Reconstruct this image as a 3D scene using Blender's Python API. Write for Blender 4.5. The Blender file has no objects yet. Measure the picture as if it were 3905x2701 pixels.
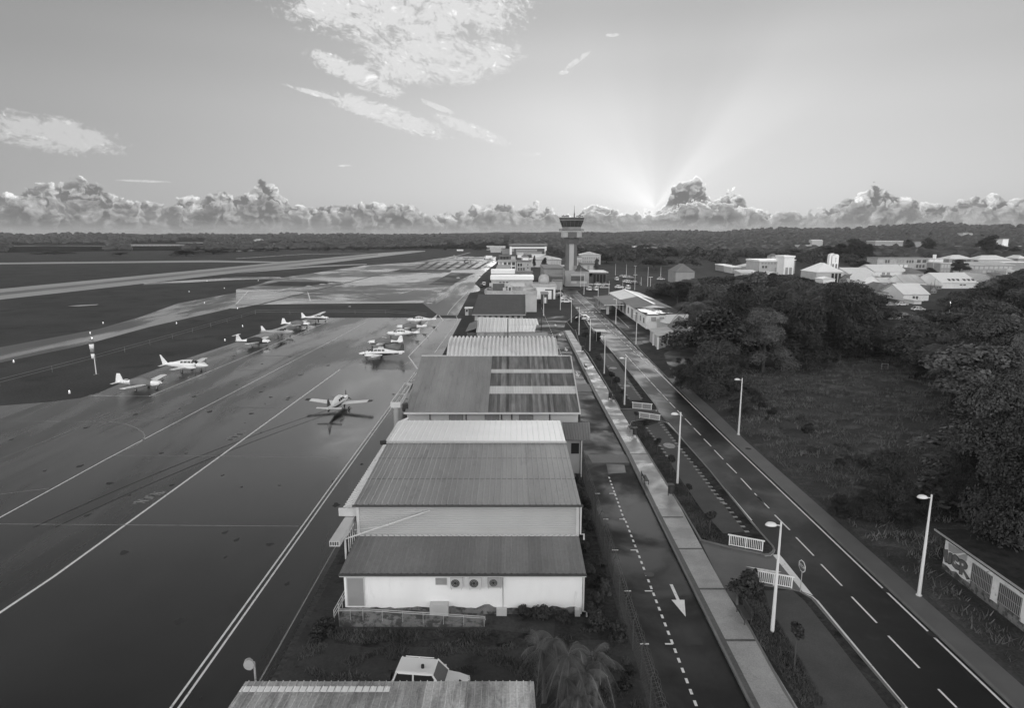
import bpy, math, random
import numpy as np
from mathutils import Vector, Matrix, noise
random.seed(7); rng = np.random.default_rng(7)
scene = bpy.context.scene
R = math.radians
# ---------------------------------------------------------------- camera
CAMH = 25.0; FPX = 2437.0; CX, CY = 1952.5, 1350.5; PITCH = R(10.62)
cam_d = bpy.data.cameras.new('camera'); cam = bpy.data.objects.new('camera', cam_d)
scene.collection.objects.link(cam); scene.camera = cam
cam.location = (0, 0, CAMH); cam.rotation_euler = (R(90) - PITCH, 0, 0)
cam_d.sensor_width = 36; cam_d.lens = 36 * FPX / 3905; cam_d.clip_start = 0.5; cam_d.clip_end = 30000
scene.view_settings.view_transform = 'Standard'; scene.view_settings.look = 'None'
scene.view_settings.exposure = 0.0; scene.view_settings.gamma = 1
# ---------------------------------------------------------------- photo frames -> directions and ground points
FR = dict(f=(0, 0, 1), v=(0, 0, .59084), a=(0, 850, 2.28), b=(900, 1100, 2.28), c=(1700, 750, 3.8), d=(1600, 1150, 2.85),
          e=(2200, 850, 2.85), g=(3000, 850, 2.5337), h=(2100, 1350, 2.455), i=(2100, 1950, 2.1256), j=(2900, 1900, 1.992),
          k=(2600, 1200, 1.7686), l=(1200, 1800, 1.7718), m=(0, 1300, 1.773), n=(900, 900, 2.308), s=(0, 0, 1.154),
          S=(1900, 0, 1.1511), o=(1700, 950, 3.8467), p=(2000, 1000, 3.8467), q=(2680, 950, 3.8467), r=(3280, 860, 3.6928),
          t=(1180, 1550, 6.384), u=(2700, 1900, 3.99), w=(3500, 1980, 3.627), x=(380, 1300, 5.2455),
          A=(1370, 1190, 7.693), B=(1140, 1460, 7.9586), C=(880, 1180, 6.0737), D=(860, 2400, 5.2455), E=(1250, 1480, 6.594), F=(2280, 2000, 7.98))
cP, sP = math.cos(PITCH), math.sin(PITCH)
def ray(fr, x, y):
    X0, Y0, s = FR[fr]; fx = X0 + x / s - CX; fy = Y0 + y / s - CY
    return (fx, FPX * cP - fy * sP, -FPX * sP - fy * cP)
def G(fr, x, y, z=0.0):
    r = ray(fr, x, y); t = (z - CAMH) / r[2]
    return Vector((r[0] * t, r[1] * t, z))
def AT(fr, x, y, Y):
    r = ray(fr, x, y); t = Y / r[1]
    return Vector((r[0] * t, Y, CAMH + r[2] * t))
def azel(vx, vy):
    r = ray('v', vx, vy)
    return math.degrees(math.atan2(r[0], r[1])), math.degrees(math.atan2(r[2], math.hypot(r[0], r[1])))
# ---------------------------------------------------------------- sky
SUN_AZ, SUN_EL = 12.0, 9.0
world = bpy.data.worlds.new("World"); scene.world = world; world.use_nodes = True
class NT:
    def __init__(s, tree): s.t = tree; s.n = tree.nodes; s.l = tree.links
    def node(s, typ, **kw):
        n = s.n.new(typ)
        for k, v in kw.items(): setattr(n, k, v)
        return n
    def put(s, sock, v):
        if hasattr(v, 'is_output') or isinstance(v, bpy.types.NodeSocket): s.l.new(v, sock)
        else: sock.default_value = v
    def m(s, op, a, b=0.0, c=None, clamp=False):
        n = s.node('ShaderNodeMath', operation=op); n.use_clamp = clamp
        s.put(n.inputs[0], a); s.put(n.inputs[1], b)
        if c is not None: s.put(n.inputs[2], c)
        return n.outputs[0]
    def ss(s, v, lo, hi, a=0.0, b=1.0):
        n = s.node('ShaderNodeMapRange', interpolation_type='SMOOTHSTEP')
        s.put(n.inputs[0], v); s.put(n.inputs[1], lo); s.put(n.inputs[2], hi); s.put(n.inputs[3], a); s.put(n.inputs[4], b)
        return n.outputs[0]
    def lin(s, v, lo, hi, a=0.0, b=1.0):
        n = s.node('ShaderNodeMapRange'); s.put(n.inputs[0], v)
        for i, q in enumerate((lo, hi, a, b)): s.put(n.inputs[i + 1], q)
        return n.outputs[0]
    def ramp(s, v, stops, lo, hi, scale=1.0, interp='LINEAR'):
        n = s.node('ShaderNodeValToRGB'); n.color_ramp.interpolation = interp
        s.put(n.inputs[0], s.lin(v, lo, hi))
        el = n.color_ramp.elements
        while len(el) > 1: el.remove(el[-1])
        first = True
        for p, q in stops:
            p = (p - lo) / (hi - lo); q = q / scale
            if first: el[0].position = p; e = el[0]; first = False
            else: e = el.new(p)
            e.color = (q, q, q, 1)
        sep = s.node('ShaderNodeSeparateColor'); s.l.new(n.outputs[0], sep.inputs[0])
        return s.m('MULTIPLY', sep.outputs[0], scale)
    def comb(s, x, y, z=0.0):
        n = s.node('ShaderNodeCombineXYZ'); s.put(n.inputs[0], x); s.put(n.inputs[1], y); s.put(n.inputs[2], z); return n.outputs[0]
    def noise(s, vec, scale, detail=5.0, rough=.55, dist=0.0):
        n = s.node('ShaderNodeTexNoise'); s.put(n.inputs['Vector'], vec); s.put(n.inputs['Scale'], scale)
        s.put(n.inputs['Detail'], detail); s.put(n.inputs['Roughness'], rough); s.put(n.inputs['Distortion'], dist)
        return n.outputs['Fac']
    def mix(s, f, a, b):
        return s.m('ADD', s.m('MULTIPLY', a, s.m('SUBTRACT', 1.0, f)), s.m('MULTIPLY', b, f))
W = NT(world.node_tree); bg = world.node_tree.nodes['Background']
sky = W.node('ShaderNodeTexSky', sky_type='NISHITA'); sky.sun_disc = False
sky.sun_elevation = R(SUN_EL); sky.sun_rotation = R(SUN_AZ); sky.altitude = 20; sky.dust_density = 2.0
tobw = W.node('ShaderNodeRGBToBW'); W.l.new(sky.outputs[0], tobw.inputs[0])
geo = W.node('ShaderNodeTexCoord'); sep = W.node('ShaderNodeSeparateXYZ'); W.l.new(geo.outputs['Generated'], sep.inputs[0])
dx, dy, dz = sep.outputs
AZ = W.m('MULTIPLY', W.m('ARCTAN2', dx, dy), 57.29578); EL = W.m('MULTIPLY', W.m('ARCSINE', dz), 57.29578)
front = W.ss(dy, -.25, .45)
# smooth base gradient: clear evening sky, paler towards the horizon and towards the hidden sun
GX, GY = azel(1475, 468)
dAZ = W.m('SUBTRACT', AZ, GX); dEL = W.m('SUBTRACT', EL, GY)
dist = W.m('SQRT', W.m('ADD', W.m('POWER', dAZ, 2.0), W.m('POWER', dEL, 2.0)))
base = W.ramp(EL, [(-2, .54), (1, .57), (4, .60), (9, .57), (14, .49), (18, .41), (22, .29), (26, .17), (32, .085), (45, .045), (90, .04)], -2, 90, 1.0, 'EASE')
side = W.ss(W.m('ABSOLUTE', W.m('SUBTRACT', AZ, 14.0)), 5.0, 60.0, 1.12, .62)
base = W.m('MULTIPLY', base, side)
nis = W.m('MINIMUM', W.m('MULTIPLY', tobw.outputs[0], .004), .018)
base = W.m('ADD', base, nis)
glow = W.m('ADD', W.m('MULTIPLY', W.m('EXPONENT', W.m('MULTIPLY', dist, -1 / 2.0)), .20),
           W.m('MULTIPLY', W.m('EXPONENT', W.m('MULTIPLY', dist, -1 / 9.0)), .17))
th = W.m('MULTIPLY', W.m('ARCTAN2', dEL, dAZ), 57.29578)
rays = W.ramp(th, [(-180, 1), (-5, .97), (18, .96), (28, .98), (38, 1.05), (50, 1.065), (62, .955), (72, .91), (86, .925), (100, .98), (118, 1.05), (140, 1.11), (163, 1.08), (180, 1)], -180, 180, 1.5, 'EASE')
rayf = W.ss(dist, 1.0, 26.0, 1.0, 0.12)
rays = W.mix(rayf, 1.0, rays)
skyv = W.m('MULTIPLY', W.m('ADD', base, glow), rays)
# high cirrus / altocumulus patches
P2 = W.comb(AZ, EL)
def patch(cx, cy, rx, ry, rot, feather=.9):
    a, e = azel(cx, cy); a1, _ = azel(cx + rx, cy); _, e1 = azel(cx, cy - ry)
    ra, re = abs(a1 - a), abs(e1 - e); c_, s_ = math.cos(R(rot)), math.sin(R(rot))
    u = W.m('SUBTRACT', AZ, a); v = W.m('SUBTRACT', EL, e)
    uu = W.m('DIVIDE', W.m('ADD', W.m('MULTIPLY', u, c_), W.m('MULTIPLY', v, s_)), ra)
    vv = W.m('DIVIDE', W.m('SUBTRACT', W.m('MULTIPLY', v, c_), W.m('MULTIPLY', u, s_)), re)
    return W.m('SUBTRACT', 1.0, W.m('ADD', W.m('POWER', uu, 2.0), W.m('POWER', vv, 2.0)))
def vor(vec, scale, detail=0.0, rough=.5):
    n = W.node('ShaderNodeTexVoronoi'); W.put(n.inputs['Vector'], vec); W.put(n.inputs['Scale'], scale)
    if 'Detail' in n.inputs: W.put(n.inputs['Detail'], detail); W.put(n.inputs['Roughness'], rough)
    return n.outputs['Distance']
pt = [patch(905, 15, 300, 100, 0), patch(990, 130, 190, 66, 4), patch(800, 168, 115, 28, -20), patch(880, 262, 160, 26, -16), patch(1062, 292, 95, 17, -20), patch(715, 211, 80, 7, -12),
      patch(110, 300, 190, 44, -6), patch(1302, 135, 36, 8, 32), patch(1192, 347, 26, 5, 0), patch(1380, 78, 16, 5, 0), patch(1270, 163, 14, 5, 5), patch(778, 373, 18, 3, 3), patch(985, 240, 48, 7, -20), patch(325, 408, 62, 3, 0)]
pm = pt[0]
for q in pt[1:]: pm = W.m('MAXIMUM', pm, q)
w1 = W.noise(P2, .16, 4, .55); w2 = W.noise(W.comb(W.m('ADD', AZ, 40.0), EL), .16, 4, .55)
cv = W.comb(W.m('ADD', AZ, W.m('MULTIPLY', w1, 5.0)), W.m('ADD', W.m('MULTIPLY', W.m('ADD', EL, W.m('MULTIPLY', AZ, .15)), 1.55), W.m('MULTIPLY', w2, 4.0)))
n1 = W.noise(cv, .33, 10, .62); n2 = W.noise(cv, 1.1, 8, .62); fine_ = W.noise(cv, 2.4, 8, .68)
puff = W.m('SUBTRACT', .42, vor(cv, 1.15, 2.0, .6))
dens = W.m('ADD', W.m('MULTIPLY', W.m('ADD', W.m('MINIMUM', pm, .75), .48), 1.05), W.m('ADD', W.m('MULTIPLY', W.m('SUBTRACT', n1, .5), 2.6), W.m('MULTIPLY', W.m('SUBTRACT', fine_, .5), 2.2)))
dens = W.m('ADD', dens, W.m('MULTIPLY', puff, W.ss(n2, .35, .6, .2, .75)))
dens = W.m('MULTIPLY', W.ss(dens, .1, 1.05), W.ss(pm, -.30, .12))
lobes = W.ss(W.m('ADD', n2, W.m('MULTIPLY', puff, .35)), .38, .68, .76, 1.08)
cirrus_col = W.m('MULTIPLY', lobes, W.ss(AZ, -36, -14, .80, 1.0))
skyv = W.mix(W.m('MULTIPLY', dens, .95), skyv, cirrus_col)
# cumulus bank along the horizon: two ranks, their tops follow a profile round the compass
tops = [(0, 442), (60, 420), (110, 430), (150, 414), (215, 420), (270, 450), (380, 464), (440, 450), (500, 432), (555, 440), (585, 398), (622, 430), (660, 462), (720, 452), (790, 468), (850, 462), (930, 460), (985, 488),
        (1050, 486), (1120, 446), (1175, 470), (1215, 468), (1290, 490), (1345, 452), (1385, 478), (1425, 490), (1475, 470), (1525, 412), (1565, 396), (1600, 436)]
tops2 = [(1600, 436), (1640, 434), (1690, 466), (1760, 480), (1850, 484), (1905, 452), (1970, 420), (2040, 428), (2100, 450), (2180, 446), (2230, 444), (2307, 462)]
st1 = [azel(a, b) for a, b in tops]; st2 = [azel(a, b) for a, b in tops2]
az_m = st2[0][0]
top1 = W.ramp(AZ, st1, st1[0][0] - .01, az_m, 8.0); top2 = W.ramp(AZ, st2, az_m, st2[-1][0] + .01, 8.0)
top = W.mix(W.m('GREATER_THAN', AZ, az_m), top1, top2)
top = W.m('ADD', top, W.m('MULTIPLY', W.m('SUBTRACT', W.noise(W.comb(AZ, 3.0), .18, 3, .6), .5), 1.8))
sunward = W.ss(dist, 1.0, 30.0, 1.0, 0.0)
jx = W.m('ADD', AZ, W.m('MULTIPLY', W.m('SUBTRACT', W.noise(P2, .55, 4, .6), .5), 2.4)); jy = W.m('ADD', EL, W.m('MULTIPLY', W.m('SUBTRACT', W.noise(W.comb(W.m('ADD', AZ, 90.0), EL), .8, 4, .6), .5), 1.2))
def heap(ox, oy, seed):      # cauliflower relief: overlapping domes at three sizes
    v = W.comb(W.m('ADD', jx, ox), W.m('ADD', jy, oy), seed)
    h = W.m('MULTIPLY', W.m('SUBTRACT', .5, vor(v, .62)), 1.25); h = W.m('ADD', h, W.m('MULTIPLY', W.m('SUBTRACT', .5, vor(v, 1.5)), .62))
    h = W.m('ADD', h, W.m('MULTIPLY', W.m('SUBTRACT', .5, vor(v, 3.6)), .28)); return W.m('ADD', h, W.m('MULTIPLY', W.m('SUBTRACT', W.noise(v, 3.0, 6, .65), .5), .45))
sx = W.ss(dAZ, -10.0, 10.0, .30, -.30)
def rank(tp, seed, dark, gain):
    h0 = heap(0.0, 0.0, seed); h1 = heap(sx, .22, seed)
    e = W.m('SUBTRACT', W.m('ADD', tp, W.m('MULTIPLY', h0, 1.0)), EL)
    c = W.ss(e, .0, .10); rel = W.m('MULTIPLY', W.m('SUBTRACT', h0, h1), .55)
    sh = W.m('ADD', dark, W.m('MULTIPLY', W.m('MAXIMUM', rel, -.07), gain)); sh = W.m('ADD', sh, W.m('MULTIPLY', W.ss(e, 0.0, 2.0, 1.0, 0.0), W.m('ADD', .14, W.m('MULTIPLY', sunward, .05))))
    sh = W.m('ADD', sh, W.m('MULTIPLY', W.ss(e, .30, .0), W.m('ADD', .10, W.m('MULTIPLY', W.ss(dist, .8, 17.0, 1.0, 0.0), .60)))); return c, sh
n3 = W.noise(W.comb(W.m('MULTIPLY', AZ, .45), W.m('MULTIPLY', EL, 1.5)), .8, 7, .62)
cA, sA = rank(top, 3.0, W.m('ADD', .215, W.m('MULTIPLY', W.m('SUBTRACT', n3, .5), .42)), 1.9)
low2 = W.m('ADD', W.m('MULTIPLY', top, .45), W.m('ADD', .05, W.m('MULTIPLY', W.noise(W.comb(AZ, 7.0), .22, 3, .6), 1.6)))
cB, sB = rank(low2, 11.0, W.m('ADD', .17, W.m('MULTIPLY', W.m('SUBTRACT', n3, .5), .3)), 1.1)
core = W.m('MULTIPLY', W.ss(dist, .2, 3.6, 1.0, 0.0), W.ss(dAZ, -3.6, 1.4, 1.0, .0)); core = W.m('MULTIPLY', core, W.ss(n3, .32, .56, .15, 1.5))
sA = W.m('ADD', sA, core)
# soft veil behind the bank
skyv = W.mix(W.m('MULTIPLY', W.ss(W.m('SUBTRACT', W.m('ADD', top, .6), EL), -.6, 1.8), .35), skyv, W.m('ADD', .5, W.m('MULTIPLY', sunward, .25)))
skyv = W.mix(cA, skyv, W.m('MAXIMUM', W.m('MINIMUM', sA, 1.3), .2)); skyv = W.mix(W.m('MULTIPLY', cB, .92), skyv, W.m('MAXIMUM', W.m('MINIMUM', sB, 1.2), .17))
lowv = W.m('ADD', .42, W.m('MULTIPLY', sunward, .12)); lowv = W.m('ADD', lowv, W.m('MULTIPLY', W.m('SUBTRACT', W.noise(W.comb(W.m('MULTIPLY', AZ, .16), EL), 1.3, 5, .6), .5), .3))
wb = W.m('ADD', EL, W.m('MULTIPLY', W.m('SUBTRACT', W.noise(W.comb(W.m('MULTIPLY', AZ, .35), EL), .5, 6, .6), .5), 2.6))
skyv = W.mix(W.ss(wb, -.3, 1.5, .92, 0.0), skyv, lowv)
# behind the camera: unseen bright cloud, added to light the camera-facing walls
rear = W.m('ADD', W.ss(EL, 0.0, 70.0, 2.6, .28), W.m('MULTIPLY', W.m('SUBTRACT', W.noise(geo.outputs['Generated'], 2.6, 5, .6), .5), .7))
skyv = W.mix(front, rear, skyv)
rgb = W.node('ShaderNodeCombineColor')
for q in range(3): W.l.new(skyv, rgb.inputs[q])
W.l.new(rgb.outputs[0], bg.inputs[0]); bg.inputs[1].default_value = 1.0
world.cycles.sampling_method = 'MANUAL'; world.cycles.sample_map_resolution = 1024
sun_d = bpy.data.lights.new('sun', 'SUN'); sun = bpy.data.objects.new('sun', sun_d); scene.collection.objects.link(sun)
sun_d.energy = .5; sun_d.angle = R(30); sun_d.color = (1, 1, 1)
sun.rotation_euler = Vector((math.sin(R(SUN_AZ)) * math.cos(R(SUN_EL)), math.cos(R(SUN_AZ)) * math.cos(R(SUN_EL)), math.sin(R(SUN_EL)))).to_track_quat('Z', 'Y').to_euler()
# ---------------------------------------------------------------- helpers
COL = scene.collection
class MB:
    """collects faces, then links them as ONE mesh object"""
    def __init__(s): s.v = []; s.f = []
    def add(s, vs, fs):
        o = len(s.v); s.v += [tuple(q) for q in vs]; s.f += [tuple(i + o for i in f) for f in fs]; return s
    def box(s, x0, x1, y0, y1, z0, z1):
        return s.add([(x0, y0, z0), (x1, y0, z0), (x1, y1, z0), (x0, y1, z0), (x0, y0, z1), (x1, y0, z1), (x1, y1, z1), (x0, y1, z1)],
                     [(3, 2, 1, 0), (4, 5, 6, 7), (0, 1, 5, 4), (1, 2, 6, 5), (2, 3, 7, 6), (3, 0, 4, 7)])
    def obox(s, c, ex, ey, ez, yaw=0.0):
        a, b = math.cos(yaw), math.sin(yaw); vs = []
        for dz in (0, 1):
            for qx, qy in ((-1, -1), (1, -1), (1, 1), (-1, 1)):
                x, y = qx * ex / 2, qy * ey / 2
                vs.append((c[0] + a * x - b * y, c[1] + b * x + a * y, c[2] + dz * ez))
        return s.add(vs, [(3, 2, 1, 0), (4, 5, 6, 7), (0, 1, 5, 4), (1, 2, 6, 5), (2, 3, 7, 6), (3, 0, 4, 7)])
    def poly(s, pts): return s.add(pts, [tuple(range(len(pts)))])
    def prism(s, pts, d):
        """closed outline pts extruded by vector d"""
        n = len(pts); d = Vector(d); q = [tuple(Vector(p) + d) for p in pts]
        return s.add(list(pts) + q, [tuple(range(n))[::-1], tuple(range(n, 2 * n))] + [(i, (i + 1) % n, n + (i + 1) % n, n + i) for i in range(n)])
    def loft(s, rings, cap=True):
        n = len(rings[0]); o = len(s.v)
        for r in rings: s.v += [tuple(q) for q in r]
        for k in range(len(rings) - 1):
            for i in range(n):
                j = (i + 1) % n; s.f.append((o + k * n + i, o + k * n + j, o + (k + 1) * n + j, o + (k + 1) * n + i))
        if cap:
            s.f.append(tuple(o + i for i in range(n))[::-1]); s.f.append(tuple(o + (len(rings) - 1) * n + i for i in range(n)))
        return s
    def tube(s, pts, rad, n=8, cap=True):
        pts = [Vector(p) for p in pts]; rings = []
        if not hasattr(rad, '__len__'): rad = [rad] * len(pts)
        for i, p in enumerate(pts):
            t = (pts[min(i + 1, len(pts) - 1)] - pts[max(i - 1, 0)]).normalized()
            u = t.cross(Vector((0, 0, 1)) if abs(t.z) < .95 else Vector((0, 1, 0))).normalized(); w = t.cross(u)
            rings.append([p + (u * math.cos(a) + w * math.sin(a)) * rad[i] for a in [2 * math.pi * k / n for k in range(n)]])
        return s.loft(rings, cap)
    def build(s, name, mat=None, parent=None, smooth=False):
        me = bpy.data.meshes.new(name); me.from_pydata(s.v, [], s.f); me.validate(); me.update()
        if mat: me.materials.append(mat)
        if smooth: me.polygons.foreach_set('use_smooth', [True] * len(me.polygons))
        o = bpy.data.objects.new(name, me); COL.objects.link(o)
        if parent: o.parent = parent
        return o
def tag(o, label=None, cat=None, group=None, kind=None):
    if label: o['label'] = label
    if cat: o['category'] = cat
    if group: o['group'] = group
    if kind: o['kind'] = kind
    return o
def thing(name, label, cat, loc=(0, 0, 0), rz=0.0, group=None):
    o = bpy.data.objects.new(name, None); COL.objects.link(o); o.location = loc; o.rotation_euler = (0, 0, rz); o.empty_display_size = .3
    return tag(o, label, cat, group)
def copy_tree(o, parent=None):
    c = o.copy(); COL.objects.link(c); c.parent = parent
    for ch in list(o.children): copy_tree(ch, c)
    return c
def fastmesh(name, V, F, mat, parent=None, smooth=False):
    """V (n,3) array, F (m,k) int array with constant k"""
    me = bpy.data.meshes.new(name); V = np.asarray(V, dtype=np.float32); F = np.asarray(F, dtype=np.int32); m, k = F.shape
    me.vertices.add(len(V)); me.vertices.foreach_set('co', V.ravel()); me.loops.add(m * k); me.loops.foreach_set('vertex_index', F.ravel())
    me.polygons.add(m); me.polygons.foreach_set('loop_start', np.arange(0, m * k, k, dtype=np.int32))
    me.update(calc_edges=True)
    if smooth: me.polygons.foreach_set('use_smooth', np.ones(m, dtype=bool))
    if mat: me.materials.append(mat)
    o = bpy.data.objects.new(name, me); COL.objects.link(o)
    if parent: o.parent = parent
    return o
# ---------------------------------------------------------------- materials (all neutral greys: the photo is black and white)
def mat(name, c=.3, rough=.6, var=.0, scale=1.0, stretch=(1, 1, 1), metal=0.0, spec=.5, bump=0.0, bscale=20.0, fine=0.0, streak=None, rvar=0.0, rscale=.3, rstretch=None, emit=None, trans=0.0, objrand=0.0, c2=None, thr=None, rot=0.0, rw=.13):
    m = bpy.data.materials.new(name); m.use_nodes = True; T = NT(m.node_tree); b = T.n['Principled BSDF']
    tc = T.node('ShaderNodeTexCoord'); mp = T.node('ShaderNodeMapping'); T.l.new(tc.outputs['Object'], mp.inputs[0])
    mp.inputs['Scale'].default_value = stretch; mp.inputs['Rotation'].default_value = (0, 0, rot); vec = mp.outputs[0]
    val = c
    if var:
        n = T.noise(vec, scale, 6, .6); val = T.lin(n, .25, .75, c * (1 - var), c * (1 + var))
    if c2 is not None:       # second tone in blotches with an outline of their own
        n = T.noise(vec, scale * 1.7, 8, .65, .3); val = T.mix(T.ss(n, thr - .07, thr + .07), val, c2)
    if streak:               # (period, amount, axis) sheets of differing tone
        sx = T.node('ShaderNodeSeparateXYZ'); T.l.new(tc.outputs['Object'], sx.inputs[0])
        q = T.m('FLOOR', T.m('DIVIDE', sx.outputs[streak[2]], streak[0])); wn = T.node('ShaderNodeTexWhiteNoise', noise_dimensions='1D')
        T.put(wn.inputs['W'], q); val = T.m('MULTIPLY', val, T.lin(wn.outputs[0], 0, 1, 1 - streak[1], 1 + streak[1]))
    if fine:
        val = T.m('MULTIPLY', val, T.lin(T.noise(tc.outputs['Object'], bscale, 3, .7), .3, .7, 1 - fine, 1 + fine))
    if objrand:
        oi = T.node('ShaderNodeObjectInfo'); val = T.m('MULTIPLY', val, T.lin(oi.outputs['Random'], 0, 1, 1 - objrand, 1 + objrand))
    if hasattr(val, 'links') or isinstance(val, bpy.types.NodeSocket):
        cc = T.node('ShaderNodeCombineColor')
        for i in range(3): T.l.new(val, cc.inputs[i])
        T.l.new(cc.outputs[0], b.inputs['Base Color'])
    else: b.inputs['Base Color'].default_value = (c, c, c, 1)
    b.inputs['Metallic'].default_value = metal; b.inputs['Specular IOR Level'].default_value = spec
    if rvar:
        mp2 = T.node('ShaderNodeMapping'); T.l.new(tc.outputs['Object'], mp2.inputs[0]); mp2.inputs['Scale'].default_value = rstretch or stretch; mp2.inputs['Rotation'].default_value = (0, 0, rot)
        n = T.noise(mp2.outputs[0], rscale, 7, .62, .4); T.put(b.inputs['Roughness'], T.ss(n, .49 - rw, .49 + rw, max(rough - rvar, .03), rough + rvar))
    else: b.inputs['Roughness'].default_value = rough
    if bump:
        bn = T.node('ShaderNodeBump'); bn.inputs['Strength'].default_value = 1.0; bn.inputs['Distance'].default_value = bump
        T.l.new(T.noise(tc.outputs['Object'], bscale, 4, .6), bn.inputs['Height']); T.l.new(bn.outputs[0], b.inputs['Normal'])
    if emit: b.inputs['Emission Color'].default_value = (1, 1, 1, 1); b.inputs['Emission Strength'].default_value = emit
    if trans: b.inputs['Transmission Weight'].default_value = trans
    return m
def lerp(a, b, t): return a + (b - a) * t
def V3(p, z): return (p[0], p[1], z)
def offset_strip(pts, w):
    """left/right points of a ribbon of width w following pts in plan"""
    L, Rr = [], []
    for i, p in enumerate(pts):
        a = pts[max(i - 1, 0)]; b = pts[min(i + 1, len(pts) - 1)]; d = Vector((b[0] - a[0], b[1] - a[1], 0)).normalized(); n = Vector((-d.y, d.x, 0)) * w / 2
        L.append((p[0] + n.x, p[1] + n.y)); Rr.append((p[0] - n.x, p[1] - n.y))
    return L, Rr
def ribbon(mb, pts, w, z):
    L, Q = offset_strip(pts, w)
    for i in range(len(pts) - 1): mb.poly([V3(L[i], z), V3(Q[i], z), V3(Q[i + 1], z), V3(L[i + 1], z)])
def sheet(name, pts, z, m, kind='structure'):
    mb = MB(); q = [V3(p, z) for p in pts]
    a = sum(q[i][0] * q[(i + 1) % len(q)][1] - q[(i + 1) % len(q)][0] * q[i][1] for i in range(len(q)))
    if a < 0: q.reverse()
    return tag(mb.poly(q).build(name, m), kind=kind)
def curb(name, pts, w=.16, h=.13, m=None):
    L, Q = offset_strip(pts, w); mb = MB()
    mb.loft([[V3(L[i], 0), V3(Q[i], 0), V3(Q[i], h), V3(L[i], h)] for i in range(len(pts))])
    return tag(mb.build(name, m), kind='structure')
# ---------------------------------------------------------------- ground, paving, markings
M = {}
M['grass'] = mat('grass_ground', .066, .95, var=.28, scale=.055, bump=.05, bscale=3.0, spec=.08, c2=.045, thr=.60, fine=.3)
M['lawn'] = mat('lawn', .042, .95, var=.35, scale=.35, bump=.05, bscale=4.0, spec=.08, c2=.018, thr=.57, fine=.4)
M['dirt'] = mat('dirt', .052, .9, var=.3, scale=.35, bump=.03, bscale=5, spec=.15, c2=.025, thr=.6, fine=.2)
M['wet'] = mat('wet_apron_asphalt', .007, .18, var=.35, scale=.09, stretch=(1, .22, 1), rot=R(11.2), rvar=.14, rscale=.075, rstretch=(1.0, .20, 1), rw=.09, spec=.5, bump=.0015, bscale=30, c2=.026, thr=.58, fine=.2)
M['concrete_wet'] = mat('wet_concrete_slab', .016, .11, var=.3, scale=.12, rvar=.06, rscale=.10, rstretch=(1, .6, 1), rot=R(11.2), spec=.5, bump=.0008, bscale=20, fine=.1)
M['taxi'] = mat('taxiway', .05, .30, var=.4, scale=.03, rvar=.22, rscale=.05, rw=.08, rstretch=(1, .25, 1), rot=R(30), spec=.5, fine=.2)
M['farwet'] = mat('far_apron_wet', .05, .30, var=.5, scale=.03, rvar=.26, rscale=.028, rstretch=(.6, .7, 1), rw=.05, spec=.5, fine=.2, c2=.42, thr=.57)  # pale second tone: lighter concrete, with bright wet sheen painted into the colour
M['runway'] = mat('runway_concrete', .34, .45, var=.18, scale=.02, stretch=(.3, 1, 1), rvar=.15, rscale=.02, spec=.5)
M['rubber'] = mat('runway_rubber', .17, .5, var=.3, scale=.02, spec=.4)
M['asphalt_dark'] = mat('old_dark_asphalt', .035, .6, var=.3, scale=.05, spec=.35, rvar=.2, rscale=.05)
M['road'] = mat('road_asphalt', .014, .48, var=.25, scale=.25, c2=.024, thr=.62, rvar=.10, rscale=.12, spec=.32, bump=.004, bscale=25, fine=.15)
M['street'] = mat('street_asphalt', .010, .6, var=.3, scale=.25, rvar=.18, rscale=.14, spec=.35, bump=.004, bscale=25, fine=.15)
M['bay'] = mat('bay_paving', .062, .7, var=.25, scale=.35, spec=.3, bump=.004, bscale=12, fine=.2)
M['walk'] = mat('promenade_paving', .28, .42, var=.22, scale=.5, rvar=.15, rscale=.4, spec=.5, bump=.004, bscale=14, fine=.22)
M['walk_border'] = mat('paving_border', .07, .55, var=.2, scale=.8, fine=.3, bscale=6)
M['side_walk'] = mat('side_walk_concrete', .12, .6, var=.2, scale=.3, spec=.4, fine=.15)
M['curb'] = mat('kerb_stone', .14, .6, var=.2, scale=1.0)
M['paint'] = mat('road_paint', .70, .5, var=.1, scale=1.5, spec=.4, c2=.34, thr=.63)
M['faint'] = mat('worn_paint', .24, .4, var=.3, scale=.9, spec=.5)
for k_, i_ in (('wet', 2.6), ('concrete_wet', 3.1), ('taxi', 2.6), ('farwet', 3.0)): M[k_].node_tree.nodes['Principled BSDF'].inputs['IOR'].default_value = i_
M['joint'] = mat('slab_joint', .03, .5)
M['hills'] = mat('wooded_hills', .030, 1.0, var=.5, scale=.02, spec=.0, c2=.05, thr=.62)
def GP(L): return [G(*p) for p in L]
ZL = .004
# base ground: one sheet to the horizon (subdivided rings not needed, it is flat)
sheet('ground', [(-9000, -400), (9000, -400), (9000, 12000), (-9000, 12000)], 0.0, M['grass'])
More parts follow.
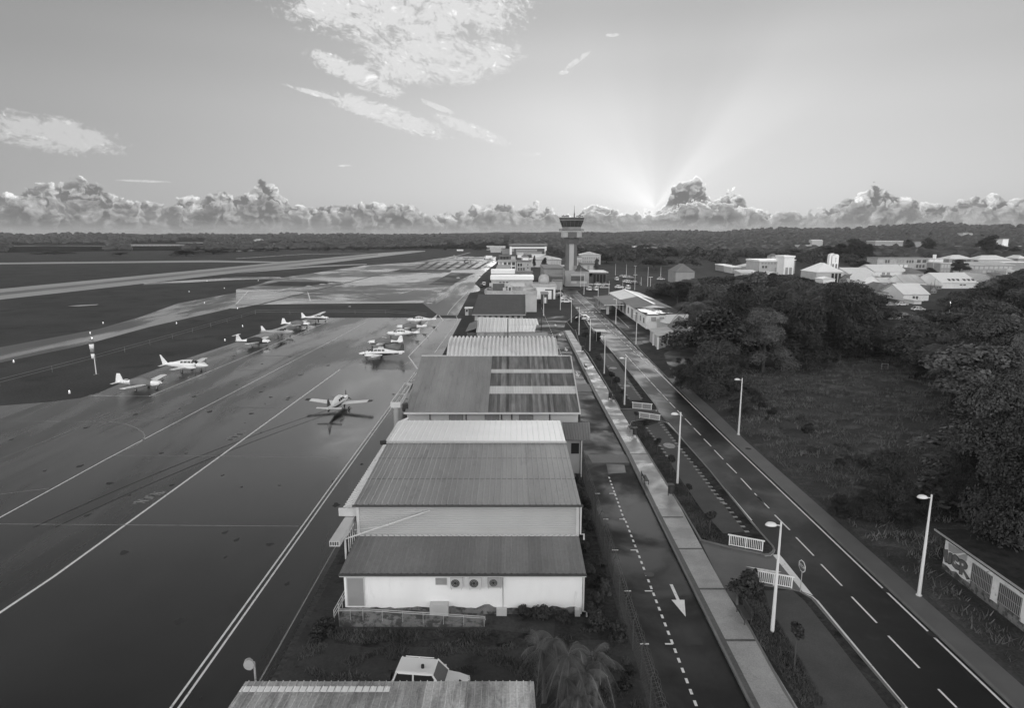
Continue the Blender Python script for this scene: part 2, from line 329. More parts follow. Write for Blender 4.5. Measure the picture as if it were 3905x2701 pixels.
# --- airfield
apR = -13.4
apron = [(apR, -5), (-190, -5)] + GP([('f', -900, 1640), ('a', 0, 1592), ('a', 400, 1562), ('a', 700, 1525), ('a', 860, 1478), ('a', 1120, 1365), ('a', 1500, 1222), ('a', 1900, 1088), ('C', 0, 805), ('C', 800, 525), ('C', 1500, 300), ('C', 1850, 178), ('b', 850, 257), ('b', 1590, 255), ('b', 1962, 262)]) + [G('b', 1962, 265)]
apron[-1] = Vector((G('b', 1962, 262)[0], G('b', 1962, 262)[1] - 1, 0))
sheet('apron', apron, ZL, M['wet'])
sheet('concrete_apron', GP([('b', 905, 706), ('m', 365, 1596)]) + [(-46, -5)][:0] + [G('f', -600, 2600), Vector((-60, 5, 0)), Vector((-18.4, 5, 0)), G('b', 1575, 712)], 2 * ZL, M['concrete_wet'])
sheet('taxiway', GP([('a', -900, 1240), ('a', 0, 1083), ('a', 500, 990), ('a', 850, 925), ('a', 1200, 825), ('a', 1550, 700), ('n', 0, 500), ('n', 180, 604), ('n', 0, 640), ('a', 2000, 745), ('a', 1300, 905), ('a', 700, 1070), ('a', 0, 1217), ('a', -900, 1420)]), ZL, M['taxi'])
sheet('far_apron', GP([('n', 0, 640), ('n', 180, 606), ('n', 640, 598), ('n', 1640, 590), ('n', 1770, 515), ('n', 1850, 462), ('n', 1990, 400), ('n', 2140, 300), ('n', 2285, 205), ('n', 2290, 182), ('n', 1900, 180), ('n', 1560, 232), ('n', 1130, 260), ('n', 360, 374), ('n', 160, 438), ('n', 0, 470)]), 2 * ZL, M['farwet'])
sheet('runway', GP([('a', -2500, 830), ('a', 0, 575), ('n', 0, 268), ('n', 1200, 155), ('n', 1560, 130), ('n', 1665, 130), ('n', 1665, 136), ('n', 800, 240), ('n', 0, 325), ('a', 1000, 556), ('a', 0, 668), ('a', -2500, 935)]), ZL, M['runway'])
sheet('runway_wear', GP([('a', -2500, 862), ('a', 0, 606), ('n', 0, 285), ('n', 1250, 158), ('n', 1250, 166), ('n', 0, 300), ('a', 0, 632), ('a', -2500, 890)]), 2 * ZL, M['rubber'])
sheet('link_taxiway', GP([('n', 390, 284), ('n', 700, 262), ('n', 1150, 245), ('n', 1150, 252), ('n', 700, 275), ('n', 0, 330)]), 2.5 * ZL, M['runway'])
sheet('crossing_taxiway', GP([('a', -900, 352), ('a', 0, 347), ('a', 1830, 326), ('n', 380, 226), ('n', 600, 214), ('n', 380, 238), ('a', 1830, 342), ('a', 0, 360), ('a', -900, 366)]), 2.5 * ZL, M['runway'])
sheet('exit_strip', GP([('n', 0, 362), ('n', 380, 360), ('n', 440, 380), ('n', 0, 386), ('a', 1700, 515), ('a', 1250, 540), ('a', 1250, 525)]), 2.5 * ZL, M['farwet'])
sheet('perimeter_road', GP([('a', 1640, 252), ('n', 60, 126), ('n', 330, 122), ('n', 330, 126), ('n', 60, 132), ('a', 1640, 258)]), ZL, M['runway'])
sheet('far_taxiway', GP([('n', 0, 196), ('n', 600, 158), ('n', 1150, 152), ('n', 1150, 155), ('n', 600, 162), ('n', 0, 201)]), ZL, M['taxi'])
sheet('grass_wedge', GP([('n', 195, 440), ('n', 380, 403), ('n', 930, 405), ('n', 620, 443)]), 3 * ZL, M['grass'])
sheet('dark_apron_patch', GP([('n', 1690, 430), ('n', 1890, 325), ('n', 2110, 325), ('n', 1990, 380), ('n', 1900, 435)]), 3 * ZL, M['asphalt_dark'])
sheet('dark_apron_band', GP([('n', 1340, 326), ('n', 1480, 288), ('n', 1900, 302), ('n', 1880, 320)]), 3 * ZL, M['asphalt_dark'])
sheet('service_road', GP([('n', 1640, 590), ('n', 1700, 540), ('n', 1850, 462), ('n', 2000, 395), ('n', 2140, 300), ('n', 2285, 205), ('n', 2295, 235), ('n', 2180, 330), ('n', 2100, 420), ('n', 2160, 470), ('n', 2130, 490), ('n', 2060, 500), ('n', 1950, 700), ('n', 1780, 700)]), 3.4 * ZL, M['taxi'])
for k in range(7):     # strips of different wetness on the far stands
    x0 = 1560 + k * 88
    sheet('stand_strip', GP([('n', x0, 296), ('n', x0 + 120, 228), ('n', x0 + 150, 228), ('n', x0 + 36, 296)]), 3.1 * ZL, M['asphalt_dark'])
rest = [('n', 1500, 230, 2250, 230, 240), ]
stn = MB()
for fr_, x_, y_, n_, dx_, dy_ in (('m', 925, 1100, 7, 26, -13), ('m', 1545, 670, 6, 18, -9), ('m', 1930, 400, 5, 10, -5)):
    for k in range(n_):
        for j in range(3):
            if (k * 7 + j * 5) % 4: p_ = G(fr_, x_ + k * dx_ + j * 6, y_ + k * dy_ - j * 10 + 10); stn.poly([(p_[0] - .45, p_[1] - .12, 3.2 * ZL), (p_[0] + .4, p_[1] - .12, 3.2 * ZL), (p_[0] + .45, p_[1] + .12, 3.2 * ZL), (p_[0] - .4, p_[1] + .12, 3.2 * ZL)])
sheet('field_puddle', GP([('a', 585, 724), ('a', 700, 714), ('a', 860, 708), ('a', 840, 715), ('a', 690, 726)]), ZL, mat('still_water', .03, .03, spec=1.0))
for (x, y, w, h) in [(1700, 592, 60, 8), (1000, 621, 26, 6), (1955, 368, 34, 8), (760, 425, 60, 8), (840, 418, 70, 9), (640, 440, 50, 7)]:
    sheet('puddle', [G('n', x + w * .5 * math.cos(a) * (1 + .3 * math.sin(3 * a)), y + h * .5 * math.sin(a)) for a in [k * math.pi / 7 for k in range(14)]], 4 * ZL, bpy.data.materials['still_water'])
# airfield lines
mk = MB(); fk = MB(); jt = MB()
def line(mb, L, w, z=3 * ZL): ribbon(mb, [G(*p) for p in L], w, z)
line(mk, [('b', 905, 706), ('m', 365, 1596), ('f', -300, 2540)], .22)
line(mk, [('m', -400, 1440), ('m', 0, 1197), ('m', 700, 812), ('m', 1370, 457), ('b', 830, 458), ('b', 1130, 292)], .16)
line(mk, [('m', 600, 371), ('m', 1010, 375), ('b', 0, 628), ('b', 855, 265)], .2)
line(fk, [('m', -300, 543), ('m', 0, 545), ('m', 700, 549), ('m', 790, 553), ('m', 860, 568), ('m', 920, 590), ('m', 965, 618), ('m', 980, 645), ('m', 968, 675), ('m', 920, 710), ('m', 850, 742)], .16)
line(fk, [('m', 720, 550), ('m', 900, 541), ('m', 1100, 514), ('m', 1250, 484), ('m', 1370, 455)], .16)
line(fk, [('m', 780, 777), ('m', 1500, 782), ('m', 2300, 792)], .10)
line(fk, [('m', -200, 1240), ('m', 900, 1248), ('m', 2020, 1256)], .10)
line(fk, [('m', 0, 800), ('m', 500, 600), ('m', 1000, 400)], .12)
for a, b in [((1400, 447), (1920, 457)), ((1130, 316), (1700, 323)), ((1050, 200), (1860, 198)), ((1410, 97), (2300, 105)), ((0, 1040), (330, 1000))]: line(fk, [('m', *a), ('m', *b)], .12)
for a, b in [((0, 585), (1500, 600)), ((170, 487), (1130, 497)), ((0, 712), (330, 716)), ((760, 262), (1180, 258)), ((210, 840), (1040, 430)), ((1040, 430), (1440, 290)), ((0, 935), (210, 840)), ((905, 706), (1300, 480)), ((600, 690), (1150, 400)), ((0, 1035), (410, 1042))]: line(fk, [('b', *a), ('b', *b)], .12)
line(mk, [('b', 1765, 235), ('b', 1802, 278), ('b', 1500, 593), ('b', 1578, 702)], .28)
line(mk, [('b', 1915, 240), ('b', 1928, 278), ('b', 1728, 560)], .16)
line(mk, [('b', 1640, 745), ('b', 1480, 835)], .14)
for dxx in (0, .42): ribbon(mk, [(-18.35 + dxx, 3), (-18.25 + dxx, 60), (-17.9 + dxx, 115)], .14, 3 * ZL)
# drain channel + grate along the hangars
ribbon(fk, [(-14.35, 3), (-14.35, 62)], .09, 3 * ZL)
for f_, g_ in [(('n', 630, 490), ('n', 655, 575)), (('n', 110, 482), ('n', 0, 600)), (('n', 400, 600), ('n', 655, 575)), (('n', 140, 530), ('n', 600, 540)), (('n', 330, 498), ('n', 545, 510)), (('n', 160, 462), ('n', 340, 498)), (('n', 340, 498), ('n', 500, 450)), (('n', 1740, 495), ('n', 1930, 510)), (('n', 1440, 510), ('n', 1560, 475)), (('n', 1150, 240), ('n', 1700, 238))]: line(mk, [f_, g_], .5, 3.6 * ZL)
line(jt, [('n', 215, 602), ('n', 900, 430), ('n', 1480, 286), ('n', 1800, 205)], 1.3, 3.6 * ZL)
line(jt, [('n', 1100, 508), ('n', 1260, 550)], .5, 3.6 * ZL)
line(mk, [('n', 1350, 326), ('n', 1700, 322), ('n', 2300, 318)], .5, 3.7 * ZL); line(mk, [('n', 1900, 185), ('n', 2290, 187)], 1.4, 3.7 * ZL)
line(mk, [('n', 1800, 210), ('n', 2060, 146)], 1.6, 3.7 * ZL); line(mk, [('n', 1530, 296), ('n', 1950, 294)], 2.2, 3.7 * ZL)
line(mk, [('n', 1860, 695), ('n', 1880, 660), ('n', 1940, 590), ('n', 2030, 500), ('n', 2060, 490), ('n', 2180, 480)], .22, 4.2 * ZL)
tag(stn.build('worn_stencil_marks', M['faint']), kind='structure'); tag(fk.build('faded_apron_markings', M['faint']), kind='structure'); tag(jt.build('slab_joints', M['joint']), kind='structure')
for k in range(9):      # construction joints and sealed cracks
    o_ = -22 - k * 7.5; a_ = G('v', 928, 835); b_ = G('v', 0, 1390); d_ = (b_ - a_).normalized(); q_ = Vector((a_[0] + o_ + 18, a_[1], 0)); ribbon(jt, [q_ - d_ * 60, q_ + d_ * 120], .09, 3 * ZL)
for k in range(16): y_ = 22 + k * 8.3; ribbon(jt, [(-18.6, y_), (-75 - k * 2.0, y_ + 1.2)], .05, 2.9 * ZL)
for k in range(14):
    x_, y_ = random.uniform(-60, -20), random.uniform(35, 150); p_ = [(x_, y_)]
    for j in range(7): x_ += random.uniform(-1.5, 1.2); y_ += random.uniform(.8, 3.0); p_.append((x_, y_))
    ribbon(jt, p_, .05, 3.3 * ZL)
oil = MB()
for k in range(70):      # oil spots, scuffs
    x_, y_ = random.uniform(-62, -15), random.uniform(30, 150); r_ = random.uniform(.1, .34); oil.poly([(x_ + r_ * math.cos(a) * (1 + .35 * math.sin(3 * a + k)), y_ + r_ * 1.4 * math.sin(a) * (1 + .3 * math.cos(2 * a + k)), 2.6 * ZL) for a in [j * math.pi / 7 for j in range(14)]])
for k in range(1):       # faint tyre marks
    x_, y_, a_ = random.uniform(-50, -22), random.uniform(40, 90), R(11.2) + random.uniform(-.25, .25)
    for s__ in (0, 1.9):
        p_ = [(x_ + s__ + math.sin(a_ + j * .012) * j * 3, y_ + math.cos(a_) * j * 3) for j in range(14)]; ribbon(oil, p_, .16, (2.45 + .02 * k) * ZL)
tag(oil.build('oil_stains', M['asphalt_dark']), kind='structure')
# stencilled stand numbers on the apron, faint and worn
# --- street, promenade, road
street_L = [G('i', 425, 0), G('i', 300, -700)]
sheet('service_street', [(7.5, 5), (13.05, 5)] + GP([('i', 845, 0), ('h', 260, 130), ('d', 1560, 325), ('o', 1760, 1085), ('p', 620, 880), ('p', 700, 815), ('p', 560, 790), ('p', 60, 800), ('p', 60, 860), ('d', 1240, 480), ('d', 1500, 560), ('d', 1740, 1200)]) + [(7.8, 64)], ZL, M['street'])
prL = GP([('i', 1640, 1597), ('i', 845, 0), ('h', 720, 944), ('h', 405, 355), ('h', 232, 0), ('d', 1565, 322)]); prR = GP([('d', 1640, 317), ('h', 325, 0), ('h', 530, 330), ('h', 790, 760), ('h', 930, 990), ('h', 1115, 1290), ('i', 1062, 0), ('i', 1215, 290), ('i', 1400, 630), ('i', 1655, 1050)])
prom = [Vector((13.0, 8, 0))] + prL + prR + [Vector((15.25, 30, 0)), Vector((15.2, 8, 0))]
mb = MB(); q = [V3(p, .12) for p in prom]; mb.prism([V3(p, 0.0) for p in prom][::-1], (0, 0, .12)); tag(mb.build('promenade', M['walk']), kind='structure')
mb = MB()
for off, w in ((.0, .34),): ribbon(mb, [(p[0] + .17, p[1]) for p in [Vector((13.0, 8, 0))] + prL], w, .124)
for y in (1049, 632, 306, 50): a = G('i', 880 + y * .5, y, .12); ribbon(mb, [(13.3, a[1]), (15.3, a[1])], .22, .127)
for y in (940, 300, -10): a = G('h', 500, y, .12); ribbon(mb, [(13.6, a[1]), (15.8, a[1])], .22, .127)
tag(mb.build('paving_bands', M['walk_border']), kind='structure')
curb('street_kerb', [(12.93, 8)] + [(p[0] - .08, p[1]) for p in prL], .15, .15, M['curb'])
RX = [(21.15, 5), (21.15, 60), (21.2, 88), (21.4, 120), (21.8, 150), (21.9, 205)]
RR = [(26.6, 5), (26.6, 75), (27.0, 108), (28.6, 200), (28.4, 268)]
sheet('main_road', [(20.9, 5)] + [(x - .25, y) for x, y in RX] + GP([('o', 1700, 590), ('o', 1720, 560), ('o', 2060, 560), ('o', 1925, 625)]) + [(x + .25, y) for x, y in RR[::-1]], 1.5 * ZL, M['road'])
sheet('right_pavement', [(27.0, 5), (27.0, 75), (27.4, 108), (28.7, 150), (30.6, 150), (29.8, 108), (28.75, 75), (28.75, 5)], ZL, M['side_walk'])
sheet('side_forecourt', [(28.9, 150), (29.3, 200), (29.0, 262), (60, 262), (50, 180), (42, 130), (33.6, 112), (30.0, 108), (30.7, 150)], ZL, M['street'])
sheet('side_yard', GP([('h', 870, 0), ('h', 1060, 220), ('h', 1160, 235), ('h', 1140, 180), ('h', 1090, 90), ('h', 1060, 0), ('e', 1000, 1390), ('e', 800, 1300), ('e', 660, 1330)]), 1.4 * ZL, M['dirt'])
curb('road_kerb', [(26.95, 5), (26.95, 75), (27.35, 108), (29.0, 175), (29.2, 262)], .16, .13, M['curb'])
# islands: lawn pads with kerbs
def island(name, L, m='lawn', h=.10, kerb=True, cw=.16):
    pts = GP(L); sheet(name, pts, h, M[m]); p = pts + [pts[0]]
    if kerb: curb(name + '_kerb', p, cw, h + .03, M['curb'])
island('median_lawn', [('u', 850, 880), ('u', 930, 875), ('u', 985, 838), ('u', 1003, 792), ('u', 978, 745), ('h', 1880, 1592), ('h', 1480, 1090), ('h', 1190, 760), ('h', 1090, 655), ('h', 1050, 640), ('h', 900, 615), ('h', 760, 640), ('h', 745, 670), ('h', 800, 765), ('h', 940, 990), ('h', 1125, 1290), ('i', 1075, 0), ('i', 1215, 240), ('i', 1450, 300), ('i', 1700, 350)])
island('front_lawn', [('i', 1660, 1050), ('i', 1510, 770), ('i', 1512, 690), ('i', 1570, 620), ('i', 1640, 600), ('j', 240, 708), ('j', 300, 722), ('j', 395, 780), ('j', 1085, 1600), ('f', 3400, 2760), ('f', 3060, 2760), ('i', 1890, 1470)])
island('upper_lawn', [('h', 1000, 525), ('h', 975, 535), ('h', 800, 520), ('h', 650, 520), ('h', 560, 355), ('h', 350, 0), ('e', 30, 1330), ('p', 750, 1000), ('p', 960, 960), ('p', 1075, 1100), ('p', 1180, 1230), ('e', 320, 1340), ('e', 545, 1596), ('h', 985, 490)])
island('planted_verge', [('p', 620, 880), ('p', 715, 1000), ('p', 950, 990), ('p', 800, 740), ('p', 700, 815)])
sheet('bay_paving_middle', GP([('h', 880, 690), ('h', 1045, 640), ('h', 1170, 830), ('h', 1390, 1110), ('h', 1590, 1390), ('u', 560, 530), ('u', 230, 560), ('h', 1420, 1480), ('h', 1180, 1130), ('h', 1010, 850)]), .108, M['bay'])
sheet('bay_paving_near', GP([('j', 25, 715), ('j', 240, 712), ('j', 330, 790), ('j', 560, 1080), ('j', 960, 1596), ('f', 3420, 2760), ('f', 3120, 2760), ('j', 340, 1360), ('j', 180, 1040), ('j', 60, 830)]), .108, M['bay'])
sheet('bay_paving_far', GP([('h', 460, 0), ('h', 570, 0), ('h', 860, 440), ('h', 740, 440), ('h', 600, 250), ('h', 520, 120)]), .108, M['bay'])
sheet('junction_paving', GP([('i', 1215, 245), ('i', 1450, 305), ('i', 1700, 355), ('u', 930, 880), ('u', 1000, 845), ('u', 1600, 1490), ('u', 1310, 1395), ('i', 1640, 600), ('i', 1570, 620), ('i', 1512, 690), ('i', 1510, 770), ('i', 1400, 630)]), 1.2 * ZL, M['side_walk'])
sheet('junction_paving', GP([('h', 560, 350), ('h', 660, 522), ('h', 800, 522), ('h', 980, 537), ('h', 1003, 535), ('h', 1050, 637), ('h', 900, 613), ('h', 760, 638), ('h', 740, 660)]), 1.2 * ZL, M['bay'])
sheet('crossing_slab', GP([('h', 345, 945), ('h', 715, 945), ('h', 748, 1022), ('h', 390, 1022)]), 2.4 * ZL, M['walk_border'])
sheet('crossing_slab', GP([('d', 1695, 900), ('d', 1850, 898), ('d', 1892, 978), ('d', 1705, 980)]), 2.4 * ZL, M['walk_border'])
sheet('street_patch', GP([('h', 520, 1030), ('h', 690, 1040), ('h', 705, 1115), ('h', 540, 1125)]), 2.5 * ZL, M['asphalt_dark'])
sheet('street_patch', GP([('i', 1085, 1030), ('i', 1215, 1025), ('i', 1238, 1090), ('i', 1105, 1098)]), 2.5 * ZL, M['road'])
sheet('hangar_yard', [(apR, 5), (7.2, 5), (7.2, 130), (apR, 130)], .9 * ZL, M['dirt'])
sheet('yard_lawn', GP([('l', 130, 1090), ('l', 190, 1065), ('l', 1150, 1060), ('l', 1480, 1100), ('l', 1480, 1185), ('l', 820, 1185), ('l', 400, 1190), ('l', 130, 1160)]), 2 * ZL, M['lawn'])
sheet('right_hand_verge', [(2.6, 36), (7.1, 36), (7.1, 62), (5.6, 62)], 2 * ZL, M['lawn'])
# solid and dashed road lines
ribbon(mk, [(x, y) for x, y in RX if y < 62 and False] or [(21.15, 5), (21.15, G('j', 430, 780)[1])], .15, 3 * ZL)
line(mk, [('j', 430, 782), ('j', 395, 752), ('j', 300, 712), ('j', 240, 694)], .12)
line(mk, [('u', 350, 0), ('u', 985, 742), ('u', 1008, 790), ('u', 990, 842), ('u', 940, 880), ('u', 860, 886)], .15)
line(mk, [('h', 1880, 1560), ('h', 1200, 760), ('h', 1100, 648), ('h', 1060, 636)], .15)
line(mk, [('h', 985, 538), ('h', 1003, 522), ('h', 985, 490), ('h', 700, 140), ('h', 560, -40), ('e', 320, 1340)], .15)
ribbon(mk, [(26.6, 5), (26.6, 75), (26.95, G('h', 950, 135)[1])], .15, 3 * ZL)
line(mk, [('p', 800, 730), ('p', 920, 860), ('p', 960, 925)], .18); line(mk, [('p', 980, 950), ('p', 1075, 1075)], .14); line(mk, [('e', 250, 970), ('e', 130, 860), ('e', 0, 745)], .15)
for a, b in [((970, 1050), (1208, 1296)), ((692, 752), (884, 952)), ((460, 505), (620, 670)), ((270, 300), (405, 440)), ((108, 130), (223, 245)), ((-45, -35), (66, 80)), ((1350, 1455), (1490, 1596))]: line(mk, [('j', *a), ('j', *b)], .13)
for a, b in [((1930, 1330), (2000, 1400)), ((1780, 1166), (1880, 1275)), ((1647, 1026), (1742, 1120)), ((1532, 902), (1616, 990)), ((1434, 797), (1503, 868)), ((1340, 696), (1405, 763)), ((1257, 607), (1315, 667)), ((1185, 530), (1235, 582)), ((1113, 455), (1165, 508)), ((1050, 387), (1097, 436)), ((990, 323), (1037, 370)), ((940, 268), (985, 315)), ((893, 216), (930, 255)), ((848, 167), (885, 207)), ((805, 122), (840, 160)), ((765, 80), (797, 112)), ((730, 40), (760, 74)), ((698, 5), (724, 32)),
             ((886, 72), (915, 100)), ((828, 14), (855, 42))]: line(mk, [('h', *a), ('h', *b)], .13)
def dashes(fr, a, b, n, w, duty=.5, mb=mk, z=3 * ZL):
    A_, B_ = G(fr, *a), G(fr, *b)
    for k in range(n):
        p = A_.lerp(B_, k / n); q = A_.lerp(B_, (k + duty) / n); ribbon(mb, [p, q], w, z)
dashes('e', (720, 1490), (130, 950), 22, .13, .62); dashes('e', (130, 950), (10, 830), 8, .13, .75); dashes('e', (880, 1596), (250, 985), 12, .14, .5)
dashes('p', (830, 600), (710, 480), 4, .1, .9)
for k in range(6): p = G('p', 852 + k * 50, 735); ribbon(mk, [(p[0] - .3, p[1]), (p[0] + .3, p[1])], 1.9, 3 * ZL)
line(mk, [('p', 1355, 790), ('p', 1535, 965)], .12)
# give-way triangle bars at the junction mouth
mk.poly([V3(G('u', *p), 3 * ZL) for p in ((985, 868), (1090, 862), (1600, 1492), (1440, 1430))]); mk.poly([V3(G('u', *p), 3 * ZL) for p in ((560, 1042), (820, 1080), (1120, 1130), (1030, 1142), (820, 1108))])
# parallel parking marks
dashes('i', (1260, 1790), (600, 62), 28, .16, .48)
dashes('h', (690, 1560), (540, 1140), 12, .16, .5); dashes('d', (1545, 590), (1500, 470), 6, .14, .5); dashes('d', (1480, 440), (1320, 60), 20, .1, .5)
for fr, x0, x1, x2, x3, y in [('i', 425, 467, 557, 605, 67), ('i', 497, 548, 648, 705, 318), ('i', 596, 652, 763, 825, 650), ('i', 725, 796, 927, 990, 1080), ('h', 415, 462, 550, 610, 1310)]:
    line(mk, [(fr, x0, y), (fr, x1, y)], .14, 3.2 * ZL); line(mk, [(fr, x2, y), (fr, x3, y)], .14, 3.2 * ZL)
def arrow(x, y, L, w=.9):
    mk.poly([(x - .1, y + L / 2, 3.1 * ZL), (x - .1, y, 3.1 * ZL), (x + .12, y, 3.1 * ZL), (x + .12, y + L / 2, 3.1 * ZL)]); mk.poly([(x - w / 2, y, 3.1 * ZL), (x, y - L / 2, 3.1 * ZL), (x + w / 2, y, 3.1 * ZL)])
for fr, x, y, L in [('i', 1032, 722, 4.0), ('d', 1716, 795, 4.2), ('d', 1592, 522, 4.2), ('d', 1525, 362, 4.2), ('o', 1608, 1116, 4.2)]:
    p = G(fr, x, y); arrow(p[0], p[1], L)
# square studs along the parking bays
M['stud'] = mat('worn_stud_paint', .26, .6, var=.4, scale=1.5, c2=.1, thr=.58)
sk = MB()
def studs(L, n, w=.34, z=.112):
    A_, B_ = G(*L[0]), G(*L[1])
    for k in range(n):
        p = A_.lerp(B_, (k + .5) / n); sk.poly([(p[0] - w, p[1] - .16, z), (p[0] + w, p[1] - .16, z), (p[0] + w, p[1] + .16, z), (p[0] - w, p[1] + .16, z)])
studs([('h', 1010, 640), ('h', 1330, 1040)], 15, .2); studs([('h', 890, 690), ('h', 1100, 980)], 10, .2); studs([('h', 1340, 1050), ('h', 1620, 1420)], 11, .22)
studs([('h', 520, 0), ('h', 590, 80)], 8, .2); studs([('h', 690, 220), ('h', 855, 430)], 15, .2); studs([('h', 530, 110), ('h', 740, 440)], 12, .2)
studs([('u', 180, 10), ('u', 620, 570)], 8, .2)
for fr, x, y, r in [('h', 1110, 868, 1.0), ('h', 585, 138, 1.0), ('h', 715, 305, .8)]:
    p = G(fr, x, y); sk.poly([(p[0] + r * math.cos(a) * .7, p[1] + r * math.sin(a), .113) for a in [k * math.pi / 8 for k in range(16)]])
tag(sk.build('bay_studs', M['stud']), kind='structure'); tag(mk.build('painted_markings', M['paint']), kind='structure')
mb = MB()
for fr, x, y in [('h', 1850, 890), ('h', 515, 728), ('i', 800, 515), ('d', 1550, 430), ('j', 965, 705), ('j', 1310, 1040)]:
    p = G(fr, x, y); mb.add([(p[0] + .36 * math.cos(a), p[1] + .36 * math.sin(a), 3.4 * ZL) for a in [k * math.pi / 8 for k in range(16)]], [tuple(range(16))])
tag(mb.build('manhole_covers', M['asphalt_dark']), kind='structure')
mb = MB()
for k in range(60): y = 26 + k * .55; mb.box(-13.9, -13.45, y, y + .14, .0, .03)
tag(mb.build('drain_grate', M['asphalt_dark']), kind='structure')
# ---------------------------------------------------------------- buildings
M['white_wall'] = mat('white_render', .80, .75, var=.06, scale=.7, stretch=(1, 1, .35), c2=.64, thr=.63, fine=.03)
M['stain_wall'] = mat('stained_render', .40, .8, var=.22, scale=.6, c2=.30, thr=.60, fine=.08)
M['pale_wall'] = mat('pale_render', .46, .8, var=.12, scale=.4, fine=.05)
M['grey_wall'] = mat('grey_render', .30, .8, var=.15, scale=.4, fine=.08)
M['dark_wall'] = mat('dark_cladding', .085, .7, var=.25, scale=.5)
M['siding'] = mat('grey_siding', .40, .45, var=.06, scale=.4, metal=.0)
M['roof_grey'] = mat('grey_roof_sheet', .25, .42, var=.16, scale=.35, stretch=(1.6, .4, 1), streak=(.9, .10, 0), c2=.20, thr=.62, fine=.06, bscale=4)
M['roof_dull'] = mat('dull_roof_sheet', .155, .5, var=.14, scale=.3, streak=(.9, .12, 0), fine=.1, bscale=4)
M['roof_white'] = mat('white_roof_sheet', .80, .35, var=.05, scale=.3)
M['roof_light'] = mat('light_roof_sheet', .55, .45, var=.10, scale=.25, streak=(1.1, .10, 0), c2=.38, thr=.66)
M['roof_worn'] = mat('weathered_roof_sheet', .34, .6, var=.30, scale=.8, stretch=(2.2, .22, 1), streak=(.16, .30, 0), fine=.2)
M['roof_rust'] = mat('rusted_roof_panel', .15, .7, var=.5, scale=1.0, stretch=(2.6, .25, 1), streak=(.33, .45, 0), fine=.2)
M['roof_tile'] = mat('dark_roof', .075, .75, var=.18, scale=.3, fine=.15, bscale=2.0)
M['roof_mid'] = mat('mid_roof', .17, .7, var=.2, scale=.2, fine=.12)
M['trim'] = mat('light_trim', .5, .5, var=.08, scale=1.0)
M['gutter'] = mat('dark_gutter', .05, .6)
M['metal'] = mat('grey_metal', .42, .4, var=.1, scale=1.0, metal=.3)
M['glass'] = mat('dark_glass', .025, .12, spec=.8)
M['louvre'] = mat('dark_louvre', .04, .6)
M['door'] = mat('grey_door', .27, .5, var=.06, scale=1.0)
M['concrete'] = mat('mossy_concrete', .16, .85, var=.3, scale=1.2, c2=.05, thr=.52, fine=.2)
M['black'] = mat('black_rubber', .018, .6)
def rib_sheet(mb, A_, B_, C_, D_, pitch, rw, rh, t=.05):
    """profiled sheet: A front-left, B front-right, C back-right, D back-left; ribs run from front to back"""
    A_, B_, C_, D_ = map(Vector, (A_, B_, C_, D_)); L = (B_ - A_).length; n = max(1, int(round(L / pitch))); us = [(0, 0)]
    nor = (B_ - A_).cross(D_ - A_).normalized()
    if nor.z < 0: nor = -nor
    for k in range(n):
        c = (k + .5) / n; w = rw / L; us += [(c - w, 0), (c - w * .5, rh), (c + w * .5, rh), (c + w, 0)]
    us.append((1, 0)); f = [A_.lerp(B_, u) + nor * h for u, h in us]; b = [D_.lerp(C_, u) + nor * h for u, h in us]
    m = len(f); o = len(mb.v); mb.v += [tuple(q) for q in f + b]
    mb.f += [(o + i, o + i + 1, o + m + i + 1, o + m + i) for i in range(m - 1)]
    lo = [q - nor * t for q in (A_, B_, C_, D_)]
    mb.add([A_ - nor * .002, B_ - nor * .002, C_ - nor * .002, D_ - nor * .002] + lo, [(7, 6, 5, 4), (0, 4, 5, 1), (1, 5, 6, 2), (2, 6, 7, 3), (3, 7, 4, 0)]); return mb
def P(fr, x, y, Y): return AT(fr, x, y, Y)
def part(name, mb, m, par, smooth=False, label=None):
    o = mb.build(name, M[m] if isinstance(m, str) else m, par, smooth)
    if label: o['label'] = label
    return o
def relpart_world(root):   # parts are modelled in world space: keep the empty where the thing stands, shift meshes
    L = root.location
    for ch in root.children:
        if ch.type == 'MESH' and not ch.get('_sh'):
            ch.data.transform(Matrix.Translation(-Vector(L))); ch['_sh'] = 1
            for g in ch.children:
                if g.type == 'MESH': g.data.transform(Matrix.Translation(-Vector(L)))
    for ch in root.children:
        if '_sh' in ch: del ch['_sh']
    return root
# ---- nearest hangar with white annexe
Y0, Y1, Y2, Y3 = 38.8, 42.2, 54.0, 62.6
ha = thing('aircraft_hangar', 'grey ribbed hangar with a white annexe wall and its door, the nearest whole building', 'hangar', (-2.5, 45, 0))
xl, xr = P('v', 776, 1330, Y0)[0], P('v', 1312, 1330, Y0)[0]
ze = P('v', 1040, 1288, Y0)[2]; zt = P('v', 1050, 1206, Y1)[2]; zs = P('v', 1050, 1137, Y1)[2]; zr = P('v', 1070, 998, Y2)[2]; zf = P('v', 1080, 948, Y3)[2]
XL, XR = P('v', 803, 1137, Y1)[0], P('v', 1305, 1137, Y1)[0]
mb = MB(); mb.box(xl, xr, Y0, Y1 - .02, -.3, ze); part('wall', mb, 'white_wall', ha)
mb = MB(); rib_sheet(mb, (xl - .18, Y0 - .35, ze + .03), (xr + .18, Y0 - .35, ze + .03), (XR, Y1, zt), (XL - .05, Y1, zt), .42, .09, .05); lr = part('roof', mb, 'roof_dull', ha, label='lower dark grey lean-to roof')
mb = MB()
for k in range(38): x = lerp(XL + .3, XR - .3, k / 37); mb.box(x - .12, x + .12, Y1 - .13, Y1 - .03, zt - .02, zt + .06)
mb.box(XL, XR, Y1 - .15, Y1 - .131, zt - .02, zt + .03); part('flashing', mb, 'trim', lr)
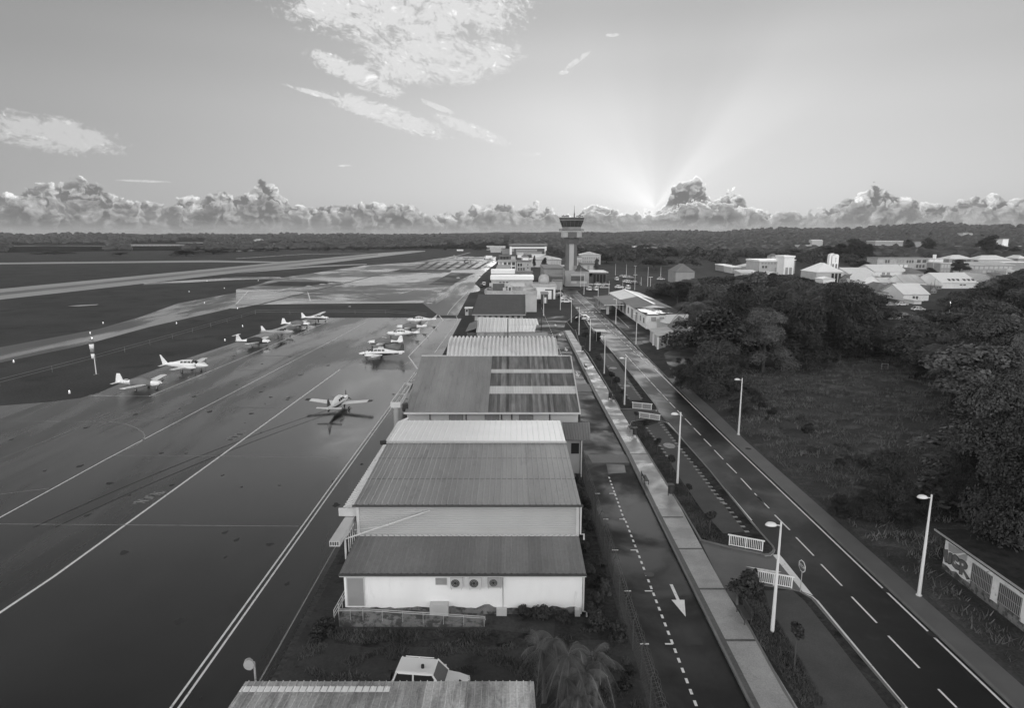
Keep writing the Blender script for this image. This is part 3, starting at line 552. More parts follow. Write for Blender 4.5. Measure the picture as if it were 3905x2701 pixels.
mb = MB(); mb.box(xl - .22, xr + .22, Y0 - .47, Y0 - .352, ze - .10, ze + .02); g = part('gutter', mb, 'gutter', ha)
mb = MB(); mb.box(xl - .2, xr + .2, Y0 - .34, Y0 - .27, ze - .24, ze - .02); part('fascia', mb, 'trim', ha)
mb = MB(); n = 16; prof = []
for k in range(n):
    z0 = lerp(zt - .25, zs, k / n); z1 = lerp(zt - .25, zs, (k + 1) / n); h = z1 - z0
    prof += [(0, z0), (-.05, z0 + h * .25), (-.05, z0 + h * .8), (0, z1)]
V = [(XL, Y1 + a, z) for a, z in prof] + [(XR, Y1 + a, z) for a, z in prof]; m_ = len(prof)
mb.add(V, [(i, m_ + i, m_ + i + 1, i + 1) for i in range(m_ - 1)]); mb.box(XL, XR, Y1 + .02, Y1 + .1, zt - .3, zs); part('siding', mb, 'siding', ha)
mb = MB(); mb.box(XL, XL + .1, Y1 + .1, Y3, 0, zs); mb.box(XR - .1, XR, Y1 + .1, Y3, 0, zs); mb.box(XL, XR, Y3 - .1, Y3, 0, zf - .1); part('wall', mb, 'grey_wall', ha, label='plain grey side and rear walls')
mb = MB(); mb.box(XL - .02, XL + .18, Y1 - .1, Y1 - .052, zt - .1, zs); mb.box(XR - .2, XR + .02, Y1 - .1, Y1 - .052, zt - .1, zs); mb.box(XL, XR, Y1 - .12, Y1 - .052, zs - .14, zs); part('trim', mb, 'trim', ha)
XLr, XRr = P('v', 873, 998, Y2)[0], P('v', 1275, 998, Y2)[0]
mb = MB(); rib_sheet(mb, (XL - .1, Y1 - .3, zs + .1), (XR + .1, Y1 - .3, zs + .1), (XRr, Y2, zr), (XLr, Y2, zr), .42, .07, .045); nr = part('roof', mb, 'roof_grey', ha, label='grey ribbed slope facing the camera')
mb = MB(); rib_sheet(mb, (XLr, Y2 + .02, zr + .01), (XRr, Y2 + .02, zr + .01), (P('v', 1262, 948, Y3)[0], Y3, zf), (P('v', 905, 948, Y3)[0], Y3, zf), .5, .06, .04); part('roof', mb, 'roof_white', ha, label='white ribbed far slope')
for u_ in (.36, .70):
    q0, q1 = Vector((lerp(XL - .1, XLr, u_), lerp(Y1 - .3, Y2, u_), lerp(zs + .1, zr, u_) + .012)), Vector((lerp(XR + .1, XRr, u_), lerp(Y1 - .3, Y2, u_), lerp(zs + .1, zr, u_) + .012)); mb = MB(); mb.box(q0[0], q1[0], q0[1] - .02, q0[1] + .02, q0[2], q0[2] + .006); part('sheet_overlap', mb, 'gutter', nr)
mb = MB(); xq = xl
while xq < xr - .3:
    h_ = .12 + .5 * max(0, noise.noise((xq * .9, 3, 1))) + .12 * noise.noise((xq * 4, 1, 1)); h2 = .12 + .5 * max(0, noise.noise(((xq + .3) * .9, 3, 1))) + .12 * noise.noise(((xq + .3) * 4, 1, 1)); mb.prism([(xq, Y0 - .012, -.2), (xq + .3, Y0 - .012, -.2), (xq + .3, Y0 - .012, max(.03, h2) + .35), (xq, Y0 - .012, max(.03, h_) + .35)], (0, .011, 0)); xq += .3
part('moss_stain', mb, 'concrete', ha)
mb = MB(); mb.box(XLr - .05, XRr + .05, Y2 - .22, Y2 + .2, zr + .05, zr + .09); part('ridge_cap', mb, 'trim', ha)
mb = MB(); mb.box(XL - .2, XR + .25, Y1 - .42, Y1 - .302, zs - .03, zs + .09); part('gutter', mb, 'gutter', ha)
for x, ya, za, zb in [(xr + .05, Y0 - .3, .3, ze - .1), (XR + .1, Y1 - .3, zt + .1, zs)]:
    mb = MB(); mb.tube([(x, ya, zb), (x, ya, za + .1), (x + .25, ya, za + .1), (x + .25, ya, za - .3)], .06, 8); part('downpipe', mb, 'trim', ha)
# annexe front: door, vent, meter boxes
d0, d1 = P('l', 229, 905, Y0), P('l', 328, 718, Y0)
mb = MB(); mb.box(d0[0], d1[0], Y0 - .045, Y0 + .0, d0[2], d1[2]); dr = part('door', mb, 'door', ha)
mb = MB()
for a, b, c, d in ((d0[0] - .07, d0[0], d0[2], d1[2] + .07), (d1[0], d1[0] + .07, d0[2], d1[2] + .07), (d0[0], d1[0], d1[2], d1[2] + .07)): mb.box(a, b, Y0 - .06, Y0, c, d)
part('frame', mb, 'trim', dr); mb = MB(); mb.box(d1[0] - .14, d1[0] - .06, Y0 - .09, Y0 - .045, d0[2] + .95, d0[2] + 1.0); part('handle', mb, 'metal', dr)
v0, v1 = P('l', 817, 763, Y0), P('l', 893, 718, Y0); mb = MB()
for k in range(6): z = lerp(v0[2], v1[2], k / 6); mb.box(v0[0], v1[0], Y0 - .05, Y0, z, z + .05)
mb.box(v0[0], v1[0], Y0 - .015, Y0, v0[2], v1[2]); part('vent', mb, 'metal', ha)
for (x0, y0, x1, y1, dpt) in [(780, 955, 902, 892, .5), (1228, 975, 1298, 932, .3), (1758, 985, 1795, 935, .3)]:
    a, b = P('l', x0, y0, Y0 - .3), P('l', x1, y1, Y0 - .3); mb = MB(); mb.box(a[0], b[0], Y0 - dpt, Y0, min(a[2], .05), b[2]); part('meter_box', mb, 'pale_wall', ha)
mb = MB(); c = P('l', 1272, 690, Y0); mb.tube([(c[0], Y0 - .04, c[2]), (c[0], Y0 - .04, .5)], .025, 6); part('conduit', mb, 'metal', ha)
mb = MB(); c = P('l', 232, 688, Y0); mb.obox((c[0], Y0 - .15, c[2] - .08), .16, .25, .14, .3); part('wall_lamp', mb, 'black', ha)
def ac_unit(x0, y0, x1, y1, label, dark=False):
    a, b = P('l', x0, y1, Y0 - .3), P('l', x1, y0, Y0 - .3); w, h = b[0] - a[0], b[2] - a[2]; a[2] -= b[2] - (ze - .27); t = thing('air_conditioner', label, 'air conditioner', (a[0], Y0, a[2]), 0, 'air conditioners on the white annexe wall')
    mb = MB(); mb.box(0, w, -.34, -.04, .06, h); part('casing', mb, 'pale_wall' if not dark else 'grey_wall', t)
    mb = MB(); cx = w * .42; R_ = h * .34
    for r in (R_, R_ * .72, R_ * .42):
        for k in range(24):
            a0, a1 = k * math.pi / 12, (k + 1) * math.pi / 12; mb.tube([(cx + r * math.cos(a0), -.36, h * .53 + r * math.sin(a0)), (cx + r * math.cos(a1), -.36, h * .53 + r * math.sin(a1))], .008, 4)
    part('grille', mb, 'metal', t); mb = MB()
    mb.add([(cx + R_ * math.cos(q), -.346, h * .53 + R_ * math.sin(q)) for q in [k * math.pi / 12 for k in range(24)]], [tuple(range(24))]); mb.add([(cx + .05 * math.cos(q), -.357, h * .53 + .05 * math.sin(q)) for q in [k * math.pi / 5 for k in range(10)]], [tuple(range(10))])
    part('fan', mb, 'black', t); 
    for q in (.06, w - .1): mb = MB(); mb.box(q, q + .04, -.38, 0, 0, .06); part('bracket', mb, 'metal', t)
ac_unit(916, 680, 998, 760, 'white air conditioner nearest the louvred vent on the white wall')
ac_unit(1041, 678, 1124, 760, 'middle air conditioner of three on the white annexe wall')
ac_unit(1168, 680, 1262, 754, 'darker grille air conditioner beside the vertical conduit', True)
# side canopy with cross ribs, door-track gantry and braces on the apron side
mb = MB(); oc = P('l', 168, 262, Y1 + .6); rib_sheet(mb, (XL - .02, Y3 + 3, zs - .45), (XL - .02, Y1 + .6, zs - .45), (oc[0], Y1 + .6, zs - .95), (oc[0] + .2, Y3 + 3, zs - .95), .45, .1, .06)
cano = part('canopy', mb, 'roof_light', ha); mb = MB(); mb.box(oc[0] - .03, XL - .1, Y1 + .45, Y1 + .58, zs - 1.1, zs - .5); part('fascia', mb, 'trim', cano)
b1 = P('l', 130, 470, 39.2); b2 = P('l', 262, 262, 43.2); mb = MB(); zz = 5.0
q0 = G('l', 98, 470, zz); q1 = G('l', 168, 470, zz); y_ = q0[1]
mb.prism([(q0[0], y_, zz - .38), (q1[0], y_, zz - .38), (q1[0], y_, zz), (q0[0], y_, zz)], (.25, Y1 + 1.2 - y_, .2)); gan = part('door_track', mb, 'trim', ha)
mb = MB()
for k in range(4): x = lerp(q0[0] + .1, q1[0] - .12, k / 3); mb.box(x - .04, x + .04, y_ - .02, y_, zz - .3, zz - .05)
part('track_end', mb, 'black', gan)
pp = G('l', 205, 455, 4.6); wl = P('l', 780, 262, Y1 - .05); mb = MB(); mb.tube([pp, wl], .055, 6); mb.tube([pp, (pp[0], pp[1], ze)], .07, 6); mb.tube([(pp[0], pp[1], 4.6), (pp[0] + .2, Y1, 4.9)], .05, 6); mb.tube([(pp[0] + .2, Y1, 4.4), (P('l', 500, 352, Y1)[0], Y1 - .1, 4.75)], .035, 6)
for k in range(5): y = lerp(pp[1] + .5, Y1 + .8, k / 4); mb.tube([(pp[0] + .1, y, 4.7), (pp[0] + .1, y, 3.4)], .035, 5)
part('brace', mb, 'trim', ha)
mb = MB(); c = P('t', 1800, 870, 54); mb.obox((c[0], 54, c[2] - .2), .5, .35, .3, .5); part('flood_lamp', mb, 'black', ha)
relpart_world(ha)
# ---- access ramp with railing in front of the annexe
rp = thing('access_ramp', 'dark mossy access ramp with thin metal railing below the white wall', 'ramp', (-6, 37.5, 0))
yb = 37.2; r0, r1 = G('l', 165, 1050), G('l', 1150, 1048); yr = r0[1]; zA = P('l', 165, 1002, yr)[2]
mb = MB(); mb.prism([(r0[0], yr, 0), (r1[0], yr, 0), (r1[0], yr, .03), (r0[0] + 1.2, yr, zA), (r0[0], yr, zA)], (0, Y0 - yr - .02, 0)); part('ramp_slab', mb, 'concrete', rp)
mb = MB(); zt_ = P('l', 160, 930, yr)[2]; zt2 = P('l', 1150, 980, yr)[2]
for dz in (0, -.12): mb.tube([(r0[0], Y0 - .1, zt_ + dz), (r0[0], yr, zt_ + dz), (r0[0] + 2, yr, zt_ + dz), (r1[0], yr, zt2 + dz)], .022, 6)
mb.tube([(r1[0], yr, zt2), (r1[0] + .05, yr, zt2 - .25)], .022, 6)
for k, x in enumerate([165, 243, 327, 458, 595, 733, 870, 1007, 1145]):
    xx = P('l', x, 1000, yr)[0]; u = (xx - r0[0]) / (r1[0] - r0[0]); mb.tube([(xx, yr, max(.0, lerp(zA, .03, max(0, (u - .1) / .9)))), (xx, yr, lerp(zt_, zt2, max(0, u * 1.1 - .1)))], .018, 6)
part('railing', mb, 'metal', rp)
mb = MB(); e0, e1 = G('l', 205, 800, 1.0), G('l', 130, 955, .6)
for dz in (0, .25, .5): mb.tube([(e0[0], e0[1] + .2, .5 + dz), (e1[0], e1[1], .3 + dz)], .03, 6)
for u in (0, .33, .66, 1): mb.tube([(lerp(e0[0], e1[0], u), lerp(e0[1] + .2, e1[1], u), 0), (lerp(e0[0], e1[0], u), lerp(e0[1] + .2, e1[1], u), lerp(1.0, .8, u))], .03, 6)
part('side_rail', mb, 'trim', rp); relpart_world(rp)
# ---- second hangar
hb = thing('aircraft_hangar', 'wide hangar with half grey, half rust-streaked roof in three dark bands', 'hangar', (-2, 75, 0))
YB0, YB1 = 67.0, 83.0; zb0 = P('v', 1100, 930, YB0)[2]; zb1 = P('v', 1100, 803, YB1)[2]
ax, bx = P('v', 912, 930, YB0)[0], P('v', 1306, 930, YB0)[0]; cx_, dx_ = P('v', 950, 803, YB1)[0], P('v', 1285, 803, YB1)[0]
mb = MB(); mb.box(ax + .15, bx - .1, YB0 + .5, YB1 + 10, 0, zb0 - .02); part('wall', mb, 'pale_wall', hb)
mb = MB(); mb.prism([(ax + .3, YB0 + .55, zb0 - .1), (ax + .3, YB1, zb1 - .1), (ax + .3, YB1 + 10, zb0 - .1)], (bx - ax - .6, 0, 0)); part('gable', mb, 'grey_wall', hb)
def onroof(u, t): return Vector((lerp(lerp(ax, bx, u), lerp(cx_, dx_, u), t), lerp(YB0, YB1, t), lerp(zb0, zb1, t)))
def seg(u0, u1, t0, t1, m, lab, pitch=.9):
    mb = MB(); rib_sheet(mb, onroof(u0, t0), onroof(u1, t0), onroof(u1, t1), onroof(u0, t1), pitch, .06, .045); part('roof', mb, m, hb, label=lab)
seg(0, .475, 0, 1, 'roof_grey', 'smooth grey left half of roof', .62)
for t0, t1, m, lab in [(0, .29, 'roof_rust', 'rust streaked band nearest the eave'), (.29, .42, 'roof_light', 'pale strip above the lowest rusty band'), (.42, .66, 'roof_rust', 'middle rust streaked band'), (.66, .73, 'roof_light', 'thin pale strip under the top band'), (.73, 1, 'roof_rust', 'upper rust streaked band')]:
    seg(.4755, 1, t0, t1 - .001, m, lab, .3)
mb = MB(); rib_sheet(mb, (cx_, YB1 + .02, zb1), (dx_, YB1 + .02, zb1), (dx_, YB1 + 10.4, zb0), (cx_, YB1 + 10.4, zb0), .9, .06, .04); part('roof', mb, 'roof_grey', hb, label='far slope of the roof')
mb = MB(); mb.box(ax - .1, bx + .1, YB0 - .16, YB0 - .03, zb0 - .16, zb0 + .03); part('gutter', mb, 'trim', hb)
mb = MB(); mb.tube([onroof(1, 0) + Vector((.06, 0, .05)), onroof(1, 1) + Vector((.06, 0, .05))], .08, 6); mb.tube([onroof(0, 1) + Vector((0, .05, .06)), onroof(1, 1) + Vector((0, .05, .06))], .07, 6); part('trim', mb, 'trim', hb)
for x0, x1, hh in [(322, 473, 0), (709, 862, 0), (1083, 1236, 0)]:
    a, b = P('d', x0, 1290, YB0 + .5), P('d', x1, 1233, YB0 + .5); mb = MB(); mb.box(a[0], b[0], YB0 + .44, YB0 + .5, a[2], b[2]); w = part('window', mb, 'louvre', hb)
    mb = MB()
    for k in range(6): z = lerp(a[2], b[2], (k + .2) / 6); mb.box(a[0] + .04, b[0] - .04, YB0 + .41, YB0 + .439, z, z + .06)
    mb.box((a[0] + b[0]) / 2 - .03, (a[0] + b[0]) / 2 + .03, YB0 + .40, YB0 + .409, a[2], b[2]); part('louvre_blades', mb, 'grey_wall', w)
for x in (112, 505, 892, 1003, 1416): c = P('d', x, 1215, YB0 + .4); mb = MB(); mb.tube([(c[0], YB0 + .4, c[2]), (c[0], YB0 + .4, 1)], .06, 6); part('downpipe', mb, 'gutter', hb)
zg = P('E', 1700, 352, YB0)[2]; g0, g1 = P('E', 1580, 352, YB0)[0], P('E', 1828, 352, YB0)[0]; zg2 = P('E', 1700, 495, YB0)[2]
mb = MB(); mb.box(g0, g1, YB0 - .1, YB0, zg2, zg); mb.box(g0, g0 + .12, YB0, YB0 + 9, zg2 + .2, zg); mb.box(g1 - .12, g1, YB0, YB0 + 9, zg2 + .2, zg); mb.box(g0 + .12, g1 - .12, YB0 + 8.9, YB0 + 9, zg2 + .2, zg)
mb.box(g0 + .5, g0 + .62, YB0, YB0 + 8.9, zg - .5, zg - .3); mb.box(g0 + .12, g1 - .12, YB0 + 4.4, YB0 + 4.6, zg - .5, zg - .2); gt = part('door_gantry', mb, 'trim', hb)
mb = MB(); mb.tube([((g0 + g1) / 2, YB0 + .3, zg2), ((g0 + g1) / 2, YB0 + .3, 0)], .32, 14); part('column', mb, 'grey_wall', gt)
mb = MB(); c = P('E', 1950, 450, YB0); mb.obox((c[0], YB0, c[2] - .3), .6, .4, .5, .2); mb.tube([(c[0] - .4, YB0, c[2] - .3), (c[0] + .2, YB0, c[2])], .06, 6); part('flood_lamp', mb, 'black', hb)
relpart_world(hb)
# small annexe and porch by the street
an = thing('porch_shed', 'small lean-to porch with corrugated roof between the two hangars and street', 'shed', (6.2, 62, 0))
a, b = P('d', 1585, 1510, 61), P('d', 1862, 1512, 61); z_ = a[2]; c = P('d', 1840, 1415, 66)
mb = MB(); rib_sheet(mb, (a[0], 61, z_), (b[0], 61, z_), (c[0], 65.5, z_ + .5), (a[0], 65.5, z_ + .5), .25, .06, .04); part('roof', mb, 'roof_dull', an)
mb = MB(); mb.box(a[0], b[0] - 1.0, 61.6, 65.4, 0, z_ - .05); part('wall', mb, 'grey_wall', an)
mb = MB(); mb.tube([(b[0] - .9, 61.2, z_), (b[0] - .9, 61.2, 0)], .07, 8); mb.tube([(b[0] - .9, 61.2, z_ - .1), (b[0] - .55, 61.2, z_ - .02)], .06, 6); part('post', mb, 'trim', an)
mb = MB(); mb.box(b[0] - 1.9, b[0] - 1.1, 61.55, 61.597, z_ - 1.6, z_ - .5); part('window', mb, 'glass', an)
mb = MB(); mb.box(b[0] - 2.7, b[0] - 2.1, 61.54, 61.597, 0, 1.4); part('meter_box', mb, 'pale_wall', an)
relpart_world(an)
# ---- arched white corrugated shelter
hc = thing('arched_hangar', 'white arched shelter with deep wavy corrugations behind the rusty-banded hangar', 'hangar', (-4, 106, 0))
YC = 100.0; xa, xb = P('v', 1006, 800, YC)[0], P('v', 1258, 800, YC)[0]; zc_ = P('v', 1130, 759, 107)[2]; mb = MB(); nw = 27; seg_u = nw * 8; Rr_ = []
W_ = xb - xa; H_ = zc_
for j in range(19):
    t = j / 18; ang = math.pi * (1 - t); Yj = 106 + 8.2 * math.cos(ang); Zj = max(0, math.sin(ang)) ** .75 * H_
    row = []
    for i in range(seg_u + 1):
        w = .20 * math.sin(i / 8 * 2 * math.pi); row.append((xa + W_ * i / seg_u, Yj - (w * math.cos(ang) * -1), max(Zj + w * math.sin(ang), 0)))
    Rr_.append(row)
V = np.array([p for r_ in Rr_ for p in r_]); n_ = seg_u + 1
Fc = [(j * n_ + i, j * n_ + i + 1, (j + 1) * n_ + i + 1, (j + 1) * n_ + i) for j in range(18) for i in range(seg_u)]
o = fastmesh('roof', V, Fc, mat('arched_white_sheet', .62, .5, var=.12, scale=.4, c2=.48, thr=.62), hc, True)
for x in (xa + .06, xb - .06):
    mb = MB(); pts = [(x, 106 + 8.0 * math.cos(math.pi * (1 - j / 14)), max(0, math.sin(math.pi * j / 14)) ** .75 * (H_ - .25)) for j in range(15)]; mb.poly(pts); part('end_wall', mb, 'dark_wall', hc)
relpart_world(hc)
# ---- low light workshop with profiled roof
hd = thing('workshop', 'low workshop with patched light corrugated roof behind the arched shelter', 'workshop', (-4, 140, 0))
YD = 128; a = P('o', 445, 1222, YD); b = P('o', 1305, 1215, YD); YDb = 148; c = P('o', 1338, 1022, YDb); d = P('o', 470, 1000, YDb)
def sh(L, m, lab=None, pitch=.75, name='roof'):
    mb = MB(); rib_sheet(mb, *L, pitch, .16, .07); part(name, mb, m, hd, label=lab)
mid = .55
sh([a, lerp(a, b, .52), lerp(d, c, .52), d], 'roof_light', 'left sheet of the roof'); sh([lerp(a, b, .523), b, P('o', 1330, 1115, 138), P('o', 908, 1110, 138)], 'roof_light', 'right sheet nearer'); sh([P('o', 909, 1108, 138.1), P('o', 1365, 1113, 138.1), c, P('o', 912, 1015, YDb)], 'roof_light', 'right sheet farther')
mb = MB(); mb.box(a[0] + .1, b[0] + 2.6, YD + .2, YD + .3, 0, a[2] - .1); mb.box(a[0] + .1, b[0], YD + .3, YDb - .2, 0, min(a[2], d[2]) - .15); part('wall', mb, 'grey_wall', hd)
mb = MB(); p0, p1 = P('o', 288, 1212, 131), P('o', 440, 1165, 131); p2, p3 = P('o', 468, 1045, 141), P('o', 345, 1092, 141); rib_sheet(mb, p0, p1, p2, p3, .6, .1, .05); part('roof', mb, 'roof_mid', hd, label='small grey lean-to roof towards the apron')
mb = MB(); mb.box(p0[0] + .3, p1[0], 131.3, 140, 0, min(p0[2], p1[2]) - .3); part('wall', mb, 'dark_wall', hd, label='dark wall under the lean-to')
for x in (530, 820): c_ = P('o', x, 1255, YD); mb = MB(); mb.box(c_[0] - .5, c_[0] + .5, YD - .35, YD + .1, c_[2] - .4, c_[2] + .5); part('vent_unit', mb, 'grey_wall', hd)
relpart_world(hd)
# ---- dark roofed hall
he = thing('hall', 'hall with one big dark matt roof in front of the terrace building', 'hall', (-5, 168, 0))
YE0, YE1 = 158, 180; a = P('o', 385, 958, YE0); b = P('o', 1170, 955, YE0); c = P('o', 1165, 668, YE1); d = P('o', 478, 664, YE1)
mb = MB(); rib_sheet(mb, a, b, c, d, .9, .05, .04, .12); rf = part('roof', mb, 'roof_tile', he)
mb = MB(); rib_sheet(mb, (d[0], d[1] + .05, d[2]), (c[0], c[1] + .05, c[2]), (c[0], YE1 + 7, a[2]), (d[0], YE1 + 7, a[2]), .9, .05, .04, .12); part('roof', mb, 'roof_tile', he)
mb = MB(); mb.box(a[0] + .4, b[0] - .4, YE0 + .8, YE1 + 6, 0, a[2] - .1); mb.prism([(a[0] + .6, YE0 + .8, a[2] - .2), (a[0] + .6, YE1, d[2] - .2), (a[0] + .6, YE1 + 6, a[2] - .2)], (b[0] - a[0] - 1.2, 0, 0)); part('wall', mb, 'dark_wall', he)
mb = MB(); mb.tube([b + Vector((.05, 0, .1)), c + Vector((.05, 0, .1))], .10, 6); mb.box(a[0], b[0], YE0 - .15, YE0 - .03, a[2] - .3, a[2] - .0); part('trim', mb, 'grey_wall', he)
for k in range(9): x = lerp(a[0] + 1, b[0] - 1, k / 8); mb = MB(); mb.box(x - .35, x + .35, YE0 + .74, YE0 + .8, a[2] - 1.6, a[2] - .5); part('window', mb, 'pale_wall', he)
relpart_world(he)
# ---- small white kiosk
def crate_kiosk():
    t = thing('guard_booth', 'small booth with white flat roof at the apron gate', 'booth', G('o', 335, 975)); Y = t.location[1]
    a, b = P('o', 285, 975, Y), P('o', 385, 872, Y); mb = MB(); mb.box(a[0], a[0] + 1.0, Y, Y + 2.4, 0, b[2]); part('wall', mb, 'pale_wall', t)
    mb = MB(); mb.box(a[0] + 1.0, b[0], Y + .1, Y + 2.4, 0, b[2]); part('wall', mb, 'dark_wall', t, label='dark half of the booth'); mb = MB(); mb.box(a[0] - .2, b[0] + .2, Y - .2, Y + 2.6, b[2], b[2] + .25); part('roof', mb, 'white_wall', t)
    mb = MB(); mb.box(a[0] + .2, a[0] + .8, Y - .04, Y, b[2] - 1.1, b[2] - .3); part('window', mb, 'glass', t); relpart_world(t)
crate_kiosk()
# ---------------------------------------------------------------- generic buildings from their front face in the photograph
def house(name, label, cat, fr, x0, x1, yt, yb, depth, wall='pale_wall', roof='flat', rm='roof_mid', rh=0.0, over=.3, wins=(), Yd=None, group=None, z0=0.0, gal=None):
    if Yd is None: Yd = G(fr, (x0 + x1) / 2, yb, z0)[1]
    a = P(fr, x0, yt, Yd); b = P(fr, x1, yt, Yd); H = a[2]; X0, X1 = a[0], b[0]; cx = (X0 + X1) / 2
    t = thing(name, label, cat, (cx, Yd, z0), 0, group); w = X1 - X0; z0_ = -1.0 if z0 else 0.0
    h = H - z0; mb = MB(); mb.box(-w / 2, w / 2, 0, depth, z0_, h)
    if roof in ('gable_x',): mb.prism([(-w / 2, 0, h), (-w / 2, depth, h), (-w / 2, depth / 2, h + rh)], (w, 0, 0))
    if roof == 'gable_y': mb.prism([(-w / 2, 0, h), (w / 2, 0, h), (0, 0, h + rh)], (0, depth, 0))
    part('wall', mb, wall, t); mb = MB(); o = over; k = .12
    if roof == 'flat': mb.box(-w / 2 - o, w / 2 + o, -o, depth + o, h, h + max(rh, .25))
    elif roof == 'gable_x':
        for s, y in ((1, -o), (-1, depth + o)): mb.add([(-w / 2 - o, y, h - o * rh / depth * 2 + .05), (w / 2 + o, y, h - o * rh / depth * 2 + .05), (w / 2 + o, depth / 2, h + rh + .05), (-w / 2 - o, depth / 2, h + rh + .05), (-w / 2 - o, y, h - o * rh / depth * 2 + .2), (w / 2 + o, y, h - o * rh / depth * 2 + .2), (w / 2 + o, depth / 2, h + rh + .2), (-w / 2 - o, depth / 2, h + rh + .2)], [(0, 1, 2, 3), (4, 5, 6, 7), (0, 1, 5, 4), (1, 2, 6, 5), (3, 0, 4, 7)])
    elif roof == 'gable_y':
        for s in (-1, 1): mb.add([(s * (w / 2 + o), -o, h - o * rh / w * 2 + .05), (0, -o, h + rh + .05), (0, depth + o, h + rh + .05), (s * (w / 2 + o), depth + o, h - o * rh / w * 2 + .05), (s * (w / 2 + o), -o, h - o * rh / w * 2 + .2), (0, -o, h + rh + .2), (0, depth + o, h + rh + .2), (s * (w / 2 + o), depth + o, h - o * rh / w * 2 + .2)], [(0, 1, 2, 3), (4, 5, 6, 7), (0, 1, 5, 4), (3, 0, 4, 7)])
    elif roof == 'hip':
        r_ = min(w, depth) / 2; a_ = (-w / 2 - o, -o); b_ = (w / 2 + o, depth + o)
        if w >= depth: p, q = (-w / 2 + r_, depth / 2), (w / 2 - r_, depth / 2)
        else: p, q = (0, r_), (0, depth - r_)
        z = h + .05; zz = h + rh
        mb.add([(a_[0], a_[1], z), (b_[0], a_[1], z), (b_[0], b_[1], z), (a_[0], b_[1], z), (p[0], p[1], zz), (q[0], q[1], zz)], [(0, 1, 5, 4) if w >= depth else (0, 1, 4), (1, 2, 5) if w >= depth else (1, 2, 5, 4), (2, 3, 4, 5) if w >= depth else (2, 3, 5), (3, 0, 4) if w >= depth else (3, 0, 4, 5), (3, 2, 1, 0)])
    elif roof == 'shed': mb.prism([(-w / 2 - o, -o, h), (-w / 2 - o, depth + o, h + rh), (-w / 2 - o, depth + o, h + rh + .2), (-w / 2 - o, -o, h + .2)], (w + 2 * o, 0, 0))
    part('roof', mb, rm, t)
    for (u0, u1, v0, v1, n_, g_) in wins:    # u range across, v range up (fractions), count, glass or other material
        for k in range(n_):
            ww = (u1 - u0) / n_; xa_ = -w / 2 + w * (u0 + ww * (k + .16)); xb_ = -w / 2 + w * (u0 + ww * (k + .84)); mb = MB(); mb.box(xa_, xb_, -.08, .02, h * v0, h * v1); part('window', mb, g_, t)
    return t
# terrace building, dome, rows behind, left of the street
tr = thing('terrace_building', 'pale building with long curved parapet terrace in front of the domed block', 'building', (-4, 187, 0))
Yt = 208.; pts = []
for x, y in [(572, 640), (565, 585), (600, 545), (640, 500)]: pts.append(P('o', x, y, Yt))
xA, xB = P('o', 565, 640, Yt)[0], P('o', 1335, 640, Yt)[0]; zT = P('o', 900, 628, Yt)[2]; mb = MB()
out = [(xA + 3.5, Yt), (xA + 1.6, Yt + .8), (xA + .5, Yt + 2.2), (xA, Yt + 5), (xA + .6, Yt + 13), (xB, Yt + 13), (xB, Yt)]
mb.prism([(p[0], p[1], 0) for p in out][::-1], (0, 0, zT - .5)); part('wall', mb, 'pale_wall', tr); mb = MB(); R2 = [(p[0], p[1], zT - .5) for p in out]
L, Q = offset_strip([(p[0], p[1]) for p in out + out[:1]], .35); mb.loft([[V3(L[i], zT - .9), V3(Q[i], zT - .9), V3(Q[i], zT + .35), V3(L[i], zT + .35)] for i in range(len(L))]); part('parapet', mb, 'stain_wall', tr)
mb = MB(); a, b = P('o', 690, 580, Yt + 9), P('o', 860, 512, Yt + 9); mb.box(a[0], b[0], Yt + 9, Yt + 12, zT - .45, b[2]); part('roof_room', mb, 'dark_wall', tr)
mb = MB(); a, b = P('o', 640, 520, Yt + 12), P('o', 1155, 500, Yt + 12); mb.box(a[0], b[0], Yt + 11.4, Yt + 12.3, a[2] - .6, b[2]); part('canopy', mb, 'trim', tr)
for x, y in ((860, 580), (930, 545), (950, 575), (1160, 590)):
    c = P('o', x, y, Yt + 4); mb = MB(); mb.box(c[0] - .5, c[0] + .5, Yt + 3.5, Yt + 4.3, zT - .5, c[2] + .3); mb.tube([(c[0], Yt + 4, c[2]), (c[0] + .3, Yt + 4, c[2] + 1.2)], .1, 6); part('antenna', mb, 'pale_wall', tr)
mb = MB(); rowy = P('o', 700, 648, Yt)[2]
mb.box(xA + 3.2, xA + 8, Yt - .06, Yt, rowy - .9, rowy); part('window', mb, 'glass', tr); relpart_world(tr)
dm = thing('domed_building', 'white block with rounded dome beside the parking strip', 'building', G('o', 1450, 735))
Yd = G('o',1450,735)[1]; a, b = P('o', 1285, 735, Yd), P('o', 1608, 545, Yd); mb = MB(); mb.box(a[0], b[0], Yd, Yd + 12, 0, b[2]); part('wall', mb, 'white_wall', dm)
mb = MB(); mb.box(a[0] - .5, b[0] + .3, Yd - .6, Yd + 12.4, b[2], b[2] + .7); part('roof', mb, 'pale_wall', dm)
zc0 = b[2] + .7; c0 = P('o', 1440, 520, Yd + 4); rad = (P('o', 1520, 450, Yd + 4)[0] - P('o', 1360, 450, Yd + 4)[0]) / 2; ztop = P('o', 1440, 368, Yd + 4)[2]; mb = MB(); rings = []; cyl = (ztop - zc0) * .42
for z, r_ in [(zc0, rad), (zc0 + cyl, rad)] + [(zc0 + cyl + (ztop - zc0 - cyl) * math.sin(q), rad * math.cos(q) ** .85) for q in (.3, .6, .9, 1.15, 1.35, 1.5)]: rings.append([(c0[0] + r_ * math.cos(k * math.pi / 14), Yd + 5 + r_ * math.sin(k * math.pi / 14), z) for k in range(28)])
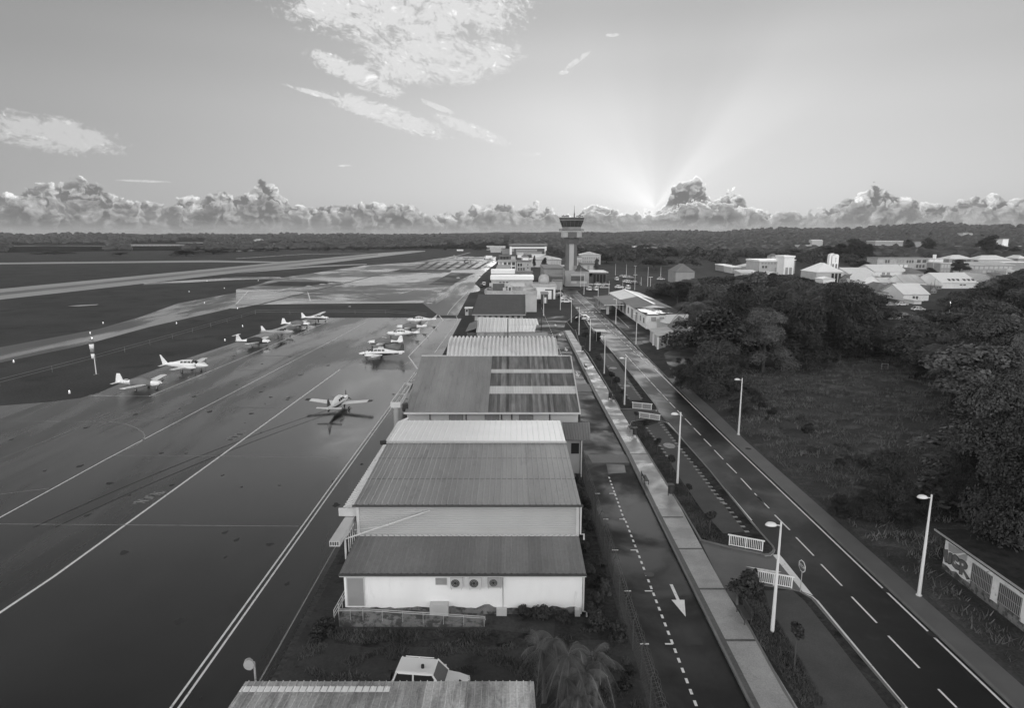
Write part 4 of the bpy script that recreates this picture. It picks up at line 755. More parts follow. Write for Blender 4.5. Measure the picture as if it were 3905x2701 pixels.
mb.loft(rings); dome = part('dome', mb, 'stain_wall', dm, True); mb = MB(); mb.tube([(c0[0], Yd + 5, ztop - .1), (c0[0], Yd + 5, ztop + .35)], [.45, .3], 10); part('cap', mb, 'concrete', dome)
mb = MB(); e, f_ = P('o', 1457, 605, Yd), P('o', 1578, 590, Yd); mb.box(e[0], f_[0], Yd - .06, Yd, e[2] - .1, f_[2]); mb.box(P('o', 1552, 600, Yd)[0], f_[0], Yd - .06, Yd, 0, e[2] - .1); part('recess', mb, 'dark_wall', dm)
relpart_world(dm); 
# dm anchor moved: shift back because its meshes were placed in world space
house('dark_outbuilding', 'low dark outbuilding with slanting roof beside the hall', 'shed', 'o', 1178, 1285, 700, 800, 7, 'dark_wall', 'shed', 'roof_light', .7, .3, [(.1, .9, .2, .75, 2, 'grey_wall')])
house('storage_shed', 'narrow white shed wall right of the dark outbuilding', 'shed', 'o', 1290, 1328, 690, 762, 5, 'white_wall', 'flat', 'roof_tile', .3)
house('kiosk', 'dark tall kiosk with a white door in front of the domed block', 'kiosk', 'o', 1402, 1500, 665, 800, 5, 'dark_wall', 'flat', 'grey_wall', .6, .2, [(.38, .82, .05, .68, 1, 'white_wall')])
house('white_row_building', 'single storey row with bright white roof edge and stained wall behind the terrace', 'building', 'o', 668, 1275, 452, 560, 7, 'stain_wall', 'flat', 'roof_white', 1.6, .4, [(.18, .42, .1, .9, 3, 'dark_wall'), (.5, .72, .15, .8, 3, 'grey_wall')], Yd=255)
house('low_block', 'low block with bright white slab roof, in front of the two storey house', 'building', 'o', 672, 1005, 362, 400, 8, 'stain_wall', 'flat', 'roof_white', 1.8, .3, [(.05, .95, .3, .8, 6, 'dark_wall')], Yd=300)
house('low_block', 'low grey block with two small dark windows, right of the bright slab roof', 'building', 'o', 1012, 1268, 350, 400, 7, 'grey_wall', 'flat', 'roof_mid', .6, .3, [(.2, .5, .45, .9, 1, 'louvre'), (.62, .95, .45, .9, 1, 'louvre')], Yd=304)
tw = house('two_storey_house', 'two storey stained white house with eight dark windows by the far apron', 'house', 'o', 770, 1030, 178, 315, 12, 'white_wall', 'flat', 'grey_wall', .8, .4, [(.02, .25, .58, .9, 1, 'stain_wall'), (.27, .98, .56, .9, 3, 'dark_wall'), (.02, .22, .12, .42, 1, 'dark_wall'), (.27, .98, .10, .42, 3, 'dark_wall')])
mb = MB(); w_ = 9; mb.box(-8.3, 8.3, -1.1, 0, 6.2, 6.6); part('balcony', mb, 'pale_wall', tw)
house('roof_pavilion', 'open dark pavilion on posts standing behind the two storey house', 'pavilion', 'o', 785, 935, 105, 200, 8, 'dark_wall', 'flat', 'roof_mid', .6, .5, [(.05, .95, .5, .95, 3, 'glass')], Yd=470)
house('office_block', 'stained office block with stair windows right of the two storey house', 'building', 'o', 1040, 1248, 190, 320, 12, 'stain_wall', 'flat', 'roof_mid', .8, .4, [(.05, .4, .55, .85, 2, 'glass'), (.05, .6, .1, .4, 3, 'dark_wall'), (.74, .84, .62, .78, 1, 'louvre'), (.74, .84, .3, .45, 1, 'louvre')], Yd=440)
house('attic_block', 'small stained white block with tiny windows above the office block', 'building', 'o', 1130, 1215, 128, 200, 7, 'white_wall', 'flat', 'grey_wall', .5, .2, [(.3, .6, .3, .5, 1, 'louvre')], Yd=452)
house('wide_hall', 'wide low hall with pale hipped roof left of the tower', 'hall', 'o', 1240, 1695, 155, 240, 26, 'pale_wall', 'hip', 'roof_light', 3, .8, [(.65, 1, .1, .85, 4, 'stain_wall')], Yd=500)
th_ = house('theatre_block', 'big dull block with parapet roof between dome and tower', 'building', 'o', 1440, 1735, 300, 400, 40, 'grey_wall', 'flat', 'roof_mid', .8, .2, [(.5, .72, .15, .6, 1, 'pale_wall')], Yd=330)
mb = MB(); mb.box(-30, -22.5, .4, 45, 0, 7.5); part('wing', mb, 'stain_wall', th_)
for (x0, x1, y) in ((1500, 1735, 228), (1450, 1700, 262)):
    a, b = P('o', x0, y, 372), P('o', x1, y, 372); mb = MB(); mb.box(a[0] - th_.location[0], b[0] - th_.location[0], 39.3, 39.9, a[2] - 1, a[2]); part('parapet', mb, 'pale_wall', th_)
house('entrance_block', 'low dark entrance block under the theatre front with small lit openings', 'building', 'o', 1530, 1720, 410, 500, 8, 'dark_wall', 'flat', 'roof_mid', .6, .3, [(.1, .7, .4, .7, 4, 'grey_wall')], Yd=305)
house('entrance_block', 'grey wall block right of the dome with a plain parapet', 'building', 'o', 1580, 1712, 470, 600, 6, 'grey_wall', 'flat', 'roof_mid', .4, .2, [(.15, .45, .1, .5, 1, 'pale_wall')])
# big far hangar
bh = house('terminal_hangar', 'huge hangar with wide white door frame far behind the two storey house', 'hangar', 'c', 925, 1462, 712, 842, 45, 'dark_wall', 'flat', 'roof_mid', 2.0, 1)
Yh = bh.location[1]; k = Yh / 1440 / 3.8 / 1.6925 * 1.0
s_ = (P('c', 1462, 712, Yh)[0] - P('c', 925, 712, Yh)[0]) / 537
for a, b, c, d, m_ in [(-268, -236, 0, 118, 'white_wall'), (238, 268, 0, 118, 'white_wall'), (-236, 238, 90, 112, 'white_wall'), (-236, -205, 44, 90, 'grey_wall'), (-175, 130, 50, 78, 'grey_wall'), (-175, 200, 0, 44, 'grey_wall')]:
    mb = MB(); mb.box(a * s_, b * s_, -.9, -.1, c * s_, d * s_); part('door_frame' if m_ == 'white_wall' else 'door', mb, m_, bh)
for L in [('c', 590, 700, 740, 775, 'long low shed with pale roof left of the big hangar', 'pale_wall', 'gable_x', 'roof_light'), ('c', 680, 860, 745, 790, 'shed with pale roof touching the big hangar', 'grey_wall', 'gable_x', 'roof_light'), ('c', 815, 925, 760, 835, 'plain grey store left of the big hangar', 'grey_wall', 'flat', 'roof_mid'), ('c', 160, 245, 772, 788, 'low white hut at the end of the apron', 'white_wall', 'flat', 'roof_white')]:
    house('store_shed', L[5], 'shed', L[0], L[1], L[2], L[3], L[4], 15, L[6], L[7], L[8], 3 if L[7] != 'flat' else .4, .4)
for L in [('c', 1100, 1195, 866, 895, 'roof plant room with dark hipped cap behind the office block', 'pale_wall', 'hip', 'roof_mid', 600), ('c', 945, 1010, 868, 900, 'pale roof hut beside the pavilion', 'pale_wall', 'flat', 'roof_mid', 560), ('c', 1040, 1120, 840, 870, 'white low house in front of the big hangar', 'white_wall', 'gable_x', 'roof_light', 700), ('c', 1250, 1430, 843, 862, 'white low row in front of the big hangar', 'white_wall', 'flat', 'roof_white', 720)]:
    house('low_house', L[5], 'house', L[0], L[1], L[2], L[3], L[4], 10, L[6], L[7], L[8], 2 if L[7] != 'flat' else .4, .4, (), L[9])
# ---------------------------------------------------------------- control tower
YT = 318.0
tb = thing('control_tower', 'airport control tower with flared glass cab and balcony ring above the trees', 'control tower', (P('c', 1812, 1050, YT)[0], YT, 0)); TX = tb.location[0]
def tz(y): return P('c', 1812, y, YT)[2]
def tw_(px): return px / 3.8 * (YT * cP + 10) / FPX
def ringoct(r, z, n=16, ph=.5): return [(r * math.cos((k + ph) * 2 * math.pi / n), r * math.sin((k + ph) * 2 * math.pi / n), z) for k in range(n)]
def ringrect(w, d, z, ch=.0): return [(-w, -d, z), (w, -d, z), (w, d, z), (-w, d, z)]
M['tower_dark'] = mat('tower_dark_concrete', .10, .7, var=.15, scale=.2); M['tower_mid'] = mat('tower_concrete', .22, .7, var=.15, scale=.2, c2=.15, thr=.6); M['tower_light'] = mat('tower_panels', .36, .6, var=.08, scale=.2); M['cab_glass'] = mat('cab_glass', .05, .18, var=.3, scale=.3, spec=.8)
mb = MB(); w = tw_(85); mb.loft([ringrect(w * 1.02, w * .9, 0), ringrect(w * .86, w * .8, tz(700)), ringrect(w * .84, w * .8, tz(585))]); sh_ = part('shaft', mb, 'tower_dark', tb)
mb = MB(); w2 = tw_(32); mb.loft([[(-w2, -w * .98, 0), (w2, -w * .98, 0), (w2, -w * .8, 0), (-w2, -w * .8, 0)], [(-w2, -w * .84, tz(520)), (w2, -w * .84, tz(520)), (w2, -w * .7, tz(520)), (-w2, -w * .7, tz(520))]]); part('stair_rib', mb, 'tower_light', tb)
mb = MB(); mb.box(tw_(32), tw_(75), -w * 1.25, -w * .9, 0, tz(995)); part('stair_room', mb, 'tower_mid', tb)
mb = MB(); mb.loft([ringoct(tw_(100), tz(680), 8), ringoct(tw_(118), tz(600), 8)]); part('collar', mb, 'tower_dark', tb)
mb = MB(); mb.loft([ringoct(tw_(146), tz(592), 16), ringoct(tw_(146), tz(510), 16)]); eq = part('equipment_floor', mb, 'tower_light', tb)
mb = MB(); mb.box(-tw_(60), tw_(62), -tw_(155), -tw_(130), tz(585), tz(515)); part('dark_panel', mb, 'tower_dark', eq); mb = MB(); mb.loft([ringoct(tw_(152), tz(594)), ringoct(tw_(152), tz(584))]); part('ledge', mb, 'tower_mid', eq)
mb = MB(); mb.loft([ringoct(tw_(172), tz(497)), ringoct(tw_(175), tz(487))]); bal = part('balcony', mb, 'tower_mid', tb)
mb = MB(); r_ = tw_(174); zz0, zz1 = tz(487), tz(468)
for zq in (zz1, (zz0 + zz1) / 2): mb.tube([(r_ * math.cos(k * math.pi / 16), r_ * math.sin(k * math.pi / 16), zq) for k in range(33)], .06, 4, False)
for k in range(32): mb.tube([(r_ * math.cos(k * math.pi / 16), r_ * math.sin(k * math.pi / 16), zz0), (r_ * math.cos(k * math.pi / 16), r_ * math.sin(k * math.pi / 16), zz1)], .05, 4)
part('railing', mb, 'tower_mid', bal)
mb = MB(); mb.loft([ringoct(tw_(130), tz(492)), ringoct(tw_(130), tz(440))]); part('cab_base', mb, 'tower_mid', tb)
mb = MB(); mb.loft([ringoct(tw_(131), tz(440)), ringoct(tw_(165), tz(346))]); cab = part('cab_glazing', mb, 'cab_glass', tb)
mb = MB()
for k in range(16):
    a_ = (k + .5) * 2 * math.pi / 16; mb.tube([(tw_(132) * math.cos(a_), tw_(132) * math.sin(a_), tz(440)), (tw_(166) * math.cos(a_), tw_(166) * math.sin(a_), tz(346))], .09, 4)
part('mullions', mb, 'tower_dark', cab)
mb = MB(); mb.loft([ringoct(tw_(166), tz(346)), ringoct(tw_(176), tz(312)), ringoct(tw_(178), tz(303))]); part('cab_roof', mb, 'tower_dark', tb); mb = MB(); mb.loft([ringoct(tw_(168), tz(346)), ringoct(tw_(169.5), tz(341))]); part('rim_band', mb, 'tower_light', tb)
mb = MB(); zt0 = tz(303); mb.tube([(tw_(36), 0, zt0), (tw_(36), 0, tz(220)), (tw_(36), 0, tz(125))], [.22, .12, .05], 6); mb.tube([(tw_(36), 0, zt0), (tw_(36), 0, tz(240))], .3, 6); part('mast', mb, 'tower_dark', tb)
for x, h in ((-135, 22), (-120, 34), (-105, 20), (-85, 26), (-70, 38), (-58, 24), (-45, 34), (70, 24), (90, 30), (108, 44), (125, 26), (145, 24)):
    mb = MB(); q = tw_(x); mb.tube([(q, -1, zt0), (q, -1, zt0 + tw_(h))], .09, 5); mb.box(q - .35, q + .35, -1.2, -.8, zt0 + tw_(h) * .6, zt0 + tw_(h) * .6 + .35); part('antenna', mb, 'tower_dark', tb)
mb = MB(); mb.box(-tw_(90), tw_(240), -6, 10, 0, tz(1065)); bb = part('base_building', mb, 'grey_wall', tb)
mb = MB(); mb.box(-tw_(10), tw_(175), -6.15, -6.0, tz(1135), tz(1110)); part('window', mb, 'tower_light', bb)
mb = MB(); mb.box(-tw_(10), tw_(175), -6.12, -6.0, tz(1210), tz(1140)); part('panel', mb, 'dark_wall', bb)
for a, b in ((-12, 68), (110, 210)): mb = MB(); mb.box(tw_(a), tw_(b), -6.3, -6.0, tz(1245), tz(1215)); part('sign_panel', mb, 'pale_wall', bb)
mb = MB(); mb.prism([(tw_(40), -6.4, tz(1070)), (tw_(240), -6.4, tz(1070)), (tw_(150), 0, tz(1015)), (tw_(118), 2, tz(968))], (0, .3, 0)); part('swept_roof', mb, 'roof_tile', bb)
# buildings right of the tower
house('office_block', 'pale three storey office with flat roof right of the tower shaft', 'building', 'c', 1960, 2245, 845, 960, 20, 'pale_wall', 'hip', 'roof_light', 2.5, .8, [(.05, .95, .55, .8, 8, 'grey_wall'), (.05, .95, .2, .42, 8, 'grey_wall')], Yd=540)
house('office_block', 'low pale wing directly behind the tower shaft', 'building', 'c', 1885, 1970, 880, 950, 14, 'pale_wall', 'flat', 'roof_mid', .5, .3, [(.1, .9, .3, .7, 3, 'grey_wall')], Yd=520)
house('terminal_wing', 'grey two bay terminal wing right of the swept tower roof', 'building', 'c', 1970, 2155, 985, 1075, 18, 'grey_wall', 'flat', 'roof_mid', .8, .3, [(.05, .52, .15, .85, 1, 'pale_wall'), (.55, .97, .15, .85, 1, 'pale_wall')], Yd=430)
house('terminal_hall', 'low terminal hall with dark glazed front and light roof edge', 'building', 'c', 2050, 2330, 1105, 1240, 16, 'dark_wall', 'flat', 'roof_light', .5, .8, [(.3, .98, .1, .85, 4, 'glass')], Yd=330)
t = thing('white_canopy', 'small white rounded canopy beside the terminal hall', 'canopy', (P('c', 2085, 1150, 330)[0], 330, 0)); a = P('c', 2052, 1150, 330)[0] - t.location[0]; b = P('c', 2122, 1150, 330)[0] - t.location[0]; z_ = P('c', 2085, 1152, 330)[2]; mb = MB()
mb.loft([[(a, y, z_), (b, y, z_), (b, y, z_ + .3), ((a + b) / 2 + 1, y, z_ + 2.1), (a, y, z_ + 2.3)] for y in (0, 5)]); part('roof', mb, 'white_wall', t); mb = MB(); mb.box(a + .3, b - .3, .5, 4.5, 0, z_); part('base', mb, 'grey_wall', t)
# ---------------------------------------------------------------- right-hand side of the road
def PX(fr, x, y, X):
    r = ray(fr, x, y); t = X / r[0]; return Vector((X, r[1] * t, CAMH + r[2] * t))
def tri_roof(mb, a, b, c, d, t=.12):
    a, b, c, d = map(Vector, (a, b, c, d)); n = (b - a).cross(d - a).normalized() * t
    if n.z < 0: n = -n
    mb.add([a, b, c, d, a + n, b + n, c + n, d + n], [(3, 2, 1, 0), (4, 5, 6, 7), (0, 1, 5, 4), (1, 2, 6, 5), (2, 3, 7, 6), (3, 0, 4, 7)])
wh = thing('warehouse', 'long white walled warehouse with ridged roof, light far half and dark near half', 'warehouse', (41, 200, 0))
XW0, XW1, XM = 36.0, 46.4, 41.2; zE = 3.85; zR = 5.0
mb = MB(); mb.box(XW0, XW1, 170, 234, 0, zE - .05); mb.prism([(XW0 + .1, 185, zE - .05), (XW1 - .1, 185, zE - .05), (XM, 185, zR - .05)], (0, 49, 0)); part('wall', mb, 'white_wall', wh)
for y0, y1, m_, lab in ((209, 235, 'roof_light', 'light far half of the roof'), (184.6, 208.98, 'roof_mid', 'dull dark half of the roof')):
    mb = MB(); tri_roof(mb, (XW0 - .5, y0, zE - .08), (XM, y0, zR), (XM, y1, zR), (XW0 - .5, y1, zE - .08)); tri_roof(mb, (XM + .001, y0, zR), (XW1 + .5, y0, zE - .08), (XW1 + .5, y1, zE - .08), (XM + .001, y1, zR)); part('roof', mb, m_, wh, label=lab)
mb = MB(); mb.box(XM - .35, XM + .35, 184.6, 235, zR + .1, zR + .24); part('ridge_cap', mb, 'roof_white', wh)
mb = MB(); mb.box(XW0 - .3, XW1 + .3, 169.6, 184.5, zE - .04, zE + .2); part('roof', mb, mat('wet_flat_roof', .035, .55, rvar=.42, rscale=.16, rw=.05, rstretch=(1, .5, 1), var=.3, scale=.3, spec=.4), wh, label='flat dark wet roof at the near end')
for k, (y, w_, z0, z1) in enumerate([(172.5, .8, 1.2, 2.6), (177, .9, 1.2, 2.7), (182, 1.6, .2, 2.8), (189, 2.0, .2, 3.0), (196, 1.0, 1.0, 2.8), (201, 2.2, .2, 3.0), (208, 2.0, .2, 3.0), (214, 1.8, .2, 3.0)]):
    mb = MB(); mb.box(XW0 - .06, XW0 + .02, y, y + w_ * 1.6, z0, z1); part('window' if z0 > .5 else 'door', mb, 'grey_wall' if k % 2 else 'dark_wall', wh)
for x in (37.3, 39.5): mb = MB(); mb.box(x, x + 1.2, 169.5, 170, 2.2, 3.2); part('air_unit', mb, 'grey_wall', wh)
relpart_world(wh)
cn = thing('carport', 'grey flat carport roof on posts attached beside the long warehouse', 'carport', (32, 213, 0))
mb = MB(); tri_roof(mb, (29, 200.5, 3.1), (35.4, 200.5, 3.6), (35.4, 228, 3.6), (29, 228, 3.1), .15); part('roof', mb, 'roof_mid', cn)
mb = MB(); mb.box(30.0, 30.8, 202, 202.6, 0, 3.1); part('post', mb, 'pale_wall', cn)
for x, y in ((29.3, 212), (29.3, 222)): mb = MB(); mb.tube([(x, y, 0), (x, y, 3.1)], .12, 8); part('post', mb, 'metal', cn)
mb = MB(); mb.box(29, 35.4, 200.3, 200.49, 3.0, 3.25); part('fascia', mb, 'trim', cn); relpart_world(cn)
gh = thing('gable_house', 'board clad gabled house with a light door panel at the end of the warehouse', 'house', (41, 150, 0))
Yg = 146; pk = P('e', 1205, 1065, Yg); el_, er_ = P('e', 1075, 1187, Yg), P('e', 1335, 1195, Yg); zq = pk[2]; far = G('e', 1105, 1020, zq)[1]
mb = MB(); ev = el_[2]; mb.prism([(el_[0], Yg, 0), (er_[0], Yg, 0), (er_[0], Yg, ev), (pk[0], Yg, zq), (el_[0], Yg, ev)], (0, far - Yg, 0)); part('wall', mb, 'grey_wall', gh)
mb = MB(); tri_roof(mb, (el_[0] - .5, Yg - .3, ev - .25), (pk[0], Yg - .3, zq + .05), (pk[0], far + .3, zq + .05), (el_[0] - .5, far + .3, ev - .25)); tri_roof(mb, (pk[0], Yg - .3, zq + .06), (er_[0] + .5, Yg - .3, ev - .25), (er_[0] + .5, far + .3, ev - .25), (pk[0], far + .3, zq + .06)); part('roof', mb, 'roof_mid', gh)
a, b = P('e', 1180, 1145, Yg), P('e', 1230, 1085, Yg); mb = MB(); mb.box(a[0], b[0], Yg - .06, Yg, a[2], b[2]); part('panel', mb, 'white_wall', gh)
a, b = P('e', 1140, 1216, Yg), P('e', 1178, 1208, Yg); mb = MB(); mb.box(a[0], b[0], Yg - .05, Yg, a[2], b[2]); part('window', mb, 'louvre', gh)
mb = MB()
for k in range(26): x = lerp(el_[0], er_[0], (k + .5) / 26); mb.box(x - .03, x + .03, Yg - .03, Yg - .001, 0, lerp(ev, zq, 1 - abs((x - pk[0])) / max(pk[0] - el_[0], er_[0] - pk[0])) - .15)
part('batten', mb, 'grey_wall', gh); relpart_world(gh)
ls = thing('lean_to_shed', 'white posted shed with streaky pale roof in front of the gabled house', 'shed', (36, 143, 0))
c1, c2, c3, c4 = P('e', 878, 1238, 139), P('e', 1072, 1192, 145.8), P('e', 985, 1128, 152), P('e', 775, 1152, 150)
mb = MB(); rib_sheet(mb, c1, c2, c3, c4, .4, .1, .05); part('roof', mb, mat('streaky_roof', .42, .5, var=.35, scale=.5, stretch=(.4, 2, 1), c2=.2, thr=.6), ls)
mb = MB(); mb.poly([(c1[0] + .3, c1[1] + .2, 0), (c4[0] + .4, c4[1] - .3, 0), (c4[0] + .4, c4[1] - .3, c4[2] - .15), (c1[0] + .3, c1[1] + .2, c1[2] - .15)]); mb.poly([(c1[0] + .3, c1[1] + .2, 0), (c2[0], c2[1] - .1, 0), (c2[0], c2[1] - .1, c2[2] - .2), (c1[0] + .3, c1[1] + .2, c1[2] - .2)]); part('wall', mb, 'pale_wall', ls)
for u in (.0, .45): mb = MB(); mb.obox((lerp(c1[0], c4[0], u) + .1, lerp(c1[1], c4[1], u), 0), .35, .35, lerp(c1[2], c4[2], u) - .1); part('post', mb, 'white_wall', ls)
relpart_world(ls)
bk = thing('rear_roof_house', 'house with pale hipped roof wedged between the warehouse and the gabled house', 'house', (43, 163, 0))
p1, p2, p3, p4 = P('e', 900, 1075, 157), P('e', 985, 1100, 157), P('e', 1235, 1080, 159), P('e', 1208, 997, 166); p5 = P('e', 962, 1002, 166)
mb = MB(); tri_roof(mb, p2, p3, p4, p5, .1); tri_roof(mb, p1, p2, p5 + Vector((.2, -.3, 0)), P('e', 945, 1050, 161), .1); part('roof', mb, 'roof_light', bk)
mb = MB(); mb.box(p2[0] + .3, p3[0] - .3, 158, 169.8, 0, p2[2] - .3); part('wall', mb, 'pale_wall', bk); relpart_world(bk)
# ---- graffiti building at the lower right
XG = 32.7; gb = thing('derelict_building', 'derelict flat roofed building with big grey graffiti letters and two barred windows', 'building', (36, 36, 0))
yA = PX('w', 345, 600, XG)[1]; zG = PX('w', 370, 205, XG)[2]
M['graf_wall'] = mat('derelict_wall', .66, .8, var=.12, scale=.8, c2=.26, thr=.605, fine=.08, bscale=5)
mb = MB(); mb.box(XG, XG + 8, 20, yA, 0, zG); part('wall', mb, 'graf_wall', gb)
mb = MB(); mb.box(XG - .55, XG + 8.4, 20, yA + .5, zG, zG + .22); part('roof', mb, mat('dark_mossy_slab', .022, .9, var=.6, scale=1.5, c2=.05, thr=.66, spec=.1), gb)
mb = MB(); mb.box(XG - .6, XG - .551, 20, yA + .55, zG + .12, zG + .26); part('roof_edge', mb, 'grey_wall', gb)
mb = MB(); y_ = yA
while y_ > 20: mb.prism([(XG - .03, y_, 0), (XG - .03, y_, .45 + .3 * noise.noise((y_ * 1.7, 0, 0))), (XG - .03, y_ - .5, .45 + .3 * noise.noise(((y_ - .5) * 1.7, 0, 0))), (XG - .03, y_ - .5, 0)], (.025, 0, 0)); y_ -= .5
part('stained_base', mb, 'concrete', gb)
def gp(L, d): return [(XG - d, PX('w', x, y, XG)[1], PX('w', x, y, XG)[2]) for x, y in L]
def gpoly(L, d, m_, nm, par=None): mb = MB(); mb.prism(gp(L, d), (.012, 0, 0)); return part(nm, mb, m_, par or gb)
gpoly([(427, 330), (640, 470), (560, 480), (500, 480), (430, 440)], .02, 'grey_wall', 'painted_patch'); gpoly([(560, 510), (640, 490), (680, 495), (678, 580), (620, 600), (570, 545)], .02, 'grey_wall', 'painted_patch')
M['graf_edge'] = mat('graffiti_outline', .05, .6); M['graf_fill'] = mat('graffiti_fill', .115, .6, var=.25, scale=2)
for L in [[(362, 420), (422, 425), (420, 470), (408, 612), (380, 600), (362, 520)],
          [(430, 470), (452, 462), (485, 480), (478, 600), (462, 628), (430, 628), (412, 610), (420, 560)],
          [(480, 500), (520, 488), (560, 520), (585, 575), (565, 600), (540, 590), (520, 560), (515, 590), (545, 620), (590, 650), (600, 700), (580, 718), (530, 700), (490, 660), (465, 610), (480, 590)],
          [(572, 548), (620, 560), (670, 595), (698, 650), (690, 690), (665, 705), (640, 700), (725, 830), (715, 842), (680, 838), (630, 730), (620, 780), (572, 760), (575, 700), (585, 650)]]:
    c = (sum(p[0] for p in L) / len(L), sum(p[1] for p in L) / len(L)); e = gpoly(L, .035, 'graf_edge', 'graffiti_letter'); gpoly([(c[0] + (x - c[0]) * .86, c[1] + (y - c[1]) * .88) for x, y in L], .05, 'graf_fill', 'letter_fill', e)
gpoly([(618, 612), (640, 625), (640, 655), (618, 645)], .064, 'pale_wall', 'letter_counter'); gpoly([(508, 585), (530, 605), (535, 635), (515, 620)], .064, 'pale_wall', 'letter_counter')
for L in [[(770, 610), (1040, 800), (1022, 1060), (748, 862)], [(1148, 884), (1452, 1100), (1425, 1365), (1125, 1150)]]:
    q = gp(L, .0); y0, y1 = q[0][1], q[1][1]; z1 = (q[0][2] + q[1][2]) / 2; z0 = (q[2][2] + q[3][2]) / 2; mb = MB(); mb.box(XG - .03, XG, y1, y0, z0, z1); w = part('window', mb, 'louvre', gb)
    mb = MB(); n = 12
    for k in range(n + 1): y = lerp(y1, y0, k / n); mb.box(XG - .07, XG - .045, y - .018, y + .018, z0, z1)
    for z in (z0, (z0 + z1) / 2, z1): mb.box(XG - .045, XG - .031, y1, y0, z - .02, z + .02)
    part('bars', mb, 'grey_wall', w); mb = MB(); mb.box(XG - .04, XG, y1, y0, .05, z0 - .02); part('dirty_panel', mb, 'concrete', w)
relpart_world(gb)
# ---- nearest shed roof at the bottom of the picture
nr_ = thing('carport', 'weathered corrugated shed roof with a white skylight strip, closest to the camera', 'carport', (-6, 22, 0))
a, b = G('D', 385, 1082, 4.0), G('l', 1480, 1408, 4.0); yN = (a[1] + b[1]) / 2
M['near_panels'] = mat('weathered_profiled_sheets', .42, .55, var=.25, scale=.7, stretch=(1.5, .3, 1), streak=(.96, .24, 0), c2=.27, thr=.55, fine=.25, bscale=8)
mb = MB(); rib_sheet(mb, (a[0] - .25, 14, 4.55), (b[0] + .2, 14, 4.55), (b[0], yN, 4.0), (a[0], yN, 4.0), .335, .035, .06); ro = part('roof', mb, 'near_panels', nr_)
mb = MB(); rib_sheet(mb, (a[0] + .02, yN - .82, 4.095), (a[0] + 7.0, yN - .82, 4.095), (a[0] + 7.0, yN - .42, 4.06), (a[0] + .02, yN - .42, 4.06), .335, .03, .035, .02); part('skylight_strip', mb, 'roof_white', ro)
mb = MB()
for x in (a[0] + .5, a[0] + 5, a[0] + 9, b[0] - .5):
    mb.tube([(x, yN - .4, 0), (x, yN - .4, 3.9)], .07, 8)
part('post', mb, 'metal', nr_); relpart_world(nr_)
